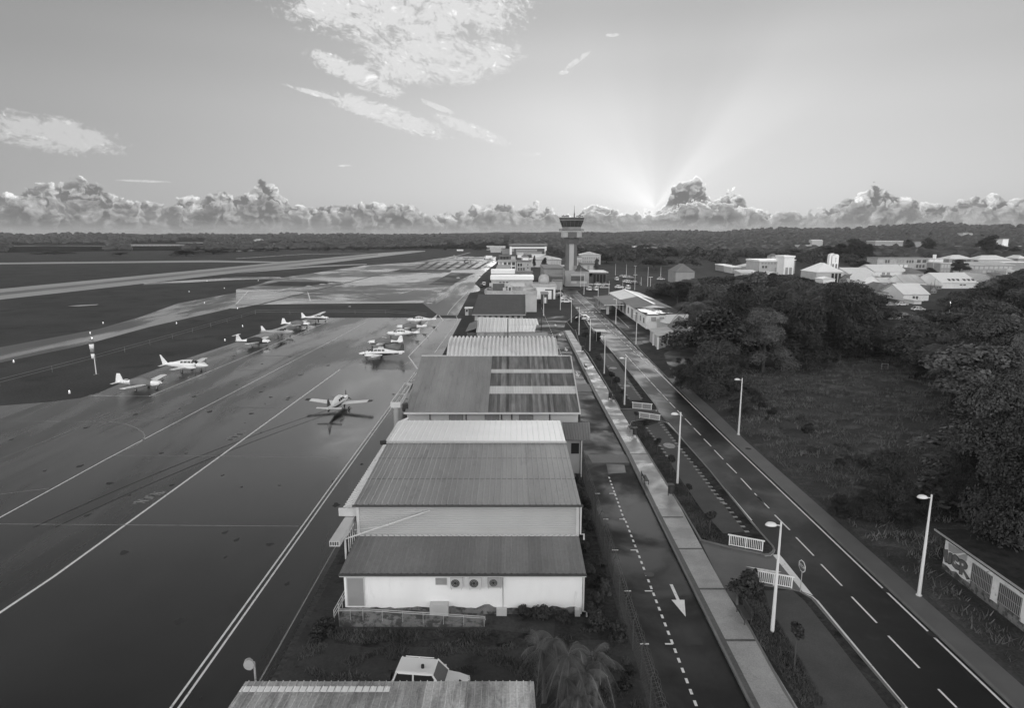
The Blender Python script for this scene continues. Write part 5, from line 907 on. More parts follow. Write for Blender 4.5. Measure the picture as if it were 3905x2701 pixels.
# ---------------------------------------------------------------- town beyond the trees on the right
T_ = [ # frame,x0,x1,ytop,ybase,depth,wall,roof,rm,rh,label,wins,Y
 ('q', 418, 560, 272, 400, 14, 'pale_wall', 'flat', 'roof_white', .6, 'pale two storey block with porthole windows left of the white hall', [(.15, .8, .55, .85, 3, 'grey_wall'), (.1, .6, .1, .35, 2, 'grey_wall')], 420),
 ('q', 295, 420, 245, 300, 16, 'grey_wall', 'flat', 'roof_white', .5, 'flat white roofed wing reaching left of the porthole block', [], 440),
 ('q', 600, 830, 258, 300, 14, 'pale_wall', 'hip', 'roof_light', 2.0, 'low shallow roofed shed left of the big white hall', [], 440),
 ('q', 835, 1240, 185, 380, 22, 'pale_wall', 'flat', 'roof_white', 1.0, 'big white hall with clerestory strip and flat bright roof among trees', [(.05, .95, .82, .95, 8, 'grey_wall'), (.08, .3, .55, .72, 2, 'dark_wall'), (.55, .72, .3, .6, 2, 'grey_wall')], 390),
 ('q', 800, 1360, 165, 240, 12, 'grey_wall', 'flat', 'roof_white', .5, 'upper white roof deck behind the big white hall', [], 416),
 ('q', 1010, 1098, 108, 130, 8, 'pale_wall', 'hip', 'roof_mid', 2, 'small square roof lantern house above the white roof deck', [], 470),
 ('q', 560, 820, 350, 410, 10, 'pale_wall', 'shed', 'roof_light', 1.0, 'pale lean-to roof peeping over the crowns', [], 350),
 ('q', 945, 1035, 345, 375, 8, 'white_wall', 'flat', 'roof_light', .3, 'small white wall block just below the big white hall', [], 352),
 ('g', 290, 545, 478, 560, 18, 'pale_wall', 'hip', 'roof_white', 4.5, 'white tent roofed church hall below the slab bell tower', [(.55, .95, .1, .9, 3, 'glass')], 330),
 ('g', 355, 468, 545, 575, 8, 'white_wall', 'hip', 'roof_white', 1.0, 'small low white pavilion under the church hall', [], 300),
 ('g', 600, 850, 490, 560, 20, 'white_wall', 'gable_x', 'roof_white', 2.5, 'broad white gabled hall right of the church', [(.02, .4, .55, .95, 3, 'stain_wall')], 340),
 ('g', 735, 890, 560, 600, 14, 'white_wall', 'gable_y', 'roof_white', 3.0, 'white gable front house in the middle of the roofs', [], 300),
 ('g', 628, 735, 560, 590, 12, 'grey_wall', 'gable_x', 'roof_mid', 2.5, 'grey roofed house left of the white gable front', [], 310),
 ('g', 850, 1165, 470, 520, 22, 'white_wall', 'gable_x', 'roof_white', 3.5, 'long white roofed hall in front of the apartment bar', [(.2, .5, .3, .8, 2, 'grey_wall')], 385),
 ('g', 1165, 1340, 490, 530, 20, 'pale_wall', 'hip', 'roof_mid', 3.0, 'hall with dull arched roof right of the long white hall', [], 380),
 ('g', 890, 1170, 522, 550, 10, 'pale_wall', 'flat', 'roof_white', .4, 'low white canopy row before the long hall', [], 350),
 ('g', 880, 1115, 575, 600, 12, 'pale_wall', 'shed', 'roof_white', 1.4, 'narrow white roofed row left of the arched porch house', [], 318),
 ('g', 1130, 1330, 575, 605, 14, 'white_wall', 'gable_x', 'roof_light', 3.0, 'white house with arched porch between the roofs', [(.6, .85, .1, .8, 1, 'dark_wall')], 312),
 ('g', 1090, 1340, 600, 625, 8, 'grey_wall', 'flat', 'roof_white', .4, 'pale strip roof under the arched porch house', [], 296),
 ('g', 850, 1060, 660, 705, 14, 'pale_wall', 'hip', 'roof_mid', 3.2, 'dark hip roofed villa nearest on the left of the town', [(.1, .95, .1, .7, 5, 'stain_wall')], 262),
 ('g', 985, 1260, 680, 715, 14, 'white_wall', 'hip', 'roof_mid', 3.6, 'dull hip roofed villa touching the white gabled house', [(.3, .5, .1, .9, 1, 'grey_wall')], 254),
 ('g', 1130, 1375, 690, 745, 15, 'white_wall', 'gable_x', 'roof_white', 3.2, 'white gabled house with stepped terrace roof, nearest of the town', [(.35, .6, .2, .7, 2, 'dark_wall')], 244),
 ('g', 1230, 1305, 755, 770, 6, 'white_wall', 'flat', 'roof_white', .3, 'tiny white garage roof below the stepped house', [], 232),
 ('g', 1500, 1840, 580, 640, 20, 'white_wall', 'gable_x', 'roof_white', 4.0, 'long white building whose roof carries six small dark dormers', [(.5, .7, .55, .75, 2, 'louvre')], 300),
 ('g', 1840, 2000, 560, 620, 22, 'pale_wall', 'gable_y', 'roof_light', 3.0, 'gabled end block right of the dormered roof', [(.25, .45, .6, .8, 1, 'louvre')], 312),
 ('g', 880, 1385, 345, 440, 14, 'stain_wall', 'flat', 'grey_wall', .5, 'long weathered three storey apartment bar with irregular balconies', [(.02, .12, .62, .9, 1, 'pale_wall'), (.14, .24, .58, .88, 2, 'dark_wall'), (.36, .52, .6, .9, 3, 'grey_wall'), (.55, .7, .58, .85, 3, 'dark_wall'), (.05, .3, .15, .45, 3, 'dark_wall'), (.42, .6, .12, .42, 2, 'white_wall'), (.74, .92, .12, .42, 3, 'dark_wall'), (.74, .95, .6, .88, 2, 'dark_wall')], 470),
 ('g', 1380, 1515, 352, 440, 16, 'white_wall', 'flat', 'roof_light', .5, 'plain white end block of the apartment bar', [], 468),
 ('g', 1488, 1590, 395, 500, 14, 'grey_wall', 'flat', 'roof_light', .6, 'two level school wing behind the round tree', [(.05, .95, .55, .9, 3, 'pale_wall'), (.05, .95, .1, .4, 3, 'stain_wall')], 420),
 ('g', 1760, 2200, 410, 520, 14, 'grey_wall', 'shed', 'roof_light', 1.5, 'long two level school wing with pale panels at right', [(.02, .98, .55, .88, 9, 'pale_wall'), (.3, .75, .05, .4, 4, 'stain_wall')], 415),
 ('g', 2000, 2330, 385, 420, 14, 'grey_wall', 'flat', 'roof_white', .6, 'flat white roofed range behind the school wing', [], 450),
 ('g', 1570, 1810, 350, 372, 14, 'grey_wall', 'hip', 'roof_white', 3.0, 'white pyramid roof above the round tree', [(.1, .9, .1, .9, 4, 'dark_wall')], 500),
 ('g', 1850, 2190, 360, 385, 16, 'grey_wall', 'hip', 'roof_white', 3.5, 'wide white hipped roof right of the pyramid roof', [(.1, .9, .1, .9, 5, 'stain_wall')], 500),
 ('g', 2240, 2330, 345, 372, 14, 'grey_wall', 'hip', 'roof_white', 2.5, 'white hipped roof cut by the right frame edge', [], 505),
 ('g', 855, 1125, 182, 235, 24, 'grey_wall', 'flat', 'roof_light', 1.4, 'long grey institute building on the rise behind the crowns', [(.02, .98, .25, .7, 14, 'stain_wall')], 1000),
 ('g', 1240, 1305, 185, 230, 24, 'grey_wall', 'flat', 'roof_mid', 1.0, 'grey stub wing right of the institute building', [], 1010),
 ('g', 1800, 1872, 235, 268, 14, 'pale_wall', 'flat', 'roof_light', 1, 'pale low block left of the tall dark tree', [(.1, .9, .1, .5, 3, 'dark_wall')], 900),
 ('g', 1640, 1760, 232, 256, 14, 'grey_wall', 'hip', 'roof_light', 1.5, 'grey house row among trees on the rise', [], 930),
 ('g', 1705, 1798, 100, 205, 20, 'pale_wall', 'hip', 'roof_mid', 3, 'pale stepped apartment tower on the skyline hill', [(.05, .95, .72, .9, 5, 'grey_wall'), (.2, .8, .35, .6, 4, 'grey_wall')], 1500),
 ('g', 2090, 2145, 160, 240, 18, 'white_wall', 'flat', 'pale_wall', 1, 'plain white tower block right of the tall dark tree', [], 850),
 ('g', 2140, 2330, 232, 262, 18, 'pale_wall', 'flat', 'roof_white', 1, 'white flat roofed range at the right edge of the rise', [(.1, .9, .1, .6, 4, 'stain_wall')], 830),
 ('g', 130, 240, 222, 265, 16, 'pale_wall', 'flat', 'roof_light', .8, 'pale block above the forest left of the bell tower', [(.05, .5, .1, .8, 2, 'grey_wall')], 900),
 ('g', 245, 350, 172, 190, 12, 'pale_wall', 'gable_x', 'roof_white', 1.5, 'small white house on the left part of the rise', [], 1150),
 ('g', -20, 75, 335, 400, 12, 'white_wall', 'flat', 'roof_white', 1.0, 'white balcony end of the hall hidden by trees', [(.1, .9, .1, .5, 2, 'grey_wall')], 380),
 ('e', 1075, 1280, 535, 572, 16, 'grey_wall', 'hip', 'roof_mid', 4.0, 'isolated white house with dull roof in the middle of the forest', [], 330),
 ('e', 620, 725, 262, 275, 14, 'white_wall', 'flat', 'roof_white', .6, 'white roof strip glimpsed between far crowns', [], 800),
 ('e', 680, 865, 275, 292, 20, 'grey_wall', 'flat', 'roof_light', .8, 'grey depot roof glimpsed right of the white strip', [(.1, .9, .1, .7, 5, 'dark_wall')], 780),
 ('a', 70, 565, 245, 283, 16, 'pale_wall', 'flat', 'roof_mid', 1.5, 'long low terminal range nearest to the runway at far left', [(.02, .95, .1, .5, 8, 'stain_wall')], 1150),
 ('a', 75, 925, 205, 235, 30, 'grey_wall', 'flat', 'roof_mid', 1.5, 'very long grey depot behind the low terminal range', [(.05, .98, .2, .6, 10, 'pale_wall')], 1350),
 ('a', 230, 445, 143, 160, 16, 'grey_wall', 'flat', 'roof_mid', 1.0, 'grey block on the rise above the long depot', [], 1900),
 ('a', 458, 552, 146, 163, 14, 'grey_wall', 'flat', 'roof_mid', 1.0, 'smaller grey block right of the one on the rise', [], 1910),
 ('a', 1120, 1560, 190, 235, 26, 'stain_wall', 'flat', 'roof_mid', 1.0, 'long stained housing block behind the white hangars', [(.02, .98, .2, .8, 12, 'grey_wall')], 1350),
 ('a', 1195, 1365, 228, 260, 22, 'white_wall', 'gable_y', 'roof_white', 2.5, 'left of two white hangars by the far side of the runway', [], 1230),
 ('a', 1368, 1465, 228, 260, 22, 'white_wall', 'gable_y', 'roof_white', 2.0, 'right one of two white hangars by the far side of the runway', [], 1230),
 ('a', 1530, 1840, 172, 198, 20, 'grey_wall', 'flat', 'roof_mid', 1.0, 'grey range on the left skyline beside the housing block', [(.05, .95, .2, .7, 8, 'stain_wall')], 1600),
 ('n', 150, 235, 38, 75, 14, 'pale_wall', 'hip', 'roof_light', 3, 'pale villa standing clear of the far left trees', [(.1, .9, .2, .8, 4, 'grey_wall')], 1500),
 ('n', 315, 780, 75, 108, 20, 'stain_wall', 'gable_x', 'roof_mid', 2.5, 'stained housing row behind the middle of the runway', [(.02, .98, .2, .8, 14, 'grey_wall')], 1400),
 ('n', 2240, 2330, 110, 128, 14, 'pale_wall', 'gable_x', 'roof_light', 2, 'pale hut by the end of the far apron', [], 900)]
for q in T_:
    nm = 'house' if any(w_ in q[10] for w_ in ('house', 'villa')) else 'hall' if 'hall' in q[10] else 'building'
    house(nm, q[10], nm, q[0], q[1], q[2], q[3], q[4], q[5], q[6], q[7], q[8], q[9], .4, q[11], q[12])
sm_ = [('g', 1350, 1440, 545, 575, 'gable_x', 'roof_mid', 'pale', 'dull ridge roofed house between the arched porch house and dormered building'), ('g', 1440, 1500, 610, 640, 'flat', 'roof_light', 'grey', 'little grey flat house at the left foot of the dormered building'), ('g', 780, 860, 520, 548, 'hip', 'roof_light', 'pale', 'small pale hipped house left of the low canopy row'), ('g', 1340, 1400, 500, 525, 'flat', 'roof_mid', 'grey', 'small grey box house beside the arched roof hall'), ('g', 1000, 1090, 552, 572, 'shed', 'roof_mid', 'grey', 'grey lean-to house behind the narrow white row'), ('g', 1600, 1700, 520, 550, 'gable_x', 'roof_white', 'pale', 'white roofed cottage under the round school tree'), ('g', 1700, 1770, 470, 500, 'hip', 'roof_mid', 'pale', 'dull hipped cottage right of the round school tree'), ('g', 560, 610, 520, 545, 'flat', 'roof_white', 'pale', 'tiny white roofed hut between church hall and broad gabled hall'), ('g', 1385, 1450, 655, 680, 'gable_y', 'roof_mid', 'grey', 'grey gable fronted cottage right of the stepped terrace house'), ('g', 2010, 2100, 520, 560, 'gable_x', 'roof_mid', 'grey', 'dull roofed house under the right school wing'), ('g', 2120, 2230, 470, 500, 'hip', 'roof_light', 'pale', 'light hipped house at the right end of the school wing'), ('g', 900, 985, 440, 462, 'gable_x', 'roof_mid', 'grey', 'low dull house before the left end of the apartment bar')]
for fr_, a_, b_, c_, d_, rt, rm_, wl_, lb_ in sm_: house('house', lb_, 'house', fr_, a_, b_, c_, d_, 9, wl_ + '_wall', rt, rm_, 1.8 if rt != 'flat' else .3, .3, [(.1, .9, .3, .75, 2, 'dark_wall')])
# church slab tower
ct = thing('bell_tower', 'white slab bell tower with a curved fin beside it, above the church hall', 'bell tower', (P('q', 1940, 300, 350)[0], 350, 0)); cx0 = ct.location[0]
def bx(x): return P('q', x, 200, 350)[0] - cx0
def bz(y): return P('q', 1940, y, 350)[2]
mb = MB(); x0, x1 = bx(1897), bx(1990); mb.prism([(x0, 0, 0), (x1, 0, 0), (x1, 0, bz(95)), (lerp(x0, x1, .8), 0, bz(78)), (lerp(x0, x1, .4), 0, bz(74)), (x0, 0, bz(84))], (0, 3.0, 0)); part('wall', mb, 'white_wall', ct)
for a, b in ((1905, 1924), (1950, 1972)): mb = MB(); mb.box(bx(a), bx(b), -.08, 0, bz(285), bz(218)); part('opening', mb, 'dark_wall', ct)
mb = MB(); mb.box(bx(1943), bx(1950), -.1, 0, bz(195), bz(120)); mb.box(bx(1932), bx(1961), -.1, 0, bz(140), bz(136)); part('cross', mb, 'stain_wall', ct)
mb = MB(); L = [(1868, 300), (1866, 180), (1868, 100), (1878, 78), (1895, 66), (1925, 62)]
for k in range(len(L) - 1): mb.loft([[(bx(L[i][0]) - .5, 0, bz(L[i][1])), (bx(L[i][0]) + .5, 0, bz(L[i][1]) - (.8 if i > 2 else 0)), (bx(L[i][0]) + .5, 2.4, bz(L[i][1]) - (.8 if i > 2 else 0)), (bx(L[i][0]) - .5, 2.4, bz(L[i][1]))] for i in (k, k + 1)])
for y in (190, 290): mb.box(bx(1866), bx(1900), .5, 1.2, bz(y), bz(y) + .4)
part('fin', mb, 'white_wall', ct)
# dormers on the long white roof
lg = [o for o in bpy.data.objects if o.get('label', '').startswith('long white building whose')][0]
for k, x in enumerate((1555, 1597, 1640, 1700, 1743, 1785)):
    c = P('g', x, 565, 303); lx, lz = c[0] - lg.location[0], c[2]; mb = MB(); mb.prism([(lx - 1.1, 1.5, lz - 1), (lx + 1.1, 1.5, lz - 1), (lx, 1.5, lz + 1.2)], (0, 3, 0)); part('dormer', mb, 'dark_wall', lg)
# ---------------------------------------------------------------- aeroplanes
M['plane_white'] = mat('aircraft_white', .82, .28, var=.03, scale=1, spec=.5); M['plane_grey'] = mat('aircraft_grey', .42, .3, var=.05, scale=1)
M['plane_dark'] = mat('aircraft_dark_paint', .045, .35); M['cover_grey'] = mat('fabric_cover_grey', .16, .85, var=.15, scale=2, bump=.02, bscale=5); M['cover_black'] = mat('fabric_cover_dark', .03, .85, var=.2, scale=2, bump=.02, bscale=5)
M['chrome'] = mat('polished_metal', .6, .25, metal=.8)
def text_mesh(txt, size, name, m, par, mtx):
    cu = bpy.data.curves.new(name, 'FONT'); cu.body = txt; cu.size = size; cu.align_x = 'CENTER'; cu.align_y = 'CENTER'; cu.extrude = .004
    o = bpy.data.objects.new(name, cu); COL.objects.link(o); bpy.context.view_layer.update()
    me = bpy.data.meshes.new_from_object(o.evaluated_get(bpy.context.evaluated_depsgraph_get())); bpy.data.objects.remove(o)
    me.transform(mtx); me.materials.clear(); me.materials.append(m); r = bpy.data.objects.new(name, me); COL.objects.link(r); r.parent = par; return r
def plane(label, loc, yaw, kind='low', L=8.0, span=10.2, cover=None, belly=None, ttail=False, fin=None, tips=None, reg=None, body='plane_white', canard=False, group='light aircraft parked on the wet apron', swept=.35):
    t = thing('light_aircraft', label, 'aeroplane', loc, yaw, group); s = L / 8.0
    twin = kind == 'twin'; high = kind == 'high'; zw = 1.95 if high else .82; zb = .62
    # stations x, half width, z bottom, z top (nose +x)
    if twin: st = [(3.75, .05, 1.0, 1.1), (3.4, .22, .82, 1.25), (2.7, .42, .68, 1.45), (2.0, .54, .6, 1.62), (1.45, .58, .58, 1.98), (.6, .6, .56, 2.1), (-.8, .58, .58, 2.05), (-2.0, .44, .68, 1.75), (-3.2, .22, .86, 1.5), (-4.2, .06, 1.05, 1.32)]
    elif high: st = [(3.05, .12, 1.05, 1.35), (2.9, .42, .8, 1.5), (2.0, .52, .66, 1.58), (1.3, .55, .6, 2.0), (.3, .56, .58, 2.08), (-.8, .5, .62, 1.98), (-2.0, .32, .8, 1.6), (-3.6, .14, 1.05, 1.42), (-4.7, .05, 1.2, 1.38)]
    else: st = [(3.1, .12, .98, 1.3), (2.95, .42, .74, 1.45), (2.1, .52, .6, 1.52), (1.25, .57, .56, 1.6), (.7, .59, .55, 1.98), (-.3, .58, .55, 2.0), (-1.3, .48, .6, 1.75), (-2.6, .28, .78, 1.42), (-3.8, .13, .92, 1.28), (-4.7, .04, 1.02, 1.2)]
    st = [(x * s, w, a, b) for x, w, a, b in st]
    def sect(x):
        for (x0, w0, a0, b0), (x1, w1, a1, b1) in zip(st, st[1:]):
            if x <= x0 and x >= x1: u = (x0 - x) / (x0 - x1); u_ = u; return lerp(w0, w1, u_), lerp(a0, a1, u_), lerp(b0, b1, u_)
        return st[-1][1:] if x < 0 else st[0][1:]
    def pt(x, a, off=0.0):
        w, z0, z1 = sect(x); c, sn = math.cos(a), math.sin(a); e = .8
        return (x, (w + off) * math.copysign(abs(c) ** e, c), (z0 + z1) / 2 + ((z1 - z0) / 2 + off) * math.copysign(abs(sn) ** e, sn))
    xs = sorted({q[0] for q in st} | {lerp(st[0][0], st[-1][0], k / 22) for k in range(23)}, reverse=True); N = 16
    mb = MB(); mb.loft([[pt(x, k * 2 * math.pi / N) for k in range(N)] for x in xs]); fu = part('fuselage', mb, body, t, True)
    def patch_(x0, x1, a0, a1, off, m_, nm, par=fu, nx=6, na=5, both=True):
        mb = MB()
        for sg in ((1, -1) if both else (1,)):
            g = [[pt(lerp(x0, x1, i / nx), lerp(a0, a1, j / na), off) for j in range(na + 1)] for i in range(nx + 1)]
            g = [[(p[0], p[1] * sg, p[2]) for p in r] for r in g]; o = len(mb.v); mb.v += [p for r in g for p in r]
            for i in range(nx):
                for j in range(na):
                    q = (o + i * (na + 1) + j, o + i * (na + 1) + j + 1, o + (i + 1) * (na + 1) + j + 1, o + (i + 1) * (na + 1) + j); mb.f.append(q)
        return part(nm, mb, m_, par, True)
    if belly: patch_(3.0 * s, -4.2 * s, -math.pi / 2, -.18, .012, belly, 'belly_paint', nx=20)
    if cover:
        x1_, x2_ = (1.7 * s, -1.9 * s)
        mb = MB(); mb.loft([[pt(x, k * 2 * math.pi / N, .07 if 0 < i < 9 else .03) for k in range(N)] for i, x in enumerate([lerp(x1_, x2_, q / 9) for q in range(10)])]); c = part('fabric_cover', mb, cover, t, True)
    else:
        gx = [(1.45, 1.0), (.92, .35), (.27, -.35), (-.45, -.95)] if twin else ([(1.2, .75), (.68, .05), (-.05, -.6)] if high else [(1.1, .7), (.62, .05), (-.05, -.6), (-.7, -1.1)])
        for a, b in gx: patch_(a * s, b * s, .22, .78, .014, 'glass', 'window', nx=2, na=3)
        patch_((1.95 if not twin else 1.98) * s - .35 * s * (not twin), 1.1 * s, .55, math.pi / 2, .014, 'glass', 'windscreen', nx=4, na=5)
    # wings
    def wing(nm, yr, yt, xr, cr, ct, zr, ztp, sweep, th=.12, tipm=None, m_=body, par=t):
        out = []
        for sg in (1, -1):
            def sec(u, y, extra=0):
                c = lerp(cr, ct, u); x0 = xr - sweep * u; z = lerp(zr, ztp, u); h = th * c
                return [(x0, sg * y, z), (x0 - .12 * c, sg * y, z + h * .55), (x0 - .4 * c, sg * y, z + h * .6), (x0 - c, sg * y, z), (x0 - .4 * c, sg * y, z - h * .35), (x0 - .1 * c, sg * y, z - h * .3)]
            um = .86 if tipm else 1.0; mb = MB(); mb.loft([sec(u, lerp(yr, yt, u)) for u in (0, um * .5, um)]); w = part(nm, mb, m_, par); out.append(w)
            if tipm: mb = MB(); mb.loft([sec(um + .001, lerp(yr, yt, um + .001)), sec(.97, lerp(yr, yt, .97)), [(p[0] - .25, p[1], p[2]) if i < 2 else p for i, p in enumerate(sec(1, yt))]]); part('wing_tip', mb, tipm, w)
        return out
    wx = .95 * s
    if high:
        wing('wing', 0.0, span / 2, wx + .1, 1.55, 1.05, zw + .12, zw + .3, .15)
        mb = MB()
        for sg in (1, -1): mb.tube([(wx - .5, sg * .5, .8), (wx - .55, sg * span * .24, zw + .18)], .04, 6)
        part('wing_strut', mb, body, t)
    else: wing('wing', .3, span / 2, wx + .15, 1.75 if not twin else 1.9, 1.15, zw, zw + .48 * span / 10, .25, tipm=tips)
    xt = -3.55 * s; zt = (1.15 if not ttail else 2.42)
    wing('tailplane', .02, span * .18 if not ttail else span * .16, xt + .05 - (ttail * .45), .85, .6, zt, zt + .04, .18, .08)
    fm = fin or body; mb = MB(); fh = 2.55 if not twin else 2.95; sw = swept * 2.2
    mb.loft([[(xt + .55, -.05, 1.2), (xt + .55, .05, 1.2), (xt - 1.0, .03, 1.15), (xt - 1.0, -.03, 1.15)], [(xt + .30 - sw * .25, -.04, 1.5), (xt + .30 - sw * .25, .04, 1.5), (xt - 1.02, .03, 1.5), (xt - 1.02, -.03, 1.5)]]); part('fin_root', mb, body, t)
    mb = MB(); mb.loft([[(xt + .30 - sw * .25, -.045, 1.501), (xt + .30 - sw * .25, .045, 1.501), (xt - 1.02, .03, 1.501), (xt - 1.02, -.03, 1.501)], [(xt + .05 - sw, -.03, fh), (xt + .05 - sw, .03, fh), (xt - .62 - sw * .62, .02, fh), (xt - .62 - sw * .62, -.02, fh)]]); part('fin', mb, fm, t)
    # engine(s), propeller
    def prop(x, y, z, r, n=2, ph=.35):
        mb = MB(); mb.loft([[(x + dx, y + rr * math.cos(k * math.pi / 5), z + rr * math.sin(k * math.pi / 5)) for k in range(10)] for dx, rr in ((0, .17), (.15, .13), (.28, .03))]); sp = part('spinner', mb, body, t)
        for k in range(n):
            a = ph + k * 2 * math.pi / n; c, s_ = math.cos(a), math.sin(a); mb = MB()
            def bl(rd, w): return [(x + .06, y + c * rd - s_ * w, z + s_ * rd + c * w), (x + .10, y + c * rd - s_ * w, z + s_ * rd + c * w), (x + .12, y + c * rd + s_ * w, z + s_ * rd - c * w), (x + .08, y + c * rd + s_ * w, z + s_ * rd - c * w)]
            mb.loft([bl(.12, .05), bl(r * .5, .085), bl(r, .04)]); part('propeller_blade', mb, 'plane_dark', sp)
    if twin:
        for sg in (1, -1):
            y = sg * span * .165; mb = MB(); mb.loft([[(x, y + rw * math.cos(k * math.pi / 6), 1.0 + zc + rh * math.sin(k * math.pi / 6)) for k in range(12)] for x, rw, rh, zc in ((2.25 * s, .16, .16, 0), (2.05 * s, .33, .28, 0), (1.3 * s, .36, .32, -.02), (.2 * s, .28, .24, -.04), (-.7 * s, .06, .06, -.04))]); part('engine_nacelle', mb, body, t, True)
            mb = MB(); mb.box(2.10 * s, 2.2 * s, y - .24, y + .24, .74, .84); part('air_intake', mb, 'plane_dark', t); prop(2.26 * s, y, 1.0, .95, 2, 1.45)
    else: prop(3.1 * s, 0, 1.15, .95, 3 if tips else 2, .5 if not tips else math.pi / 2)
    mb = MB()
    # landing gear: each leg its own part with a wheel
    for x, y, r in ((2.35 * s, 0, .19), (-.15 * s, span * .155, .22), (-.15 * s, -span * .155, .22)):
        if high and y: p0 = (x, math.copysign(.4, y), .75); y = math.copysign(1.15, y)
        else: p0 = (x, y, .9)
        mb = MB(); mb.tube([p0, (x, y, r)], .045, 6); g = part('landing_gear', mb, 'plane_grey', t); mb = MB(); mb.tube([(x, y - .08, r), (x, y + .08, r)], r, 14); wv = part('wheel', mb, 'black', g); 
        mb = MB(); mb.tube([(x, y - .09, r), (x, y + .09, r)], r * .45, 8); part('hub', mb, 'plane_grey', wv)
    if reg:
        txt, m_ = reg
        for sg in (1, -1):
            x = -2.35 * s; w, z0, z1 = sect(x); tilt = math.atan2(sect(x + .6)[0] - sect(x - .6)[0], 1.2)
            text_mesh(txt, .46, 'registration', M[m_], t, Matrix.Translation((x, sg * (w + .03), (z0 + z1) / 2 - .08)) @ Matrix.Rotation(math.pi if sg > 0 else 0, 4, 'Z') @ Matrix.Rotation(tilt * -1, 4, 'Z') @ Matrix.Rotation(math.pi / 2, 4, 'X'))
    return t
plane('white single with mid grey cabin cover, nearest to the windsock', G('x', 870, 968), R(-6), 'low', 8.2, 10.2, 'cover_grey', None, reg=('F-OGRK', 'plane_grey'), swept=.1)
plane('white twin with tall swept fin standing next to the windsock side covered single', G('x', 1765, 598), R(-4), 'twin', 8.6, 10.8, None, None, swept=.55)
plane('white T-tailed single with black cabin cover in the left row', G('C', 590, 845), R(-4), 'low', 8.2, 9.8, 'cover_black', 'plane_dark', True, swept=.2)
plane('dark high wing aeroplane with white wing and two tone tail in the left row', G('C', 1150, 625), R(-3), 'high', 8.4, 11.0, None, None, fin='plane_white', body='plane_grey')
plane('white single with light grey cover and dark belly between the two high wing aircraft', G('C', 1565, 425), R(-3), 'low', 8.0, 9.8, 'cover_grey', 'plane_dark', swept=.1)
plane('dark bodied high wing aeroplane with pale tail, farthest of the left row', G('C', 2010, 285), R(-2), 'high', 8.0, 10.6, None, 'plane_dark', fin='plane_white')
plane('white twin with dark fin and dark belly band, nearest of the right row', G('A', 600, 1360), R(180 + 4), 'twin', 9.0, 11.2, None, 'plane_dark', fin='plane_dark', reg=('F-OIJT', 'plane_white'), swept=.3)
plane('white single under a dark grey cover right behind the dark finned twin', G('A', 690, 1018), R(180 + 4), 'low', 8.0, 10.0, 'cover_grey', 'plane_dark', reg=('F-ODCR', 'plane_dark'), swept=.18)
plane('uncovered white single with long swept striped fin in the middle of the right row', G('A', 1215, 745), R(180 + 3), 'low', 8.2, 10.0, None, None, fin='plane_grey', reg=('F-OHSE', 'plane_dark'), swept=.6)
plane('grey covered single with swept striped fin, second from the far end of the right row', G('A', 1470, 545), R(180 + 3), 'low', 8.2, 10.0, 'cover_grey', None, fin='plane_grey', swept=.6)
plane('white cabin single with hump top, farthest of the right row', G('A', 1760, 335), R(180 + 3), 'low', 8.6, 10.4, None, None, fin='plane_grey', swept=.6)
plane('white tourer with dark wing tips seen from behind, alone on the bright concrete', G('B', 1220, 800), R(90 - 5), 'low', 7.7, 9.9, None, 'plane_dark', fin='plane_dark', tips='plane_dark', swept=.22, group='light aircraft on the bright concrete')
# turboprop far away
tpz = G('n', 2015, 228); tp = plane('small grey turboprop with high tail parked far away on the wet apron', tpz, R(10), 'twin', 8.6, 11, None, None, True, body='plane_grey', group='aircraft parked far away'); tp.scale = (2.1, 2.1, 2.1)
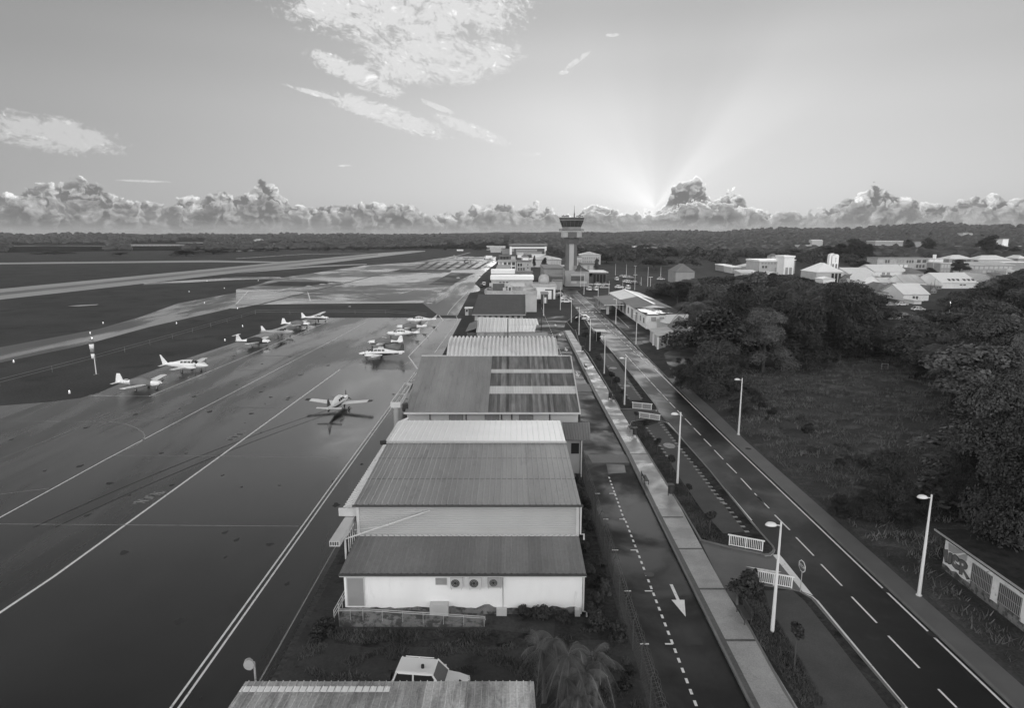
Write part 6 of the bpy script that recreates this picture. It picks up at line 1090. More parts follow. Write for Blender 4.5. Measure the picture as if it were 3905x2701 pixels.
# ---------------------------------------------------------------- vehicles
M['car_white'] = mat('car_white', .78, .22, spec=.6); M['car_silver'] = mat('car_silver', .42, .25, metal=.4); M['car_dark'] = mat('car_dark', .03, .2, spec=.7); M['car_grey'] = mat('car_grey', .16, .25, spec=.6); M['lamp_glass'] = mat('lamp_glass', .6, .15)
def car(name, label, cat, loc, yaw, paint='car_white', L=4.2, Wd=1.75, H=1.48, typ='car', group=None):
    t = thing(name, label, cat, loc, yaw, group); h = L / 2; w = Wd / 2
    def ring(x, hw, z0, z1, top=.86): return [(x, -hw * .94, z0), (x, hw * .94, z0), (x, hw, lerp(z0, z1, .45)), (x, hw * .97, lerp(z0, z1, .85)), (x, hw * top, z1), (x, -hw * top, z1), (x, -hw * .97, lerp(z0, z1, .85)), (x, -hw, lerp(z0, z1, .45))]
    bz = .88 if typ != 'van' else 1.0
    S = [(-h, w * .86, .42, .80), (-h + .12, w * .96, .30, bz), (-h * .55, w, .24, bz + .02), (0, w, .24, bz), (h * .42, w, .24, bz - .01), (h * .72, w * .98, .26, bz - .09), (h - .14, w * .92, .3, bz - .2), (h, w * .8, .4, .62)]
    if typ in ('suv', 'van'): S = [(x, a, z0 + .04, z1 + .1) for x, a, z0, z1 in S]; bz += .1
    mb = MB(); mb.loft([ring(*q) for q in S]); bd = part('body', mb, paint, t, False)
    r0, r1, f0, f1 = {'car': (-h * .80, -h * .52, h * .18, h * .52), 'hatch': (-h * .93, -h * .80, h * .12, h * .5), 'suv': (-h * .95, -h * .82, h * .14, h * .42), 'van': (-h * .97, -h * .93, h * .35, h * .66)}[typ]
    def gr(x, hw, z): return (x, hw, z)
    zt = H; wt = w * .74; wb = w * .93
    mb = MB(); mb.add([(r0, -wb, bz - .02), (f1, -wb, bz - .05), (f1, wb, bz - .05), (r0, wb, bz - .02), (r1, -wt, zt - .05), (f0, -wt, zt - .05), (f0, wt, zt - .05), (r1, wt, zt - .05)], [(0, 1, 5, 4), (1, 2, 6, 5), (2, 3, 7, 6), (3, 0, 4, 7), (4, 5, 6, 7)]); gl = part('windows', mb, 'glass', t)
    mb = MB(); o = .04; mb.loft([[(r1 - .06, -wt * .9, zt - .05), (r1 - .06, wt * .9, zt - .05), (r1 - .02, wt * .9, zt), (r1 - .02, -wt * .9, zt)], [(r1 + .15, -wt - o, zt - .06), (r1 + .15, wt + o, zt - .06), (r1 + .15, wt * .88, zt + .03), (r1 + .15, -wt * .88, zt + .03)], [(f0 - .2, -wt - o, zt - .06), (f0 - .2, wt + o, zt - .06), (f0 - .2, wt * .88, zt + .02), (f0 - .2, -wt * .88, zt + .02)], [(f0 + .04, -wt, zt - .06), (f0 + .04, wt, zt - .06), (f0, wt * .9, zt - .01), (f0, -wt * .9, zt - .01)]]); part('roof', mb, paint, t)
    mb = MB(); xm = (r1 + f0) / 2 - .05
    for sg in (-1, 1):
        for xa, xb_ in ((r0 + .02, r1 + .02), (xm, xm), (f1 - .03, f0)): mb.tube([(xa, sg * (wb + .005), bz - .03), (xb_, sg * (wt + .012), zt - .04)], .05, 5)
    part('pillar', mb, paint, t)
    for sx in (-h * .62, h * .62):
        for sg in (-1, 1):
            rw = .31 if typ == 'car' else .34; mb = MB(); mb.tube([(sx, sg * (w - .2), rw), (sx, sg * (w + .01), rw)], rw, 16); wv = part('wheel', mb, 'black', t); mb = MB(); mb.tube([(sx, sg * (w - .02), rw), (sx, sg * (w + .02), rw)], rw * .6, 10); part('rim', mb, 'car_silver', wv)
    for sg in (-1, 1):
        mb = MB(); mb.obox((h - .12, sg * w * .66, .62), .2, .3, .14); part('headlight', mb, 'lamp_glass', t); mb = MB(); mb.obox((-h + .05, sg * w * .78, .72), .1, .2, .22); part('tail_light', mb, 'car_grey', t)
        mb = MB(); mb.obox((f1 - .25, sg * (w + .08), bz), .14, .18, .13); part('mirror', mb, paint, t)
    return t
sv = car('off_road_car', 'white compact off-road car with roof beacon behind the nearest shed roof', 'car', (-4.5, 31.25, 0), R(-6), 'car_white', 4.2, 1.8, 1.72, 'suv')
mb = MB(); mb.tube([(-.35, -.2, 1.74), (-.35, -.2, 1.92)], .09, 8); part('beacon', mb, 'black', sv)
for sg in (-1, 1): mb = MB(); mb.tube([(-1.5, sg * .62, 1.78), (.1, sg * .62, 1.78)], .025, 6); part('roof_rail', mb, 'car_white', sv)
mb = MB()
for k in range(3): mb.prism([(1.62, -.55 + k * .22, 1.0), (1.80, -.55 + k * .22, .95), (1.80, -.45 + k * .22, .95), (1.62, -.38 + k * .22, 1.0)], (0, 0, .012))
part('warning_stripe', mb, 'black', sv)
mb = MB(); mb.tube([(-2.16, 0, .95), (-2.34, 0, .95)], .33, 14); part('spare_wheel', mb, 'black', sv)
proto = {}
def carcopy(kind, label, loc, yaw, group):
    if kind not in proto: proto[kind] = t = car('parked_car', label, 'car', loc, yaw, {'w': 'car_white', 's': 'car_silver', 'd': 'car_dark', 'g': 'car_grey'}[kind[0]], typ={'c': 'car', 'h': 'hatch', 's': 'suv', 'v': 'van'}[kind[1]], H={'c': 1.45, 'h': 1.5, 's': 1.7, 'v': 1.85}[kind[1]], group=group); return t
    t = copy_tree(proto[kind]); t.location = loc; t.rotation_euler = (0, 0, yaw); t['label'] = label; t['group'] = group; return t
gs = 'cars parked in the angled bays beside the street'
for k, (x, y, kd, lab) in enumerate([(1765, 792, 'ws', 'white off-road car nearest in the angled bays'), (1790, 762, 'sh', 'silver car second in the angled bays'), (1760, 738, 'wc', 'white saloon in the middle of the angled bays'), (1740, 712, 'dc', 'dark saloon fourth in the angled bays'), (1690, 688, 'sc', 'pale saloon farthest in the angled bays'), (1672, 705, 'dh', 'black hatchback behind the others, close to the domed block')]):
    carcopy(kd, lab, G('o', x, y), R(4), gs)
gl_ = 'cars in the lot right of the tower'
for x, y, yaw, kd, lab in [(945, 418, 100, 'wv', 'light van on the left of two vans by the wet lot'), (1040, 420, 100, 'wv', 'white van on the right of two vans by the wet lot'), (1350, 270, 95, 'wv', 'white van alone in the far lane of the lot'), (1440, 222, 10, 'sc', 'silver car left in the far row under the trees'), (1490, 228, 10, 'wc', 'white car second in the far row under the trees'), (1545, 238, 10, 'sc', 'silver car third in the far row under the trees'), (1500, 300, 8, 'wc', 'white car left in the middle row'), (1540, 308, 8, 'wc', 'white car centre in the middle row'), (1595, 318, 8, 'sc', 'silver car right in the middle row'), (1640, 325, 8, 'dc', 'dark car end of the middle row'), (2000, 262, 5, 'wc', 'white car alone at the right of the lot'), (1515, 400, 95, 'wv', 'white van just behind the warehouse ridge'), (1165, 388, 5, 'sc', 'pale car by the hedge behind the two vans'), (1390, 384, 5, 'wc', 'white car by the hedge further right'), (950, 340, 4, 'sc', 'car left in the row under the long barrier'), (1080, 340, 4, 'wc', 'car middle in the row under the long barrier'), (1190, 342, 4, 'sc', 'car right in the row under the long barrier')]:
    carcopy(kd, lab, G('p', x, y), R(yaw), gl_)
carcopy('wc', 'white car parked under a tree right beside the main road', G('p', 855, 845), R(165), 'car by the road')
for x, y, kd, lab in [(880, 905, 'wc', 'white car left in the clearing between the trees'), (1020, 935, 'sc', 'silver car in the clearing between the trees'), (1110, 800, 'wc', 'white car far back left in the clearing'), (1000, 806, 'sc', 'pale car beside the far white one in the clearing'), (1270, 850, 'wc', 'white car half hidden at the right of the clearing'), (1140, 915, 'dc', 'dark car at the back of the clearing')]:
    carcopy(kd, lab, G('g', x, y), R(4), 'cars in the clearing between the trees')
for x, y, kd, lab in [(1830, 1280 - 1100 + 190, 'dc', '')][:0]: pass
# dark vehicles half hidden behind the rusty hangar roof
carcopy('dh', 'black car roof showing just behind the rusty banded roof', (-13.6, 88.5, 0), R(10), 'cars behind the hangar')
carcopy('wv', 'white van beside the dark terrace corner on the service road', G('o', 560, 540), R(90), 'vans on the service road')
carcopy('dc', 'dark car next to the dark terrace corner on the service road', G('o', 525, 560), R(90), 'cars on the service road')
tk = thing('box_truck', 'white box truck on the far apron road', 'truck', G('n', 2217, 204), R(180)); mb = MB(); mb.box(-4.5, 2.2, -1.25, 1.25, .9, 3.6); part('cargo_box', mb, 'white_wall', tk); mb = MB(); mb.prism([(2.4, -1.15, .6), (4.4, -1.15, .6), (4.4, -1.15, 1.6), (3.9, -1.15, 2.7), (2.4, -1.15, 2.7)], (0, 2.3, 0)); part('cab', mb, 'car_silver', tk)
for x in (-3.2, -2, 3.3):
    for sg in (-1, 1): mb = MB(); mb.tube([(x, sg * .95, .5), (x, sg * 1.25, .5)], .5, 12); part('wheel', mb, 'black', tk)
# ---------------------------------------------------------------- street lamps
M['lamp_pole'] = mat('white_lamp_pole', .66, .45, var=.06, scale=1.0)
def lamp(fr, xb, yb, yt, label, head='arc', dx=-1, group='street lamps along the street and road', dark=False):
    p = G(fr, xb, yb); z = P(fr, xb, yt, p[1])[2]; t = thing('street_lamp', label, 'street lamp', p, 0, group); pm = 'lamp_pole' if not dark else 'gutter'
    mb = MB(); mb.tube([(0, 0, 0), (0, 0, z * .5), (0, 0, z)], [.125, .09, .055], 10); part('pole', mb, pm, t); mb = MB(); mb.tube([(0, 0, 0), (0, 0, .05)], .2, 10); part('base_plate', mb, pm, t)
    if head == 'arc':
        mb = MB(); mb.tube([(0, 0, z - .25), (dx * .22, 0, z - .22), (dx * .3, 0, z - .18)], .03, 6); part('arm', mb, pm, t)
        mb = MB(); mb.loft([[(dx * (.62 + .36 * math.cos(k * math.pi / 8) * q), .26 * math.sin(k * math.pi / 8) * q, z - .22 + h) for k in range(16)] for q, h in ((1, 0), (.95, .06), (.7, .15), (.35, .19), (.05, .2))]); hd_ = part('lamp_head', mb, pm, t, True); mb = MB(); mb.loft([[(dx * (.62 + .34 * math.cos(k * math.pi / 8) * q), .24 * math.sin(k * math.pi / 8) * q, z - .222 - h) for k in range(16)] for q, h in ((1, 0), (.7, .05), (.1, .07))]); part('lens', mb, 'gutter', hd_)
    elif head == 'tee': mb = MB(); mb.box(-.9, .9, -.15, .15, z, z + .14); part('lamp_head', mb, pm, t)
    elif head == 'flat': mb = MB(); mb.box(min(0, dx * 1.0), max(0, dx * 1.0), -.14, .14, z - .1, z + .06); part('lamp_head', mb, pm, t)
    return t
for a in [('j', 88, 1026, 182, 'tall white lamp in front of the second white barrier, next to the stop sign'), ('h', 1185, 1222, 548, 'white lamp by the middle parking bays, right of the middle hangar'), ('h', 690, 482, 30, 'white lamp at the left end of the first pair of barriers'), ('h', 501, 190, -170, 'white lamp before the upper parking bays'), ('d', 1850, 542, 190, 'white lamp left of the bus shelter'), ('d', 1732, 368, 62, 'white lamp on the verge near the zebra crossing'), ('h', 1758, 756, 228, 'white lamp between right pavement and grass field, the farther one'), ('e', 642, 1320, 985, 'white lamp standing before the warehouse near the gabled house'), ('e', 422, 1102, 827, 'white lamp in front of the carport'), ('e', 228, 906, 682, 'white lamp left of the carport roof'), ('e', 1045, 1320, 1228, 'lamp sticking out above the round tree by the gabled house')]: lamp(*a)
k_ = G('j', 1203, 740); lamp('j', 1203, 740, (1900 - 1900) - 25, 'tall white lamp at the edge of the field above the graffiti building')
for a in [('o', 1840, 1085, 740, 'plain white lamp mast left of the zebra crossing'), ('o', 1680, 892, 560, 'plain lamp mast beside the angled bays'), ('o', 1435, 978, 672, 'plain lamp mast in front of the dark kiosk'), ('e', 77, 778, 555, 'lamp mast at the mouth of the wet lot'), ('e', 40, 696, 492, 'lamp mast before the swept tower roof'), ('e', 348, 778, 632, 'dark lamp mast in the hedge'), ('e', 497, 738, 625, 'lamp mast behind the warehouse end'), ('e', 418, 568, 445, 'lamp mast at the back of the lot'), ('e', 536, 575, 450, 'second lamp mast at the back of the lot'), ('e', 768, 690, 480, 'lamp mast among the trees behind the lot'), ('e', 910, 580, 475, 'lamp mast at the far right of the lot'), ('e', 697, 680, 590, 'short mast before the trees of the lot')]: lamp(*a, head='none', group='lamp masts round the lot')
for a in [('e', 628, 728, 567, 'double headed lamp in the lot, left one'), ('e', 797, 730, 592, 'double headed lamp in the lot, right one'), ('e', 632, 560, 470, 'double headed lamp at the back of the lot')]: lamp(*a, head='tee', group='double headed lamps')
lamp('o', 1400, 1200, 1000, 'thin black post beside the light corrugated workshop roof', 'none', dark=True, group='black posts'); lamp('g', 1570, 880, 772, 'lit street lamp among the trees on the right', 'none', group='lit lamps')
lt = [o for o in bpy.data.objects if o.get('label', '').startswith('lit street lamp')][0]; mb = MB(); zl = P('g', 1570, 770, lt.location[1])[2]; mb.loft([[(q * .3 * math.cos(k * math.pi / 5), q * .3 * math.sin(k * math.pi / 5), zl + h) for k in range(10)] for q, h in ((.3, -.3), (1, 0), (.3, .3))]); part('lamp_head', mb, mat('lit_lamp', 1, .5, emit=3.0), lt)
mp_ = thing('black_mast', 'thin black mast rising over the light corrugated workshop roof', 'mast', (P('o', 910, 1270, 127)[0], 127, 0)); mb = MB(); mb.tube([(0, 0, 0), (0, 0, P('o', 910, 1020, 127)[2])], .09, 6); part('pole', mb, 'gutter', mp_)
tm = thing('telecom_mast', 'thin mast with a white box on top in front of the apartment bar', 'mast', (P('g', 1415, 440, 380)[0], 380, 0)); mb = MB(); zt_ = P('g', 1420, 310, 380)[2]; mb.tube([(0, 0, 0), (0, 0, zt_)], .15, 6); part('pole', mb, 'metal', tm); mb = MB(); mb.box(-.9, -.1, -.3, .3, zt_ - 2.2, zt_ + .2); mb.box(.1, .9, -.3, .3, zt_ - 2.2, zt_ + .2); part('panel', mb, 'white_wall', tm)
for x, yb, yt in ((1385, 680, 575), (1422, 650, 540)): lamp('g', x, yb, yt, 'dark utility pole, %s of the two among the white roofs' % ('left' if x < 1400 else 'right'), 'none', dark=True, group='utility poles')
# boundary barrier over the lot
bar = thing('lot_barrier', 'long white rail barrier in front of the parked cars near the tower', 'barrier', G('p', 870, 352)); L_ = G('p', 1235, 355) - G('p', 870, 352); mb = MB(); mb.box(0, L_[0], -.05, .05, .75, .9); part('rail', mb, 'lamp_pole', bar)
for k in range(7): mb = MB(); mb.box(L_[0] * k / 6 - .06, L_[0] * k / 6 + .06, -.06, .06, 0, .75); part('post', mb, 'lamp_pole', bar)
# ---------------------------------------------------------------- white barriers, stop sign, benches, bins
M['rail_white'] = mat('white_railing', .78, .4, var=.05, scale=1.5)
def barrier(fr, xa, ya, xb, yb, ytop, label):
    a, b = G(fr, xa, ya), G(fr, xb, yb); z = P(fr, xa, ytop, a[1])[2]; d = b - a; L = d.length; t = thing('white_railing', label, 'railing', a, math.atan2(d.y, d.x), 'white railings at the junctions')
    mb = MB(); mb.box(-.15, L + .15, -.05, .05, z - .08, z); part('top_rail', mb, 'rail_white', t); mb = MB(); mb.box(0, L, -.03, .03, .12, .18); part('bottom_rail', mb, 'rail_white', t)
    for k in range(3): mb = MB(); x = L * k / 2; mb.box(x - .045, x + .045, -.045, .045, 0, z - .081); part('post', mb, 'rail_white', t)
    n = 18
    for k in range(1, n):
        if k != n // 2: mb = MB(); x = L * k / n; mb.box(x - .022, x + .022, -.022, .022, .18, z - .081); part('baluster', mb, 'rail_white', t)
    return t
barrier('u', 322, 735, 822, 830, 555, 'white railing at the corner of the middle parking bays, left of the white bar'); barrier('u', 728, 1290, 1268, 1392, 1098, 'white railing behind the nearest lamp, beside the stop sign')
barrier('h', 768, 515, 942, 532, 452, 'white railing at the near end of the upper bays'); barrier('h', 832, 602, 1018, 630, 545, 'white railing opposite, at the far end of the middle bays')
sg_ = thing('stop_sign', 'octagonal stop sign on a thin grey pole at the junction', 'road sign', G('u', 1396, 1450), R(-84)); zS = P('u', 1410, 1040, sg_.location[1])[2]
mb = MB(); mb.tube([(0, .03, 0), (0, .03, zS + .3)], .03, 8); part('pole', mb, 'metal', sg_)
def octo(r, y, d): return [(r * math.cos(R(22.5 + 45 * k)), y, zS + r * math.sin(R(22.5 + 45 * k))) for k in range(8)]
mb = MB(); mb.prism(octo(.44, -.012, 0), (0, .02, 0)); pl = part('sign_plate', mb, 'rail_white', sg_); mb = MB(); mb.prism(octo(.38, -.02, 0), (0, .006, 0)); part('sign_face', mb, mat('sign_red_as_grey', .10, .4), pl)
text_mesh('STOP', .30, 'lettering', M['rail_white'], pl, Matrix.Translation((0, -.026, zS)) @ Matrix.Rotation(math.pi / 2, 4, 'X'))
pr_bench = None
def bench(p, yaw, label):
    global pr_bench
    if pr_bench is None:
        t = thing('park_bench', label, 'bench', p, yaw, 'dark benches on the promenade'); mb = MB()
        for k in range(4): mb.box(-.8, .8, -.2 + k * .11, -.11 + k * .11, .43, .46)
        part('seat', mb, 'gutter', t); mb = MB()
        for k in range(4): mb.box(-.8, .8, .24 + k * .02, .27 + k * .02, .52 + k * .1, .6 + k * .1)
        part('backrest', mb, 'gutter', t)
        for x in (-.72, .72):
            mb = MB(); mb.box(x - .03, x + .03, -.2, -.15, 0, .43); mb.box(x - .03, x + .03, .22, .27, 0, .9); mb.box(x - .03, x + .03, -.15, .22, .38, .43); part('leg', mb, 'gutter', t)
        pr_bench = t; return t
    t = copy_tree(pr_bench); t.location = p; t.rotation_euler = (0, 0, yaw); t['label'] = label; return t
bench(G('i', 1560, 870, .12), R(-90), 'dark bench nearest, on the promenade by the round hedge'); bench(G('h', 885, 1200, .12), R(90), 'dark bench on the street side of the promenade, right of the middle hangar'); bench(G('h', 745, 720, .12), R(-90), 'dark bench before the bin at the middle bays'); bench(G('h', 578, 440, .12), R(-90), 'dark bench beside the bin near the upper railing'); bench(G('h', 330, 140, .12), R(90), 'dark bench far up on the street side of the promenade')
pr_bin = None
for p, lab in [(G('h', 1122, 1330, .1), 'litter bin with a pale bag, on the promenade edge'), (G('h', 787, 775, .1), 'litter bin beyond the bench at the middle bays'), (G('h', 556, 425, .1), 'litter bin right of the far bench'), (G('d', 1773, 545, .1), 'litter bin at the far end of the promenade')]:
    if pr_bin is None:
        t = thing('litter_bin', lab, 'bin', p, 0, 'litter bins along the promenade'); mb = MB(); mb.tube([(0, 0, .25), (0, 0, 1.05)], [.2, .23], 12); part('bin_body', mb, 'gutter', t); mb = MB(); mb.box(-.26, -.2, -.05, .05, 0, 1.15); mb.box(.2, .26, -.05, .05, 0, 1.15); part('frame', mb, 'gutter', t); mb = MB(); mb.box(-.3, .3, -.28, .28, 1.15, 1.2); part('lid', mb, 'gutter', t); pr_bin = t
    else: t = copy_tree(pr_bin); t.location = p; t['label'] = lab
bs = thing('bus_shelter', 'white roofed bus shelter beside the main road', 'bus shelter', G('p', 1112, 1150)); mb = MB(); mb.box(-1.3, 1.2, -1.6, 1.6, 2.35, 2.5); part('roof', mb, 'white_wall', bs); mb = MB(); mb.box(-1.2, -1.1, -1.5, 1.5, .1, 2.3); mb.box(-1.1, .3, 1.45, 1.5, .1, 2.3); part('glass_wall', mb, 'glass', bs)
for x, y in ((-1.15, -1.55), (1, -1.5), (1, 1.5)): mb = MB(); mb.tube([(x, y, 0), (x, y, 2.35)], .05, 6); part('post', mb, 'metal', bs)
# people
def person(label, loc, yaw, h=1.72, top='gutter', stride=.25):
    me = bpy.data.meshes.new('person'); s = h / 1.72; J = [(0, 0, .95), (0, 0, 1.15), (0, 0, 1.42), (0, 0, 1.52), (0, .0, 1.60), (0, 0, 1.72), (-.1, 0, .9), (-.11, stride * .5, .5), (-.11, stride * .9, .08), (-.11, stride * .9 - .16, .03), (.1, 0, .9), (.11, -stride * .4, .5), (.11, -stride * .7, .08), (.11, -stride * .7 - .16, .03), (-.19, 0, 1.40), (-.25, -.05, 1.12), (-.24, -.16, .88), (-.24, -.2, .79), (.19, 0, 1.40), (.25, .05, 1.12), (.24, -.02, .88), (.24, -.05, .79)]
    E = [(0, 1), (1, 2), (2, 3), (3, 4), (4, 5), (0, 6), (6, 7), (7, 8), (8, 9), (0, 10), (10, 11), (11, 12), (12, 13), (2, 14), (14, 15), (15, 16), (16, 17), (2, 18), (18, 19), (19, 20), (20, 21)]
    me.from_pydata([tuple(c * s for c in j) for j in J], E, []); o = bpy.data.objects.new('person', me); COL.objects.link(o); m = o.modifiers.new('skin', 'SKIN'); rd = [.14, .13, .15, .05, .10, .08, .09, .065, .045, .035, .09, .065, .045, .035, .06, .042, .032, .02, .06, .042, .032, .02]
    for v, r in zip(me.skin_vertices[0].data if me.skin_vertices else [], rd): v.radius = (r, r * .85)
    if not me.skin_vertices: o.modifiers.remove(m)
    else: me.skin_vertices[0].data[0].use_root = True; o.modifiers.new('sub', 'SUBSURF').levels = 1
    me.materials.append(M[top]); o.location = loc; o.rotation_euler = (0, 0, yaw); tag(o, label, 'person'); return o
person('person in dark clothes walking in the street beside the arched shelter', G('d', 1492, 440), R(0)); person('person in dark clothes walking on the road before the tower', G('o', 1862, 632), R(20))
# ---------------------------------------------------------------- fences
rz = thing('security_fence', 'wire security fence topped with a coil of razor wire along the parking lane', 'fence', (7.35, 25, 0)); M['wire'] = mat('galvanised_wire', .09, .5, metal=.3)
mb = MB(); XF = 0; pts = []
for k in range(0, 1900): a = k * math.pi / 5.0; y = k * .0345; q = 1 + .12 * math.sin(k * .37) + .1 * math.sin(k * .11); pts.append((XF + .27 * q * math.cos(a), y, 2.25 + .27 * q * math.sin(a) + .08 * math.sin(k * .013)))
mb.tube(pts, .011, 3, False); mb.tube([(.12, 0, 2.45), (.12, 65, 2.45)], .01, 3); mb.tube([(.12, 0, 2.06), (.12, 65, 2.06)], .01, 3); part('razor_coil', mb, 'wire', rz)
mb = MB()
for z in [.2 * k for k in range(1, 10)]: mb.tube([(0, 0, z), (0, 65, z)], .007, 3)
for k in range(326): mb.tube([(0, k * .2, 0), (0, k * .2, 1.85)], .006, 3)
part('wire_mesh', mb, 'wire', rz)
for k in range(27): mb = MB(); y = k * 2.5; mb.tube([(0, y, 0), (0, y, 2.0), (.16, y, 2.3)], .035, 6); part('post', mb, 'wire', rz)
def wirefence(L, name, label, zt=1.6, step=3.5, m_='metal', w=.03):
    pts = [G(*p) for p in L]; t = thing(name, label, 'fence', pts[0], 0); o = pts[0]; mb = MB()
    for z in (zt, zt * .55): mb.tube([p - o + Vector((0, 0, z)) for p in pts], w, 4)
    part('rail', mb, m_, t); tot = 0
    for a, b in zip(pts, pts[1:]):
        n = max(1, int((b - a).length / step))
        for k in range(n):
            if tot > 90: break
            p = a.lerp(b, k / n) - o; mb = MB(); mb.tube([p, p + Vector((0, 0, zt))], w * 1.1, 4); part('post', mb, m_, t); tot += 1
    return t
wirefence([('a', -100, 1455), ('a', 0, 1422), ('a', 835, 1200), ('a', 1500, 1010), ('a', 2220, 800), ('b', 170, 222), ('b', 770, 226), ('b', 1300, 222), ('b', 1660, 250)], 'perimeter_fence', 'long low wire fence with pale top rail between apron and taxiway', 1.2, 9.0, 'grey_wall', .022)
wirefence([('n', 1690, 610), ('n', 1760, 600), ('n', 1820, 560), ('n', 1875, 530)], 'gate_fence', 'short post fence at the corner where the service road meets the apron', 2.2, 1.6, 'metal', .05)
# windsock
ws = thing('windsock', 'limp striped windsock hanging from its mast in the grass beside the apron', 'windsock', G('a', 838, 1322)); zw_ = P('a', 795, 1012, ws.location[1])[2]; mb = MB(); mb.tube([(0, 0, 0), (0, 0, zw_ + .1)], [.09, .05], 8); part('mast', mb, 'lamp_pole', ws)
mb = MB(); mb.tube([(0, 0, 0), (0, 0, .12)], .45, 10); part('foot', mb, 'concrete', ws); mb = MB(); mb.tube([(0, 0, zw_ + .1), (0, 0, zw_ + .32)], .10, 8); part('top_light', mb, mat('obstacle_light', 1, .4, emit=1.5), ws)
zz = [zw_ - q * 3.55 / 4 for q in range(5)]
for k in range(4):
    mb = MB(); r0, r1 = lerp(.48, .26, k / 4), lerp(.48, .26, (k + 1) / 4); mb.loft([[(-.28 + .1 * k / 4 + r * (1 + .08 * math.sin(3 * a + k)) * math.cos(a), r * .7 * math.sin(a), z) for a in [j * math.pi / 8 for j in range(16)]] for r, z in ((r0, zz[k]), ((r0 + r1) / 2 * .96, (zz[k] + zz[k + 1]) / 2), (r1, zz[k + 1] + .002))]); part('sock_band', mb, ('car_grey', 'white_wall')[k % 2], ws, True, 'dark band' if k % 2 == 0 else 'white band')
# apron edge lights (white markers in the grass)
pm_ = None
for x, y, wh_ in [(120, 1215, 'at the left frame edge below the taxiway'), (605, 1484, 'in the grass left of the nearest covered plane'), (897, 878, 'beyond the taxiway above the windsock'), (785, 966, 'on the taxiway edge just above the windsock'), (1956, 1028, 'left of the T-tailed plane'), (1778, 702, 'at the upper taxiway edge near the far apron'), (1535, 880, 'at the lower taxiway edge half way along'), (2066, 750, 'where taxiway and far apron meet'), (2110, 905, 'just above the T-tailed plane'), (1800, 510, 'below the runway exit strip'), (2245, 505, 'below the runway, right of the exit strip'), (1645, 603, 'between runway and far apron'), (410, 278, 'in front of the long low terminal range'), (635, 342, 'on the crossing taxiway, left'), (978, 338, 'on the crossing taxiway, right'), (1950, 572, 'above the tip of the far apron')]:
    lab = 'small white edge light ' + wh_
    if pm_ is None: t = thing('edge_light', lab, 'marker light', G('a', x, y), 0, 'edge marker lights'); mb = MB(); mb.tube([(0, 0, 0), (0, 0, .35)], [.16, .12], 8); part('cap', mb, 'white_wall', t); mb = MB(); mb.tube([(0, 0, .35), (0, 0, .5)], [.11, .05], 8); part('lens', mb, bpy.data.materials['obstacle_light'], t); pm_ = t
    else: t = copy_tree(pm_); t.location = G('a', x, y); t['label'] = lab
# floodlight on a pole by the nearest roof
fp = thing('floodlight_pole', 'pale floodlight on a short pole beside the nearest shed roof', 'floodlight', (P('D', 590, 900, 27.6)[0], 27.6, 0)); zf_ = P('D', 580, 660, 27.6)[2]; mb = MB(); mb.tube([(0, 0, 0), (0, 0, zf_)], .05, 8); part('pole', mb, 'metal', fp); c = P('D', 470, 680, 27.6); mb = MB(); mb.loft([[(c[0] - fp.location[0] + q * .26 * math.cos(a) - dd * .3, dd + 0, c[2] + q * .28 * math.sin(a)) for a in [k * math.pi / 5 for k in range(10)]] for q, dd in ((1, -.18), (.95, 0), (.45, .22))]); mb.tube([(c[0] - fp.location[0], 0, c[2]), (0, 0, zf_ - .15)], .03, 6); part('lamp_head', mb, 'grey_wall', fp)
# ---------------------------------------------------------------- hills and distant woodland
def hz(x, y):
    # rolling wooded rises
    d = math.hypot(x, y); az = math.degrees(math.atan2(x, y))
    A_ = np.interp(az, [-45, -25, -12, -4, 3, 8, 14, 20, 27, 33, 39, 46], [12, 12, 10, 16, 16, 19, 26, 32, 42, 46, 46, 50])
    A_ *= 1 + .38 * noise.noise((az * .17, 4.2, 0)) + .16 * noise.noise((az * .55, 1.2, 0)); s = max(0.0, min(1.0, (d - 1150) / 2000)); s = s * s * (3 - 2 * s)
    far_ = max(0.0, min(1.0, (d - 3400) / 2200)) * np.interp(az, [-45, -8, 0, 12, 30], [4, 6, 18, 22, 6])
    n = noise.fractal((x * .0016, y * .0016, 3.1), 1, 2, 4) * 15 + noise.noise((x * .005, y * .005, 8)) * 9
    return max(-.5, A_ * s + far_ + n * s)
azs = np.linspace(-52, 52, 210); ds = np.concatenate([np.linspace(1100, 3600, 60), np.linspace(3700, 9000, 34)])
V = []; 
for d in ds:
    for a in azs: x, y = d * math.sin(R(a)), d * math.cos(R(a)); V.append((x, y, hz(x, y) if d > 1120 else -.6))
nA = len(azs); Fq = [(j * nA + i, j * nA + i + 1, (j + 1) * nA + i + 1, (j + 1) * nA + i) for j in range(len(ds) - 1) for i in range(nA - 1)]
tag(fastmesh('hills', V, Fq, M['hills'], None, True), kind='structure')
M['leaf'] = None
def leafmat(name, c, var=.35, objr=.25, scale=.35):
    m = bpy.data.materials.new(name); m.use_nodes = True; T = NT(m.node_tree); b = T.n['Principled BSDF']; tc = T.node('ShaderNodeTexCoord'); oi = T.node('ShaderNodeObjectInfo')
    n = T.noise(tc.outputs['Object'], scale, 4, .7); v = T.lin(n, .3, .7, c * (1 - var), c * (1 + var)); v = T.m('MULTIPLY', v, T.lin(oi.outputs['Random'], 0, 1, 1 - objr, 1 + objr))
    cc = T.node('ShaderNodeCombineColor')
    for i in range(3): T.l.new(v, cc.inputs[i])
    T.l.new(cc.outputs[0], b.inputs['Base Color']); b.inputs['Roughness'].default_value = .55; b.inputs['Specular IOR Level'].default_value = .25
    return m
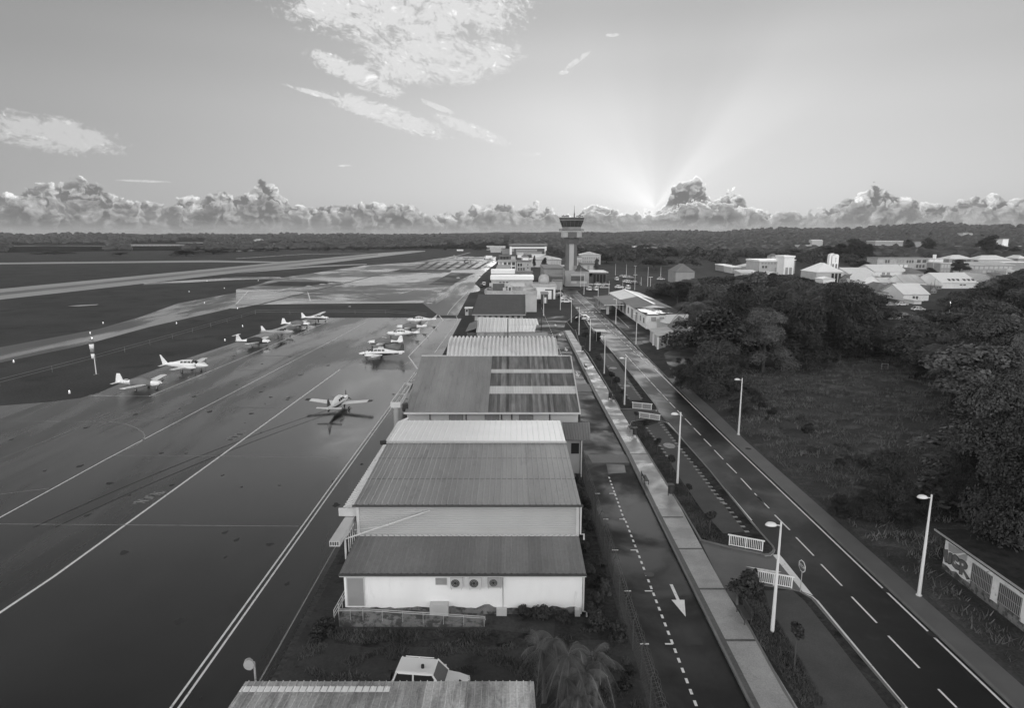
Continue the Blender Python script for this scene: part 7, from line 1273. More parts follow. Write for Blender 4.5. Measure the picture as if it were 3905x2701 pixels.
M['leaf'] = leafmat('foliage', .060, .6); M['leaf_pale'] = leafmat('foliage_pale', .10, .5); M['leaf_dark'] = leafmat('foliage_dark', .032); M['canopy'] = leafmat('distant_canopy', .055, .45, .1, .05); M['bark'] = mat('bark', .07, .9, var=.3, scale=2)
# crowns of the far woods: noisy domes, thousands in one object because they read as one mass
import bmesh
bm = bmesh.new(); bmesh.ops.create_icosphere(bm, subdivisions=2, radius=1); bV = np.array([v.co[:] for v in bm.verts]); bF = np.array([[v.index for v in f.verts] for f in bm.faces]); bm.free()
def woodland(name, pts, m, kind='stuff'):
    Vs, Fs = [], []; o = 0
    for (x, y, z, r, h) in pts:
        q = bV * (1 + rng.normal(0, .13, (len(bV), 1))) * np.array([r, r, h * .55]); q[:, 2] += h * .45; q += rng.normal(0, r * .05, q.shape); q += np.array([x, y, z]); Vs.append(q); Fs.append(bF + o); o += len(bV)
    return tag(fastmesh(name, np.vstack(Vs), np.vstack(Fs), m), kind=kind)
def visible_ok(x, y, r=8):       # keep runway side free
    return True
def sky_cap(az, d, vyc):         # height whose top sits at photo row vyc (frame v) at distance d
    return 0
def vrow(x, y, z):
    zc = y * cP + (CAMH - z) * sP; return (CY + FPX * ((CAMH - z) * cP - y * sP) / zc) / 1.6925, (CX + FPX * x / zc) / 1.6925
def zcap(x, y, contour):         # highest z at (x, y) that stays below the contour row
    _, vx = vrow(x, y, 0); row = np.interp(vx, [c[0] for c in contour], [c[1] for c in contour]); p = AT('v', vx, row, y); return p[2]
pts = []
for k in range(5200):            # left: band beyond the runway
    az = rng.uniform(-44, -1); d = 1150 + 2300 * rng.random() ** 1.3; x, y = d * math.sin(R(az)), d * math.cos(R(az))
    vy, vx = vrow(x, y, 0); lim = np.interp(vx, [0, 560, 900, 1000, 1160], [571, 566, 562, 556, 552])
    if vy > lim: continue
    if any(a <= vx <= b and c <= vy <= e for a, b, c, e in ((15, 160, 560, 576), (20, 250, 552, 577), (285, 420, 550, 572), (395, 470, 548, 560), (600, 740, 549, 556))): continue
    r = rng.uniform(6, 12); pts.append((x, y, hz(x, y) - 1 if d > 1150 else -1, r, rng.uniform(7, 14) * (1 if d > 1400 else .8)))
woodland('far_woodland', pts, M['canopy'])
pts = []
for k in range(7000):            # right: wooded rise
    az = rng.uniform(0, 46); d = 780 + 2900 * rng.random() ** 1.25; x, y = d * math.sin(R(az)), d * math.cos(R(az)); vy, vx = vrow(x, y, 0)
    if vx < 1240 and d < 1250: continue
    if d < 1350 and any(a <= vx <= b and c <= vy <= e for a, b, c, e in ((1970, 2120, 540, 566), (1815, 1870, 552, 566), (2180, 2307, 548, 566), (2160, 2200, 535, 556), (2170, 2200, 530, 560))): continue
    r = rng.uniform(6, 12); pts.append((x, y, (hz(x, y) if d > 1150 else 0) - 1, r, rng.uniform(8, 15) * (1 if d > 1200 else .8)))
woodland('hill_woodland', pts, M['canopy'])
# ---------------------------------------------------------------- trees
def leaf_cloud(lobes, n, size, seed, flat=.5, inner=.25):
    g = np.random.default_rng(seed); L = np.array(lobes); wgt = L[:, 3] ** 2; idx = g.choice(len(L), n, p=wgt / wgt.sum())
    d = g.normal(size=(n, 3)); d /= np.linalg.norm(d, axis=1)[:, None]; d[:, 2] = np.where(d[:, 2] < -.35, -d[:, 2] * .6, d[:, 2])
    rr = L[idx, 3] * np.where(g.random(n) < inner, g.uniform(.3, .8, n), g.uniform(.84, 1.08, n)); rr *= 1 + .16 * np.sin(d[:, 0] * 7 + idx) * np.cos(d[:, 1] * 6 + idx * 2)
    c = L[idx, :3] + d * rr[:, None] * np.array([1, 1, .85]); nor = d + g.normal(0, .55, (n, 3)); nor[:, 2] += flat; nor /= np.linalg.norm(nor, axis=1)[:, None]
    a = np.cross(nor, g.normal(size=(n, 3))); a /= np.linalg.norm(a, axis=1)[:, None]; b = np.cross(nor, a); s = size * g.uniform(.6, 1.35, n)[:, None]
    V = np.stack([c - a * s, c + b * s * .55, c + a * s, c - b * s * .55], 1).reshape(-1, 3); F = np.arange(n * 4).reshape(-1, 4); return V, F
def make_tree(seed, Rr, H, nl, n, leaf, m, name='tree', label='tree', cat='tree', trunk=.30, low=.3):
    g = random.Random(seed); t = thing(name, label, cat); lobes = []
    for k in range(nl):
        a = g.uniform(0, 6.28); q = math.sqrt(g.random()) * .72; zz = g.random(); rad = Rr * g.uniform(.22, .42) * (1.1 - .3 * zz)
        lobes.append((Rr * q * math.cos(a) * (1 - .4 * zz), Rr * q * math.sin(a) * (1 - .4 * zz), lerp(H * low + rad * .5, H - rad * .9, zz), rad))
    lobes.append((0, 0, H * .55, Rr * .46)); lobes.append((Rr * .1, 0, H - Rr * .34, Rr * .34))
    V, F = leaf_cloud(lobes, n, leaf, seed); fastmesh('crown', V, F, M[m], t)
    mb = MB(); mb.tube([(0, 0, -.3), (.1, .05, H * .25), (.0, .1, H * .6)], [trunk, trunk * .75, trunk * .3], 8)
    for lb in lobes[:6]: mb.tube([(0, .05, H * g.uniform(.22, .4)), (lb[0] * .5, lb[1] * .5, lb[2] * .75), (lb[0], lb[1], lb[2])], [trunk * .45, trunk * .28, trunk * .1], 5)
    part('trunk', mb, 'bark', t); t['_R'] = Rr; t['_H'] = H; return t
def make_palm(seed, H, n=16, L=3.2, name='palm', m='leaf', label='palm', drop=.9, leafw=.35, lw=.036):
    g = random.Random(seed); t = thing(name, label, 'palm'); mb = MB(); lx = g.uniform(-.6, .6); mb.tube([(0, 0, -.2), (lx * .3, 0, H * .4), (lx, .1, H)], [.18, .13, .11], 7); part('trunk', mb, 'bark', t); V = []; F = []
    for k in range(n):
        a = k * 2.4 + g.uniform(-.2, .2); up = g.uniform(-.1, 1.0); prev = None; seg = 14
        for i in range(seg + 1):
            u = i / seg; r = L * (u * math.cos(up * .8)); z = H + L * (math.sin(up) * u - drop * u * u * (1.15 - up * .4)); p = Vector((lx + r * math.cos(a), .1 + r * math.sin(a), z))
            if prev is not None and i > 1:
                tdir = (p - prev).normalized(); side = tdir.cross(Vector((0, 0, 1))).normalized()
                for sg in (-1, 1):
                    for q in (0, .5):
                        b = prev.lerp(p, q); ln = L * leafw * math.sin(math.pi * (.12 + .85 * u)) * g.uniform(.8, 1.1); tip = b + side * sg * ln * .8 + tdir * ln * .5 - Vector((0, 0, ln * .45)); w = tdir * lw * L / 3
                        o = len(V); V += [b - w, b + w, tip + w * .3, tip - w * .3]; F.append((o, o + 1, o + 2, o + 3))
            if prev is not None: o = len(V); s_ = Vector((-math.sin(a), math.cos(a), 0)) * .035; V += [prev - s_, prev + s_, p + s_ * .6, p - s_ * .6]; F.append((o, o + 1, o + 2, o + 3))
            prev = p
    fastmesh('fronds', [tuple(v) for v in V], F, M[m], t); return t
TV = [make_tree(11, 6, 12, 13, 9000, .27, 'leaf'), make_tree(12, 6.5, 11, 15, 9000, .28, 'leaf'), make_tree(13, 5.5, 13, 12, 8000, .28, 'leaf_pale'), make_tree(14, 6, 12, 12, 8500, .26, 'leaf_dark'), make_tree(15, 7, 11, 16, 9500, .28, 'leaf', low=.15)]
NEAR = [make_tree(21, 6, 12, 26, 42000, .13, 'leaf', low=.05), make_tree(22, 6, 12, 26, 42000, .13, 'leaf_dark', low=.05), make_tree(23, 6, 12, 24, 36000, .12, 'leaf_pale', low=.05)]
PAL = [make_palm(31, 7.5, 18, 3.4, m='leaf_pale'), make_palm(32, 9, 16, 3.2)]
FAR = [make_tree(41, 6, 10, 9, 1500, .62, 'leaf', low=.1), make_tree(42, 6, 11, 9, 1500, .62, 'leaf_dark', low=.1)]
used = set()
def put(src, p, sx, sz, label, group, rot=None, name=None):
    c = src if id(src) not in used else copy_tree(src); used.add(id(src)); c.location = p; c.scale = (sx, sx, sz); c.rotation_euler = (0, 0, random.uniform(0, 6.28) if rot is None else rot)
    c['label'] = label
    if group: c['group'] = group
    elif 'group' in c: del c['group']
    return c
def tree_px(src, vx, vyb, vyt, wpx, label, group=None, fr='v', Y=None, R0=6, H0=12):
    b = G(fr, vx, vyb) if Y is None else Vector((P(fr, vx, vyt, Y)[0], Y, 0)); z = P(fr, vx, vyt, b[1])[2]; s = FR[fr][2]; r = wpx / s * (b[1] * cP + 10) / FPX / 2
    return put(src, b, r / R0 * .98, z / H0, label, group)
N0, N1, N2 = NEAR
for a in [(N0, 1602, 898, 768, 150, 'round leafy tree right at the road beyond the gabled house'), (N0, 1534, 875, 822, 60, 'smaller tree leaning against the gabled house'), (N1, 1645, 872, 800, 60, 'low dark bush tree right of the round roadside tree'),
          (N2, 1718, 842, 690, 150, 'pale vine covered tree between the roadside tree and the black mass'), (N1, 1800, 832, 672, 150, 'dark broad tree left of the deepest shadow'), (N1, 1890, 818, 636, 165, 'tallest dark tree of the wood at the edge of the clearing'), (N1, 1945, 806, 690, 90, 'dark tree closing the wood at its right end'),
          (N1, 1660, 800, 655, 130, 'vine hung tree mass behind the roadside trees'), (N0, 1590, 770, 640, 130, 'tall tree behind the gabled house'), (N0, 1750, 770, 640, 140, 'full crown in the middle of the wood'),
          (N0, 2085, 850, 760, 100, 'tree right of the goal shaped frame in the clearing'), (N2, 2130, 868, 742, 110, 'pale tree beside the arching palm fronds'), (N0, 2215, 880, 706, 190, 'large bright tree above the dark right hand mass'), (N1, 2180, 960, 800, 120, 'dark tree under the large bright crown'), (N2, 2295, 960, 748, 130, 'pale crowned tree touching the right frame edge'),
          (N0, 2240, 1190, 838, 270, 'huge near tree filling the right edge above the derelict building'), (N1, 2330, 1300, 930, 260, 'near dark tree cut by the right frame edge'), (N1, 2160, 1180, 1010, 90, 'dark undergrowth tree left of the huge near tree'), (N0, 2290, 1010, 850, 150, 'bright tree behind the huge near tree'),
          (N1, 1990, 1180, 1010, 110, 'dark slim tree standing alone in the grass field'), (N1, 1945, 1170, 1105, 70, 'small dark tree left of the lone field tree'), (N1, 1890, 1165, 1115, 50, 'scrubby bush by the pavement edge in the field'), (N0, 1660, 935, 885, 60, 'bush beside the pavement under the wood'), (N1, 2040, 1190, 1130, 70, 'dark bush right of the lone field tree')]:
    tree_px(*a)
wood_g = 'trees of the wood right of the road'
def inpoly(x, y, poly):
    c = False
    for i in range(len(poly)):
        x0, y0 = poly[i]; x1, y1 = poly[i - 1]
        if (y0 > y) != (y1 > y) and x < (x1 - x0) * (y - y0) / (y1 - y0) + x0: c = not c
    return c
def scatter(poly, contour, n, sep, hr, lab, grp, srcs, avoid=None, rmin=.6, R0=6, H0=12):
    W_ = [G('v', *p) for p in poly]; pw = [(p[0], p[1]) for p in W_]; xs = [p[0] for p in pw]; ys = [p[1] for p in pw]; out = []; tries = 0
    while len(out) < n and tries < n * 60:
        tries += 1; x, y = random.uniform(min(xs), max(xs)), random.uniform(min(ys), max(ys))
        if not inpoly(x, y, pw) or (avoid and avoid(x, y)): continue
        if any((x - a) ** 2 + (y - b) ** 2 < sep * sep for a, b in out): continue
        h = min(random.uniform(*hr), zcap(x, y, contour) * random.uniform(.88, 1.0))
        if h < 3.0: continue
        out.append((x, y)); r = max(sep * .62, min(sep * .95, h * .75)); put(random.choice(srcs), (x, y, 0), r / R0, h / H0, lab, grp)
    return out
avoidA = lambda x, y: (x < 58 and 118 < y < 262) or (x < 34) or any((o.location[0] - x) ** 2 + (o.location[1] - y) ** 2 < 110 for o in bigA)
bigA = [o for o in bpy.data.objects if o.get('category') in ('house', 'hall', 'building', 'bell tower') and o.parent is None and o.location[0] > 50]
contA = [(1350, 668), (1420, 655), (1480, 642), (1520, 634), (1600, 622), (1640, 622), (1700, 612), (1780, 618), (1840, 632), (1900, 634), (1960, 655), (1975, 700)]
scatter([(1495, 860), (1560, 870), (1720, 822), (1960, 805), (1985, 760), (1985, 700), (1960, 668), (1880, 640), (1600, 630), (1480, 645), (1440, 668)], contA, 62, 9.2, (9, 15), 'bushy tree in the dense wood between warehouse and town', wood_g, TV + [TV[3]], avoidA)
contB = [(1985, 760), (2050, 742), (2075, 700), (2100, 672), (2150, 660), (2200, 650), (2245, 622), (2310, 602), (2500, 590)]
scatter([(1985, 815), (2060, 842), (2150, 905), (2150, 1060), (2140, 1180), (2307, 1150), (2420, 1150), (2560, 800), (2480, 650), (2307, 622), (2200, 665), (2120, 700), (2080, 735), (2050, 760), (1985, 790)], contB, 66, 8.8, (6, 13), 'tree in the dark leafy mass at the right of the picture', 'trees at the right edge', TV + [TV[3]], avoidA)
# trees between the lot, the wood and the hills
contC = [(1150, 556), (1240, 556), (1300, 552), (1400, 549), (1480, 556), (1560, 556), (1640, 553), (1720, 562), (1800, 566), (1840, 556), (1960, 560), (2000, 566)]
avC = lambda x, y: any(abs(o.location[0] - x) < 22 and -10 < y - o.location[1] < 26 for o in bigC) or any(abs(o.location[0] - x) < 14 and -60 < y - o.location[1] <= 0 for o in bigC)
bigC = [o for o in bpy.data.objects if o.get('category') in ('house', 'hall', 'building', 'bell tower', 'control tower', 'shed', 'hangar') and o.parent is None and o.location[1] > 240]
scatter([(1235, 612), (1300, 622), (1350, 612), (1480, 630), (1600, 625), (1700, 612), (1880, 612), (1960, 590), (1960, 556), (1700, 552), (1240, 550)], contC, 45, 20, (8, 16), 'mature tree in the hazy belt between airport lot and hills', 'trees of the hazy belt', FAR + TV[:2], avC, R0=6, H0=10.5)
scatter([(1960, 700), (2307, 640), (2400, 600), (2400, 556), (1960, 556), (1900, 600)], [(1900, 556), (2307, 548)], 48, 14, (5, 11), 'garden tree among the white roofs of the town', 'garden trees of the town', FAR, lambda x, y: any(abs(o.location[0] - x) < 16 and -14 < y - o.location[1] < 26 for o in bigC) or any(abs(o.location[0] - x) < 12 and -50 < y - o.location[1] <= 0 for o in bigC), R0=6, H0=10.5)
for a in [(TV[3], 1425, 690, 480, 300, 'round dark tree in front of the school wing', 'r', 380), (TV[3], 1010, 740, 590, 230, 'dark round tree left of the round school tree', 'r', 360), (TV[3], 1850, 430, 130, 430, 'very tall dark tree breaking the skyline of the rise', 'r', 640), (TV[3], 690, 430, 190, 200, 'dark domed tree before the institute building', 'r', 800), (TV[3], 960, 430, 172, 280, 'dark spreading tree right of the institute building', 'r', 760), (TV[3], 2190, 430, 300, 240, 'dark crown at the right edge of the rise', 'r', 640),
          (TV[3], 680, 480, 150, 330, 'big dark wood crown left of the apartment bar', 'g', 600), (TV[3], 520, 480, 200, 300, 'dark crown behind the slab bell tower', 'g', 620), (TV[0], 380, 480, 215, 260, 'dark crown above the church roof', 'g', 640), (TV[3], 780, 480, 200, 200, 'dark crown touching the apartment bar', 'g', 560), (TV[1], 180, 480, 260, 260, 'crown left of the slab bell tower', 'g', 560),
          (TV[0], 60, 480, 240, 260, 'crown behind the big white hall', 'g', 600), (TV[3], 1285, 985, 850, 70, 'narrow dark tree behind the office blocks', 'c', 425), (TV[3], 1430, 985, 880, 125, 'round dark tree left of the control tower', 'c', 430), (TV[0], 2190, 1000, 890, 130, 'leafy tree right of the terminal wing', 'c', 420)]:
    tree_px(a[0], a[1], a[2], a[3], a[4], a[5], None, a[6], a[7], 6, 12)
contD = [(1000, 545), (1150, 543), (1240, 548)]
scatter([(1240, 585), (1330, 600), (1370, 585), (1480, 560), (1300, 548), (1235, 553)], contC, 12, 18, (10, 18), 'dark tree behind the control tower', 'trees behind the tower', FAR, avC, R0=6, H0=10.5)
scatter([(1010, 566), (1140, 572), (1150, 552), (1000, 548)], contD, 10, 22, (12, 20), 'dark tree in the belt behind the far apron', 'trees behind the far apron', FAR, avC, R0=6, H0=10.5)
scatter([(30, 583), (400, 578), (560, 572), (560, 566), (30, 572)], [(0, 566), (600, 560)], 3, 40, (6, 11), 'bushy tree along the far airfield boundary', 'trees along the airfield boundary', FAR, avC, R0=6, H0=10.5)
# canopy between the single crowns: reads as one mass
def leaf_stuff(name, poly, contour, n, sep, hr, m, avoid, leaves=700, seed=91, ls=.62):
    g = np.random.default_rng(seed); W_ = [G('v', *p) for p in poly]; pw = [(p[0], p[1]) for p in W_]; xs = [p[0] for p in pw]; ys = [p[1] for p in pw]; Vs = []; out = []; tries = 0; bases = []
    for k in range(4): bases.append(leaf_cloud([(random.uniform(-3, 3), random.uniform(-3, 3), random.uniform(3, 8), random.uniform(2, 3.4)) for _ in range(7)], leaves, ls, seed + k, inner=.15)[0])
    while len(out) < n and tries < n * 40:
        tries += 1; x, y = random.uniform(min(xs), max(xs)), random.uniform(min(ys), max(ys))
        if not inpoly(x, y, pw) or avoid(x, y) or any((x - a) ** 2 + (y - b) ** 2 < sep * sep for a, b in out[-60:]): continue
        h = min(random.uniform(*hr), zcap(x, y, contour) * random.uniform(.85, 1))
        if h < 2.5: continue
        out.append((x, y)); a = random.uniform(0, 6.28); c, s_ = math.cos(a), math.sin(a); q = bases[len(out) % 4].copy(); k = random.uniform(.9, 1.4); q = np.stack([(q[:, 0] * c - q[:, 1] * s_) * k + x, (q[:, 0] * s_ + q[:, 1] * c) * k + y, q[:, 2] * h / 10], 1); Vs.append(q)
    V = np.vstack(Vs); return tag(fastmesh(name, V, np.arange(len(V)).reshape(-1, 4), m), kind='stuff')
leaf_stuff('belt_woodland', [(1235, 612), (1300, 616), (1350, 608), (1480, 628), (1600, 625), (1700, 612), (1880, 612), (1960, 590), (1960, 550), (1700, 547), (1240, 547)], contC, 230, 11, (7, 15), M['leaf'], avC)
leaf_stuff('boundary_scrub', [(-80, 584), (400, 577), (560, 571), (900, 566), (1140, 570), (1150, 552), (560, 562), (-80, 568)], [(-80, 578), (160, 578), (250, 574), (270, 566), (300, 574), (480, 574), (500, 564), (1000, 551), (1150, 548)], 210, 12, (4, 10), M['leaf_dark'], avC, 300, 95)
leaf_stuff('wood_undergrowth', [(1495, 860), (1560, 870), (1720, 818), (1960, 800), (1985, 740), (1960, 668), (1880, 645), (1600, 640), (1480, 655)], contA, 120, 6, (4, 9), M['leaf_dark'], avoidA, 2200, 99, .32)
leaf_stuff('right_undergrowth', [(2000, 800), (2070, 840), (2165, 905), (2165, 1060), (2160, 1160), (2307, 1150), (2420, 1150), (2560, 800), (2480, 650), (2307, 640), (2200, 680), (2100, 745)], contB, 130, 6, (3, 7), M['leaf_dark'], avoidA, 2200, 103, .30)
leaf_stuff('town_greenery', [(1880, 690), (1960, 700), (2100, 672), (2307, 650), (2420, 600), (2420, 552), (1960, 552), (1850, 600)], [(1850, 560), (2307, 545)], 170, 9, (3, 8), M['leaf'], lambda x, y: any(abs(o.location[0] - x) < 13 and -9 < y - o.location[1] < 22 for o in bigC) or any(abs(o.location[0] - x) < 11 and -38 < y - o.location[1] <= 0 for o in bigC), 420, 107)
# palms
for vx, vyb, vyt, wpx, lab in [(1575, 795, 690, 110, 'palm with drooping fronds half swallowed by the wood'), (2110, 870, 772, 110, 'palm arching out at the right edge of the clearing'), (2140, 905, 808, 100, 'second palm with fronds hanging over the field edge'), (2190, 925, 845, 80, 'low palm before the bright right hand trees'), (2035, 770, 735, 60, 'small palm right of the cars in the clearing'), (2150, 760, 700, 70, 'palm beside the lit street lamp')]:
    b = G('v', vx, vyb); z = P('v', vx, vyt, b[1])[2]; put(PAL[vx % 2], b, wpx * 1.6925 * (b[1] + 5) / FPX / 5.6, z / 8.6, lab, None, name='palm')
YP = [make_palm(51, 2.6, 11, 2.0, 'palm', 'leaf_pale', drop=.8, leafw=.26, lw=.022), make_palm(52, 3.2, 11, 2.0, 'palm', 'leaf', drop=.85, leafw=.26, lw=.022)]
for k, (x, y, zt, lab) in enumerate([(1560, 1180, 3.4, 'yard palm at the back left of the clump by the white annexe'), (1680, 1190, 3.6, 'yard palm at the back of the clump, middle'), (1850, 1200, 3.4, 'yard palm at the back right of the clump'), (1700, 1330, 3.8, 'yard palm in the centre of the clump'), (1840, 1350, 3.4, 'yard palm right of the centre of the clump'), (1640, 1440, 2.8, 'yard palm at the front left of the clump'), (1760, 1500, 2.6, 'yard palm at the front of the clump'), (1900, 1290, 3.2, 'yard palm nearest to the security fence')]):
    p = G('l', x, y, zt); put(YP[k % 2], (p[0], p[1], 0), .82, zt / 2.9, lab, 'palm clump in the yard')
# young trees in the medians
young = None
for fr, x, yb, yt, w, lab in [('j', 258, 1290, 935, 100, 'sapling with dark tuft on the lawn nearest the camera'), ('i', 1285, 188, 0, 90, 'sapling before the first white railing'), ('h', 1290, 1372, 1212, 60, 'thin sapling right of the litter bin with the bag'), ('h', 1125, 1142, 940, 75, 'sapling left of the white lamp at the middle bays'), ('h', 995, 938, 790, 70, 'sapling beside the pale round spot of the middle bays'), ('h', 885, 790, 605, 65, 'sapling next to the second upper railing'), ('h', 675, 452, 330, 55, 'sapling close to the first upper railing'), ('h', 617, 352, 215, 75, 'bushy sapling in the upper bays'), ('h', 568, 290, 165, 70, 'bushy sapling beyond it in the upper bays'), ('h', 797, 640, 540, 40, 'bare sapling between the two upper railings'), ('u', 708, 1290, 1062, 70, 'bare sapling left of the nearest railing'), ('d', 1945, 690, 610, 60, 'sapling before the parking bay entrance'), ('d', 1800, 480, 330, 90, 'bushy young tree behind the bus shelter'), ('d', 1720, 300, 165, 90, 'bushy young tree on the planted verge')]:
    p = G(fr, x, yb, .1); z = P(fr, x, yt, p[1])[2] - .1
    if young is None:
        t = thing('sapling', lab, 'tree', p, 0, 'saplings in the medians'); lobes = [(0, 0, 2.3, .38), (.15, .1, 2.65, .3), (-.15, -.1, 2.0, .3)]; V, F = leaf_cloud(lobes, 900, .10, 77, .2, .5); fastmesh('crown', V, F, M['leaf_dark'], t); mb = MB(); mb.tube([(0, 0, 0), (.03, 0, 1.2), (0, 0, 2.4)], [.045, .04, .02], 6)
        for k in range(7): a = k * .9; mb.tube([(0, 0, 1.5 + k * .1), (.35 * math.cos(a), .35 * math.sin(a), 2.0 + k * .12)], [.02, .008], 4)
        part('trunk', mb, 'bark', t); young = t
    else: t = copy_tree(young); t['label'] = lab
    t.location = p; s_ = z / 2.95; wr = w / FR[fr][2] * (p[1] + 5) / FPX / .9; t.scale = (wr, wr, s_); t.rotation_euler = (0, 0, random.uniform(0, 6))
# shrubs: strip between hangars and fence, yard, verge by the wood
SH = [make_tree(61, 1.0, 1.3, 9, 2600, .075, 'leaf_dark', 'shrub', 'shrub', 'shrub', .05, .05), make_tree(62, 1.0, 1.3, 9, 2600, .075, 'leaf', 'shrub', 'shrub', 'shrub', .05, .05)]
for k in range(34):
    y = 31 + k * 1.45 + random.uniform(-.5, .5); x = random.uniform(5.2, 6.9) if y < 52 or y > 66 else random.uniform(6.4, 7.0); s_ = random.uniform(.45, .95)
    put(random.choice(SH), (x, y, 0), s_, s_ * random.uniform(.7, 1.5), 'low dark shrub in the overgrown strip along the security fence', 'shrubs along the security fence')
for fr, x, y, s_, lab in [('l', 1400, 985, .7, 'shrub under the conduit of the white wall'), ('l', 1540, 1010, .9, 'shrub below the right half of the white wall'), ('l', 1680, 1030, .8, 'shrub near the right meter box'), ('l', 80, 1090, .9, 'rounded shrub at the left foot of the ramp'), ('l', 20, 1130, .8, 'shrub beside the drain at the ramp'), ('i', 1600, 690, 1.5, 'round hedge bush in the kerb curve left of the lamp'), ('u', 620, 1420, .9, 'shrub under the bare sapling at the near railing')]:
    p = G(fr, x, y); put(SH[0], p, s_, s_, lab, None)
for k in range(70):      # rough bushes along the pavement and at the wood edge
    u = random.random(); a = G('v', 1500, 815).lerp(G('v', 1990, 1180), u); b = Vector((a[0] + random.uniform(2.5, 7), a[1] + random.uniform(-3, 3), 0))
    if b[0] < 29.6: continue
    s_ = random.uniform(.4, 1.1); put(random.choice(SH), b, s_, s_ * random.uniform(.5, 1.1), 'scrubby bush between pavement and grass field', 'bushes along the pavement')
# rough grass field: uneven ground with tussocks
XA, XB_, YA_, YB_ = 29.2, 120, 24, 135; nx, ny = 200, 230; V = []
for j in range(ny):
    for i in range(nx):
        x, y = lerp(XA, XB_, i / (nx - 1)), lerp(YA_, YB_, j / (ny - 1)); e = min(1, (x - XA) / 3.0); h = noise.fractal((x * .16, y * .30, 0), 1, 2, 5) * .5 + noise.noise((x * .9, y * 1.4, 2)) * .22
        ridge = math.exp(-((x - (70 - (y - 50) * .35)) / 1.6) ** 2) * .35; V.append((x, y, max(.012, .2 + h + ridge) * e + .012))
Fq = [(j * nx + i, j * nx + i + 1, (j + 1) * nx + i + 1, (j + 1) * nx + i) for j in range(ny - 1) for i in range(nx - 1)]
V = np.array(V); V[(V[:, 0] < 43) & (V[:, 1] < 46) & (V[:, 0] > 31.5), 2] = .013; V[(V[:, 0] < 60) & (V[:, 1] > 118), 2] = -.05
M['field'] = mat('rough_grass', .058, .95, var=.4, scale=.25, stretch=(.6, 1, 1), bump=.06, bscale=6, spec=.1, c2=.10, thr=.59, fine=.35)
tag(fastmesh('field', V, Fq, M['field'], None, True), kind='structure')
def tufts(name, n, fn, size, m, seed):
    g = np.random.default_rng(seed); c = fn(g, n); n = len(c); a = g.uniform(0, 6.28, n); s = size * g.uniform(.5, 1.4, n); dxy = np.stack([np.cos(a), np.sin(a), np.zeros(n)], 1) * s[:, None] * .13
    lean = g.normal(0, .5, (n, 3)) * s[:, None]; lean[:, 2] = 0; up = np.array([0, 0, 1.0]) * s[:, None] + lean; V = np.stack([c - dxy, c + dxy, c + dxy * .15 + up, c - dxy * .15 + up], 1).reshape(-1, 3); F = np.arange(n * 4).reshape(-1, 4)
    return tag(fastmesh(name, V, F, m), kind='stuff')
def ffield(g, n):
    x = g.uniform(XA + .3, 110, n); y = g.uniform(26, 132, n); k = np.array([(noise.noise((a * .35, b * .6, 5)) > -.05) and not (31.5 < a < 43 and b < 46) and not (a < 60 and b > 117) for a, b in zip(x, y)]); x, y = x[k], y[k]
    i = ((x - XA) / (XB_ - XA) * (nx - 1)).astype(int); j = ((y - YA_) / (YB_ - YA_) * (ny - 1)).astype(int); return np.stack([x, y, V[j * nx + i, 2]], 1)
M['tuft'] = leafmat('grass_tuft', .095, .5)
tufts('field_grass', 170000, ffield, .34, M['tuft'], 5)
def fyard(g, n):
    x = g.uniform(-12.8, 7.0, n); y = g.uniform(28, 37.0, n); k = np.array([noise.noise((a * .5, b * .7, 9)) > .05 for a, b in zip(x, y)]); return np.stack([x[k], y[k], np.full(k.sum(), .0)], 1)
tufts('yard_grass', 40000, fyard, .16, M['tuft'], 6)
def fmed(g, n):
    out = []
    for poly in (MED1, MED2):
        xs = [p[0] for p in poly]; ys = [p[1] for p in poly]; X = g.uniform(min(xs), max(xs), n // 2); Y = g.uniform(min(ys), max(ys), n // 2)
        out += [(x, y, .10) for x, y in zip(X, Y) if inpoly(x, y, poly)]
    return np.array(out)
MED1 = [tuple(G(*p)[:2]) for p in [('h', 760, 660), ('h', 880, 690), ('h', 1000, 850), ('h', 1170, 1130), ('h', 1400, 1480), ('i', 1430, 290), ('i', 1225, 235), ('i', 1085, 0), ('h', 950, 990)]]
MED2 = [tuple(G(*p)[:2]) for p in [('i', 1540, 700), ('i', 1640, 640), ('j', 20, 730), ('j', 60, 830), ('j', 200, 1060), ('j', 500, 1590), ('j', 310, 1590), ('i', 1680, 1060)]]
tufts('median_grass', 26000, fmed, .12, M['tuft'], 7)
# goal frame in the clearing
gf = thing('goal_frame', 'faint thin goal shaped frame at the back of the grass field', 'goal frame', G('g', 945, 1450)); a, b = G('g', 915, 1420) - gf.location, G('g', 975, 1420) - gf.location; h_ = P('g', 945, 1362, G('g', 945, 1420)[1])[2]; mb = MB(); mb.tube([a, a + Vector((0, 0, h_)), b + Vector((0, 0, h_)), b], .06, 5); part('frame', mb, 'metal', gf)
ordn = ['first', 'second', 'third', 'fourth', 'fifth', 'sixth', 'seventh', 'eighth', 'ninth', 'tenth', 'eleventh', 'twelfth', 'thirteenth', 'fourteenth', 'fifteenth', 'sixteenth', 'seventeenth', 'eighteenth', 'nineteenth', 'twentieth']
LM = [('the gabled house', 42, 150), ('the long warehouse', 44, 200), ('the cars in the clearing', 104, 190), ('the isolated white house', 70, 330), ('the big white hall', 140, 390), ('the church hall', 150, 330), ('the goal shaped frame', 90, 130), ('the lit street lamp', 150, 180), ('the derelict building', 40, 40), ('the huge near tree', 40, 50), ('the dormered white building', 205, 300), ('the apartment bar', 190, 470), ('the control tower', 35, 318), ('the warehouse lot', 55, 280), ('the school wing', 250, 420), ('the big far hangar', -10, 760), ('the institute building', 480, 1000), ('the steepled slab bell tower', 160, 350)]
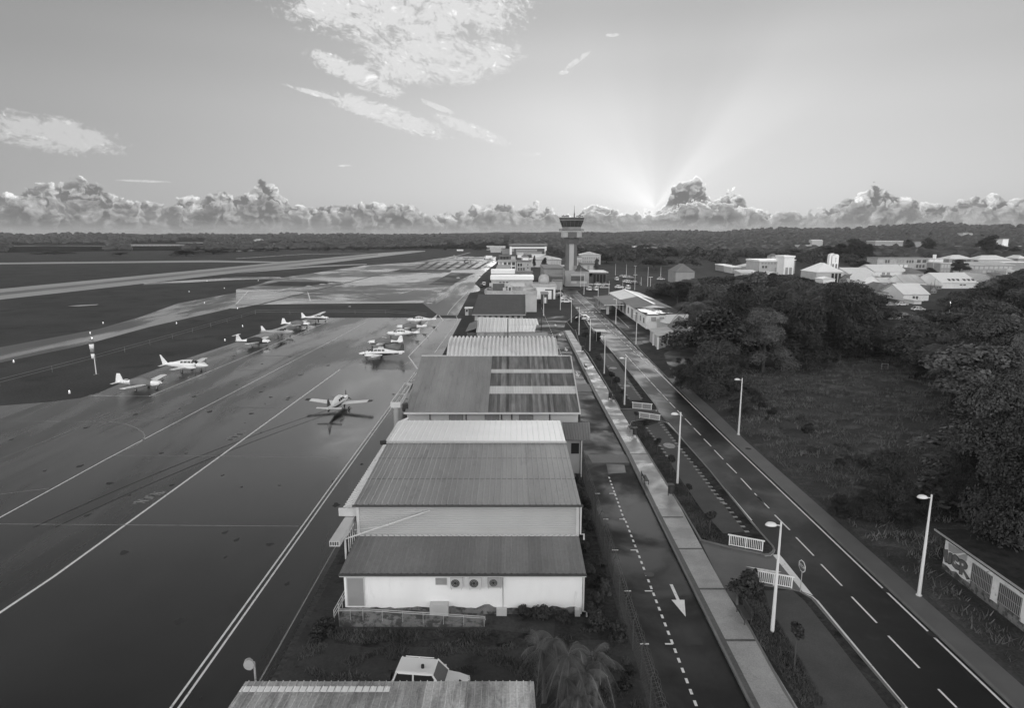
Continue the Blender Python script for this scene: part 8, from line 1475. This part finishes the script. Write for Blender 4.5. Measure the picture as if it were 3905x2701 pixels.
def relabel(grp, noun, tail=''):
    L = sorted([o for o in bpy.data.objects if o.get('group') == grp and o.parent is None], key=lambda o: o.location[1]); cnt = {}
    for o in L:
        x, y = o.location[0], o.location[1]; nm, lx, ly = min(LM, key=lambda q: (q[1] - x) ** 2 + (q[2] - y) ** 2); dx_, dy_ = x - lx, y - ly
        rel = ('behind' if dy_ > 0 else 'in front of') if abs(dy_) > abs(dx_) else ('right of' if dx_ > 0 else 'left of'); sz = 'small' if o.scale[2] < .55 else 'tall' if o.scale[2] > .95 else 'medium'
        base = '%s %s %s %s' % (sz, noun, rel, nm.replace('steepled ', '')); cnt[base] = cnt.get(base, 0) + 1; k = cnt[base]
        o['label'] = base + ('' if k == 1 else ', %s nearest of them' % ordn[min(k, 20) - 1]) if k <= 20 else base + ', far back, ' + ordn[k - 21] + ' of the rest'
for gq, nn in (('trees of the wood right of the road', 'bushy wood tree'), ('trees at the right edge', 'dark leafy tree'), ('trees of the hazy belt', 'hazy dark tree'), ('garden trees of the town', 'garden tree'), ('trees behind the tower', 'dark tree'), ('trees behind the far apron', 'distant dark tree'), ('trees along the airfield boundary', 'boundary tree'), ('bushes along the pavement', 'scrubby roadside bush')): relabel(gq, nn)
for gq, nn in (('shrubs along the security fence', 'dark shrub by the security fence'),):
    for k, o in enumerate(sorted([o for o in bpy.data.objects if o.get('group') == gq], key=lambda o: o.location[1])): o['label'] = '%s %s, %s from the near end' % (('low', 'tall')[o.scale[2] > .7], nn, ordn[k] if k < 20 else 'twenty-' + ordn[k - 20] if k < 29 else 'thirty-' + ordn[k - 29])
for o in (TV + NEAR + PAL + FAR + YP + SH):
    if id(o) not in used:
        for ch in list(o.children): bpy.data.objects.remove(ch)
        bpy.data.objects.remove(o)
for o in bpy.data.objects:
    for k in ('_R', '_H', '_sh'):
        if k in o: del o[k]
# ---------------------------------------------------------------- air: one even box of haze round the scene, the sky stays outside
mb = MB(); mb.box(-8800, 8800, -380, 9800, -1.6, 82); hzm = bpy.data.materials.new('haze_air'); hzm.use_nodes = True; nt = hzm.node_tree; nt.nodes.clear()
ou = nt.nodes.new('ShaderNodeOutputMaterial'); pv = nt.nodes.new('ShaderNodeVolumePrincipled'); pv.inputs['Color'].default_value = (.9, .9, .9, 1); pv.inputs['Density'].default_value = .00008; pv.inputs['Anisotropy'].default_value = .3; nt.links.new(pv.outputs[0], ou.inputs['Volume'])
tag(mb.build('haze', hzm), kind='stuff')
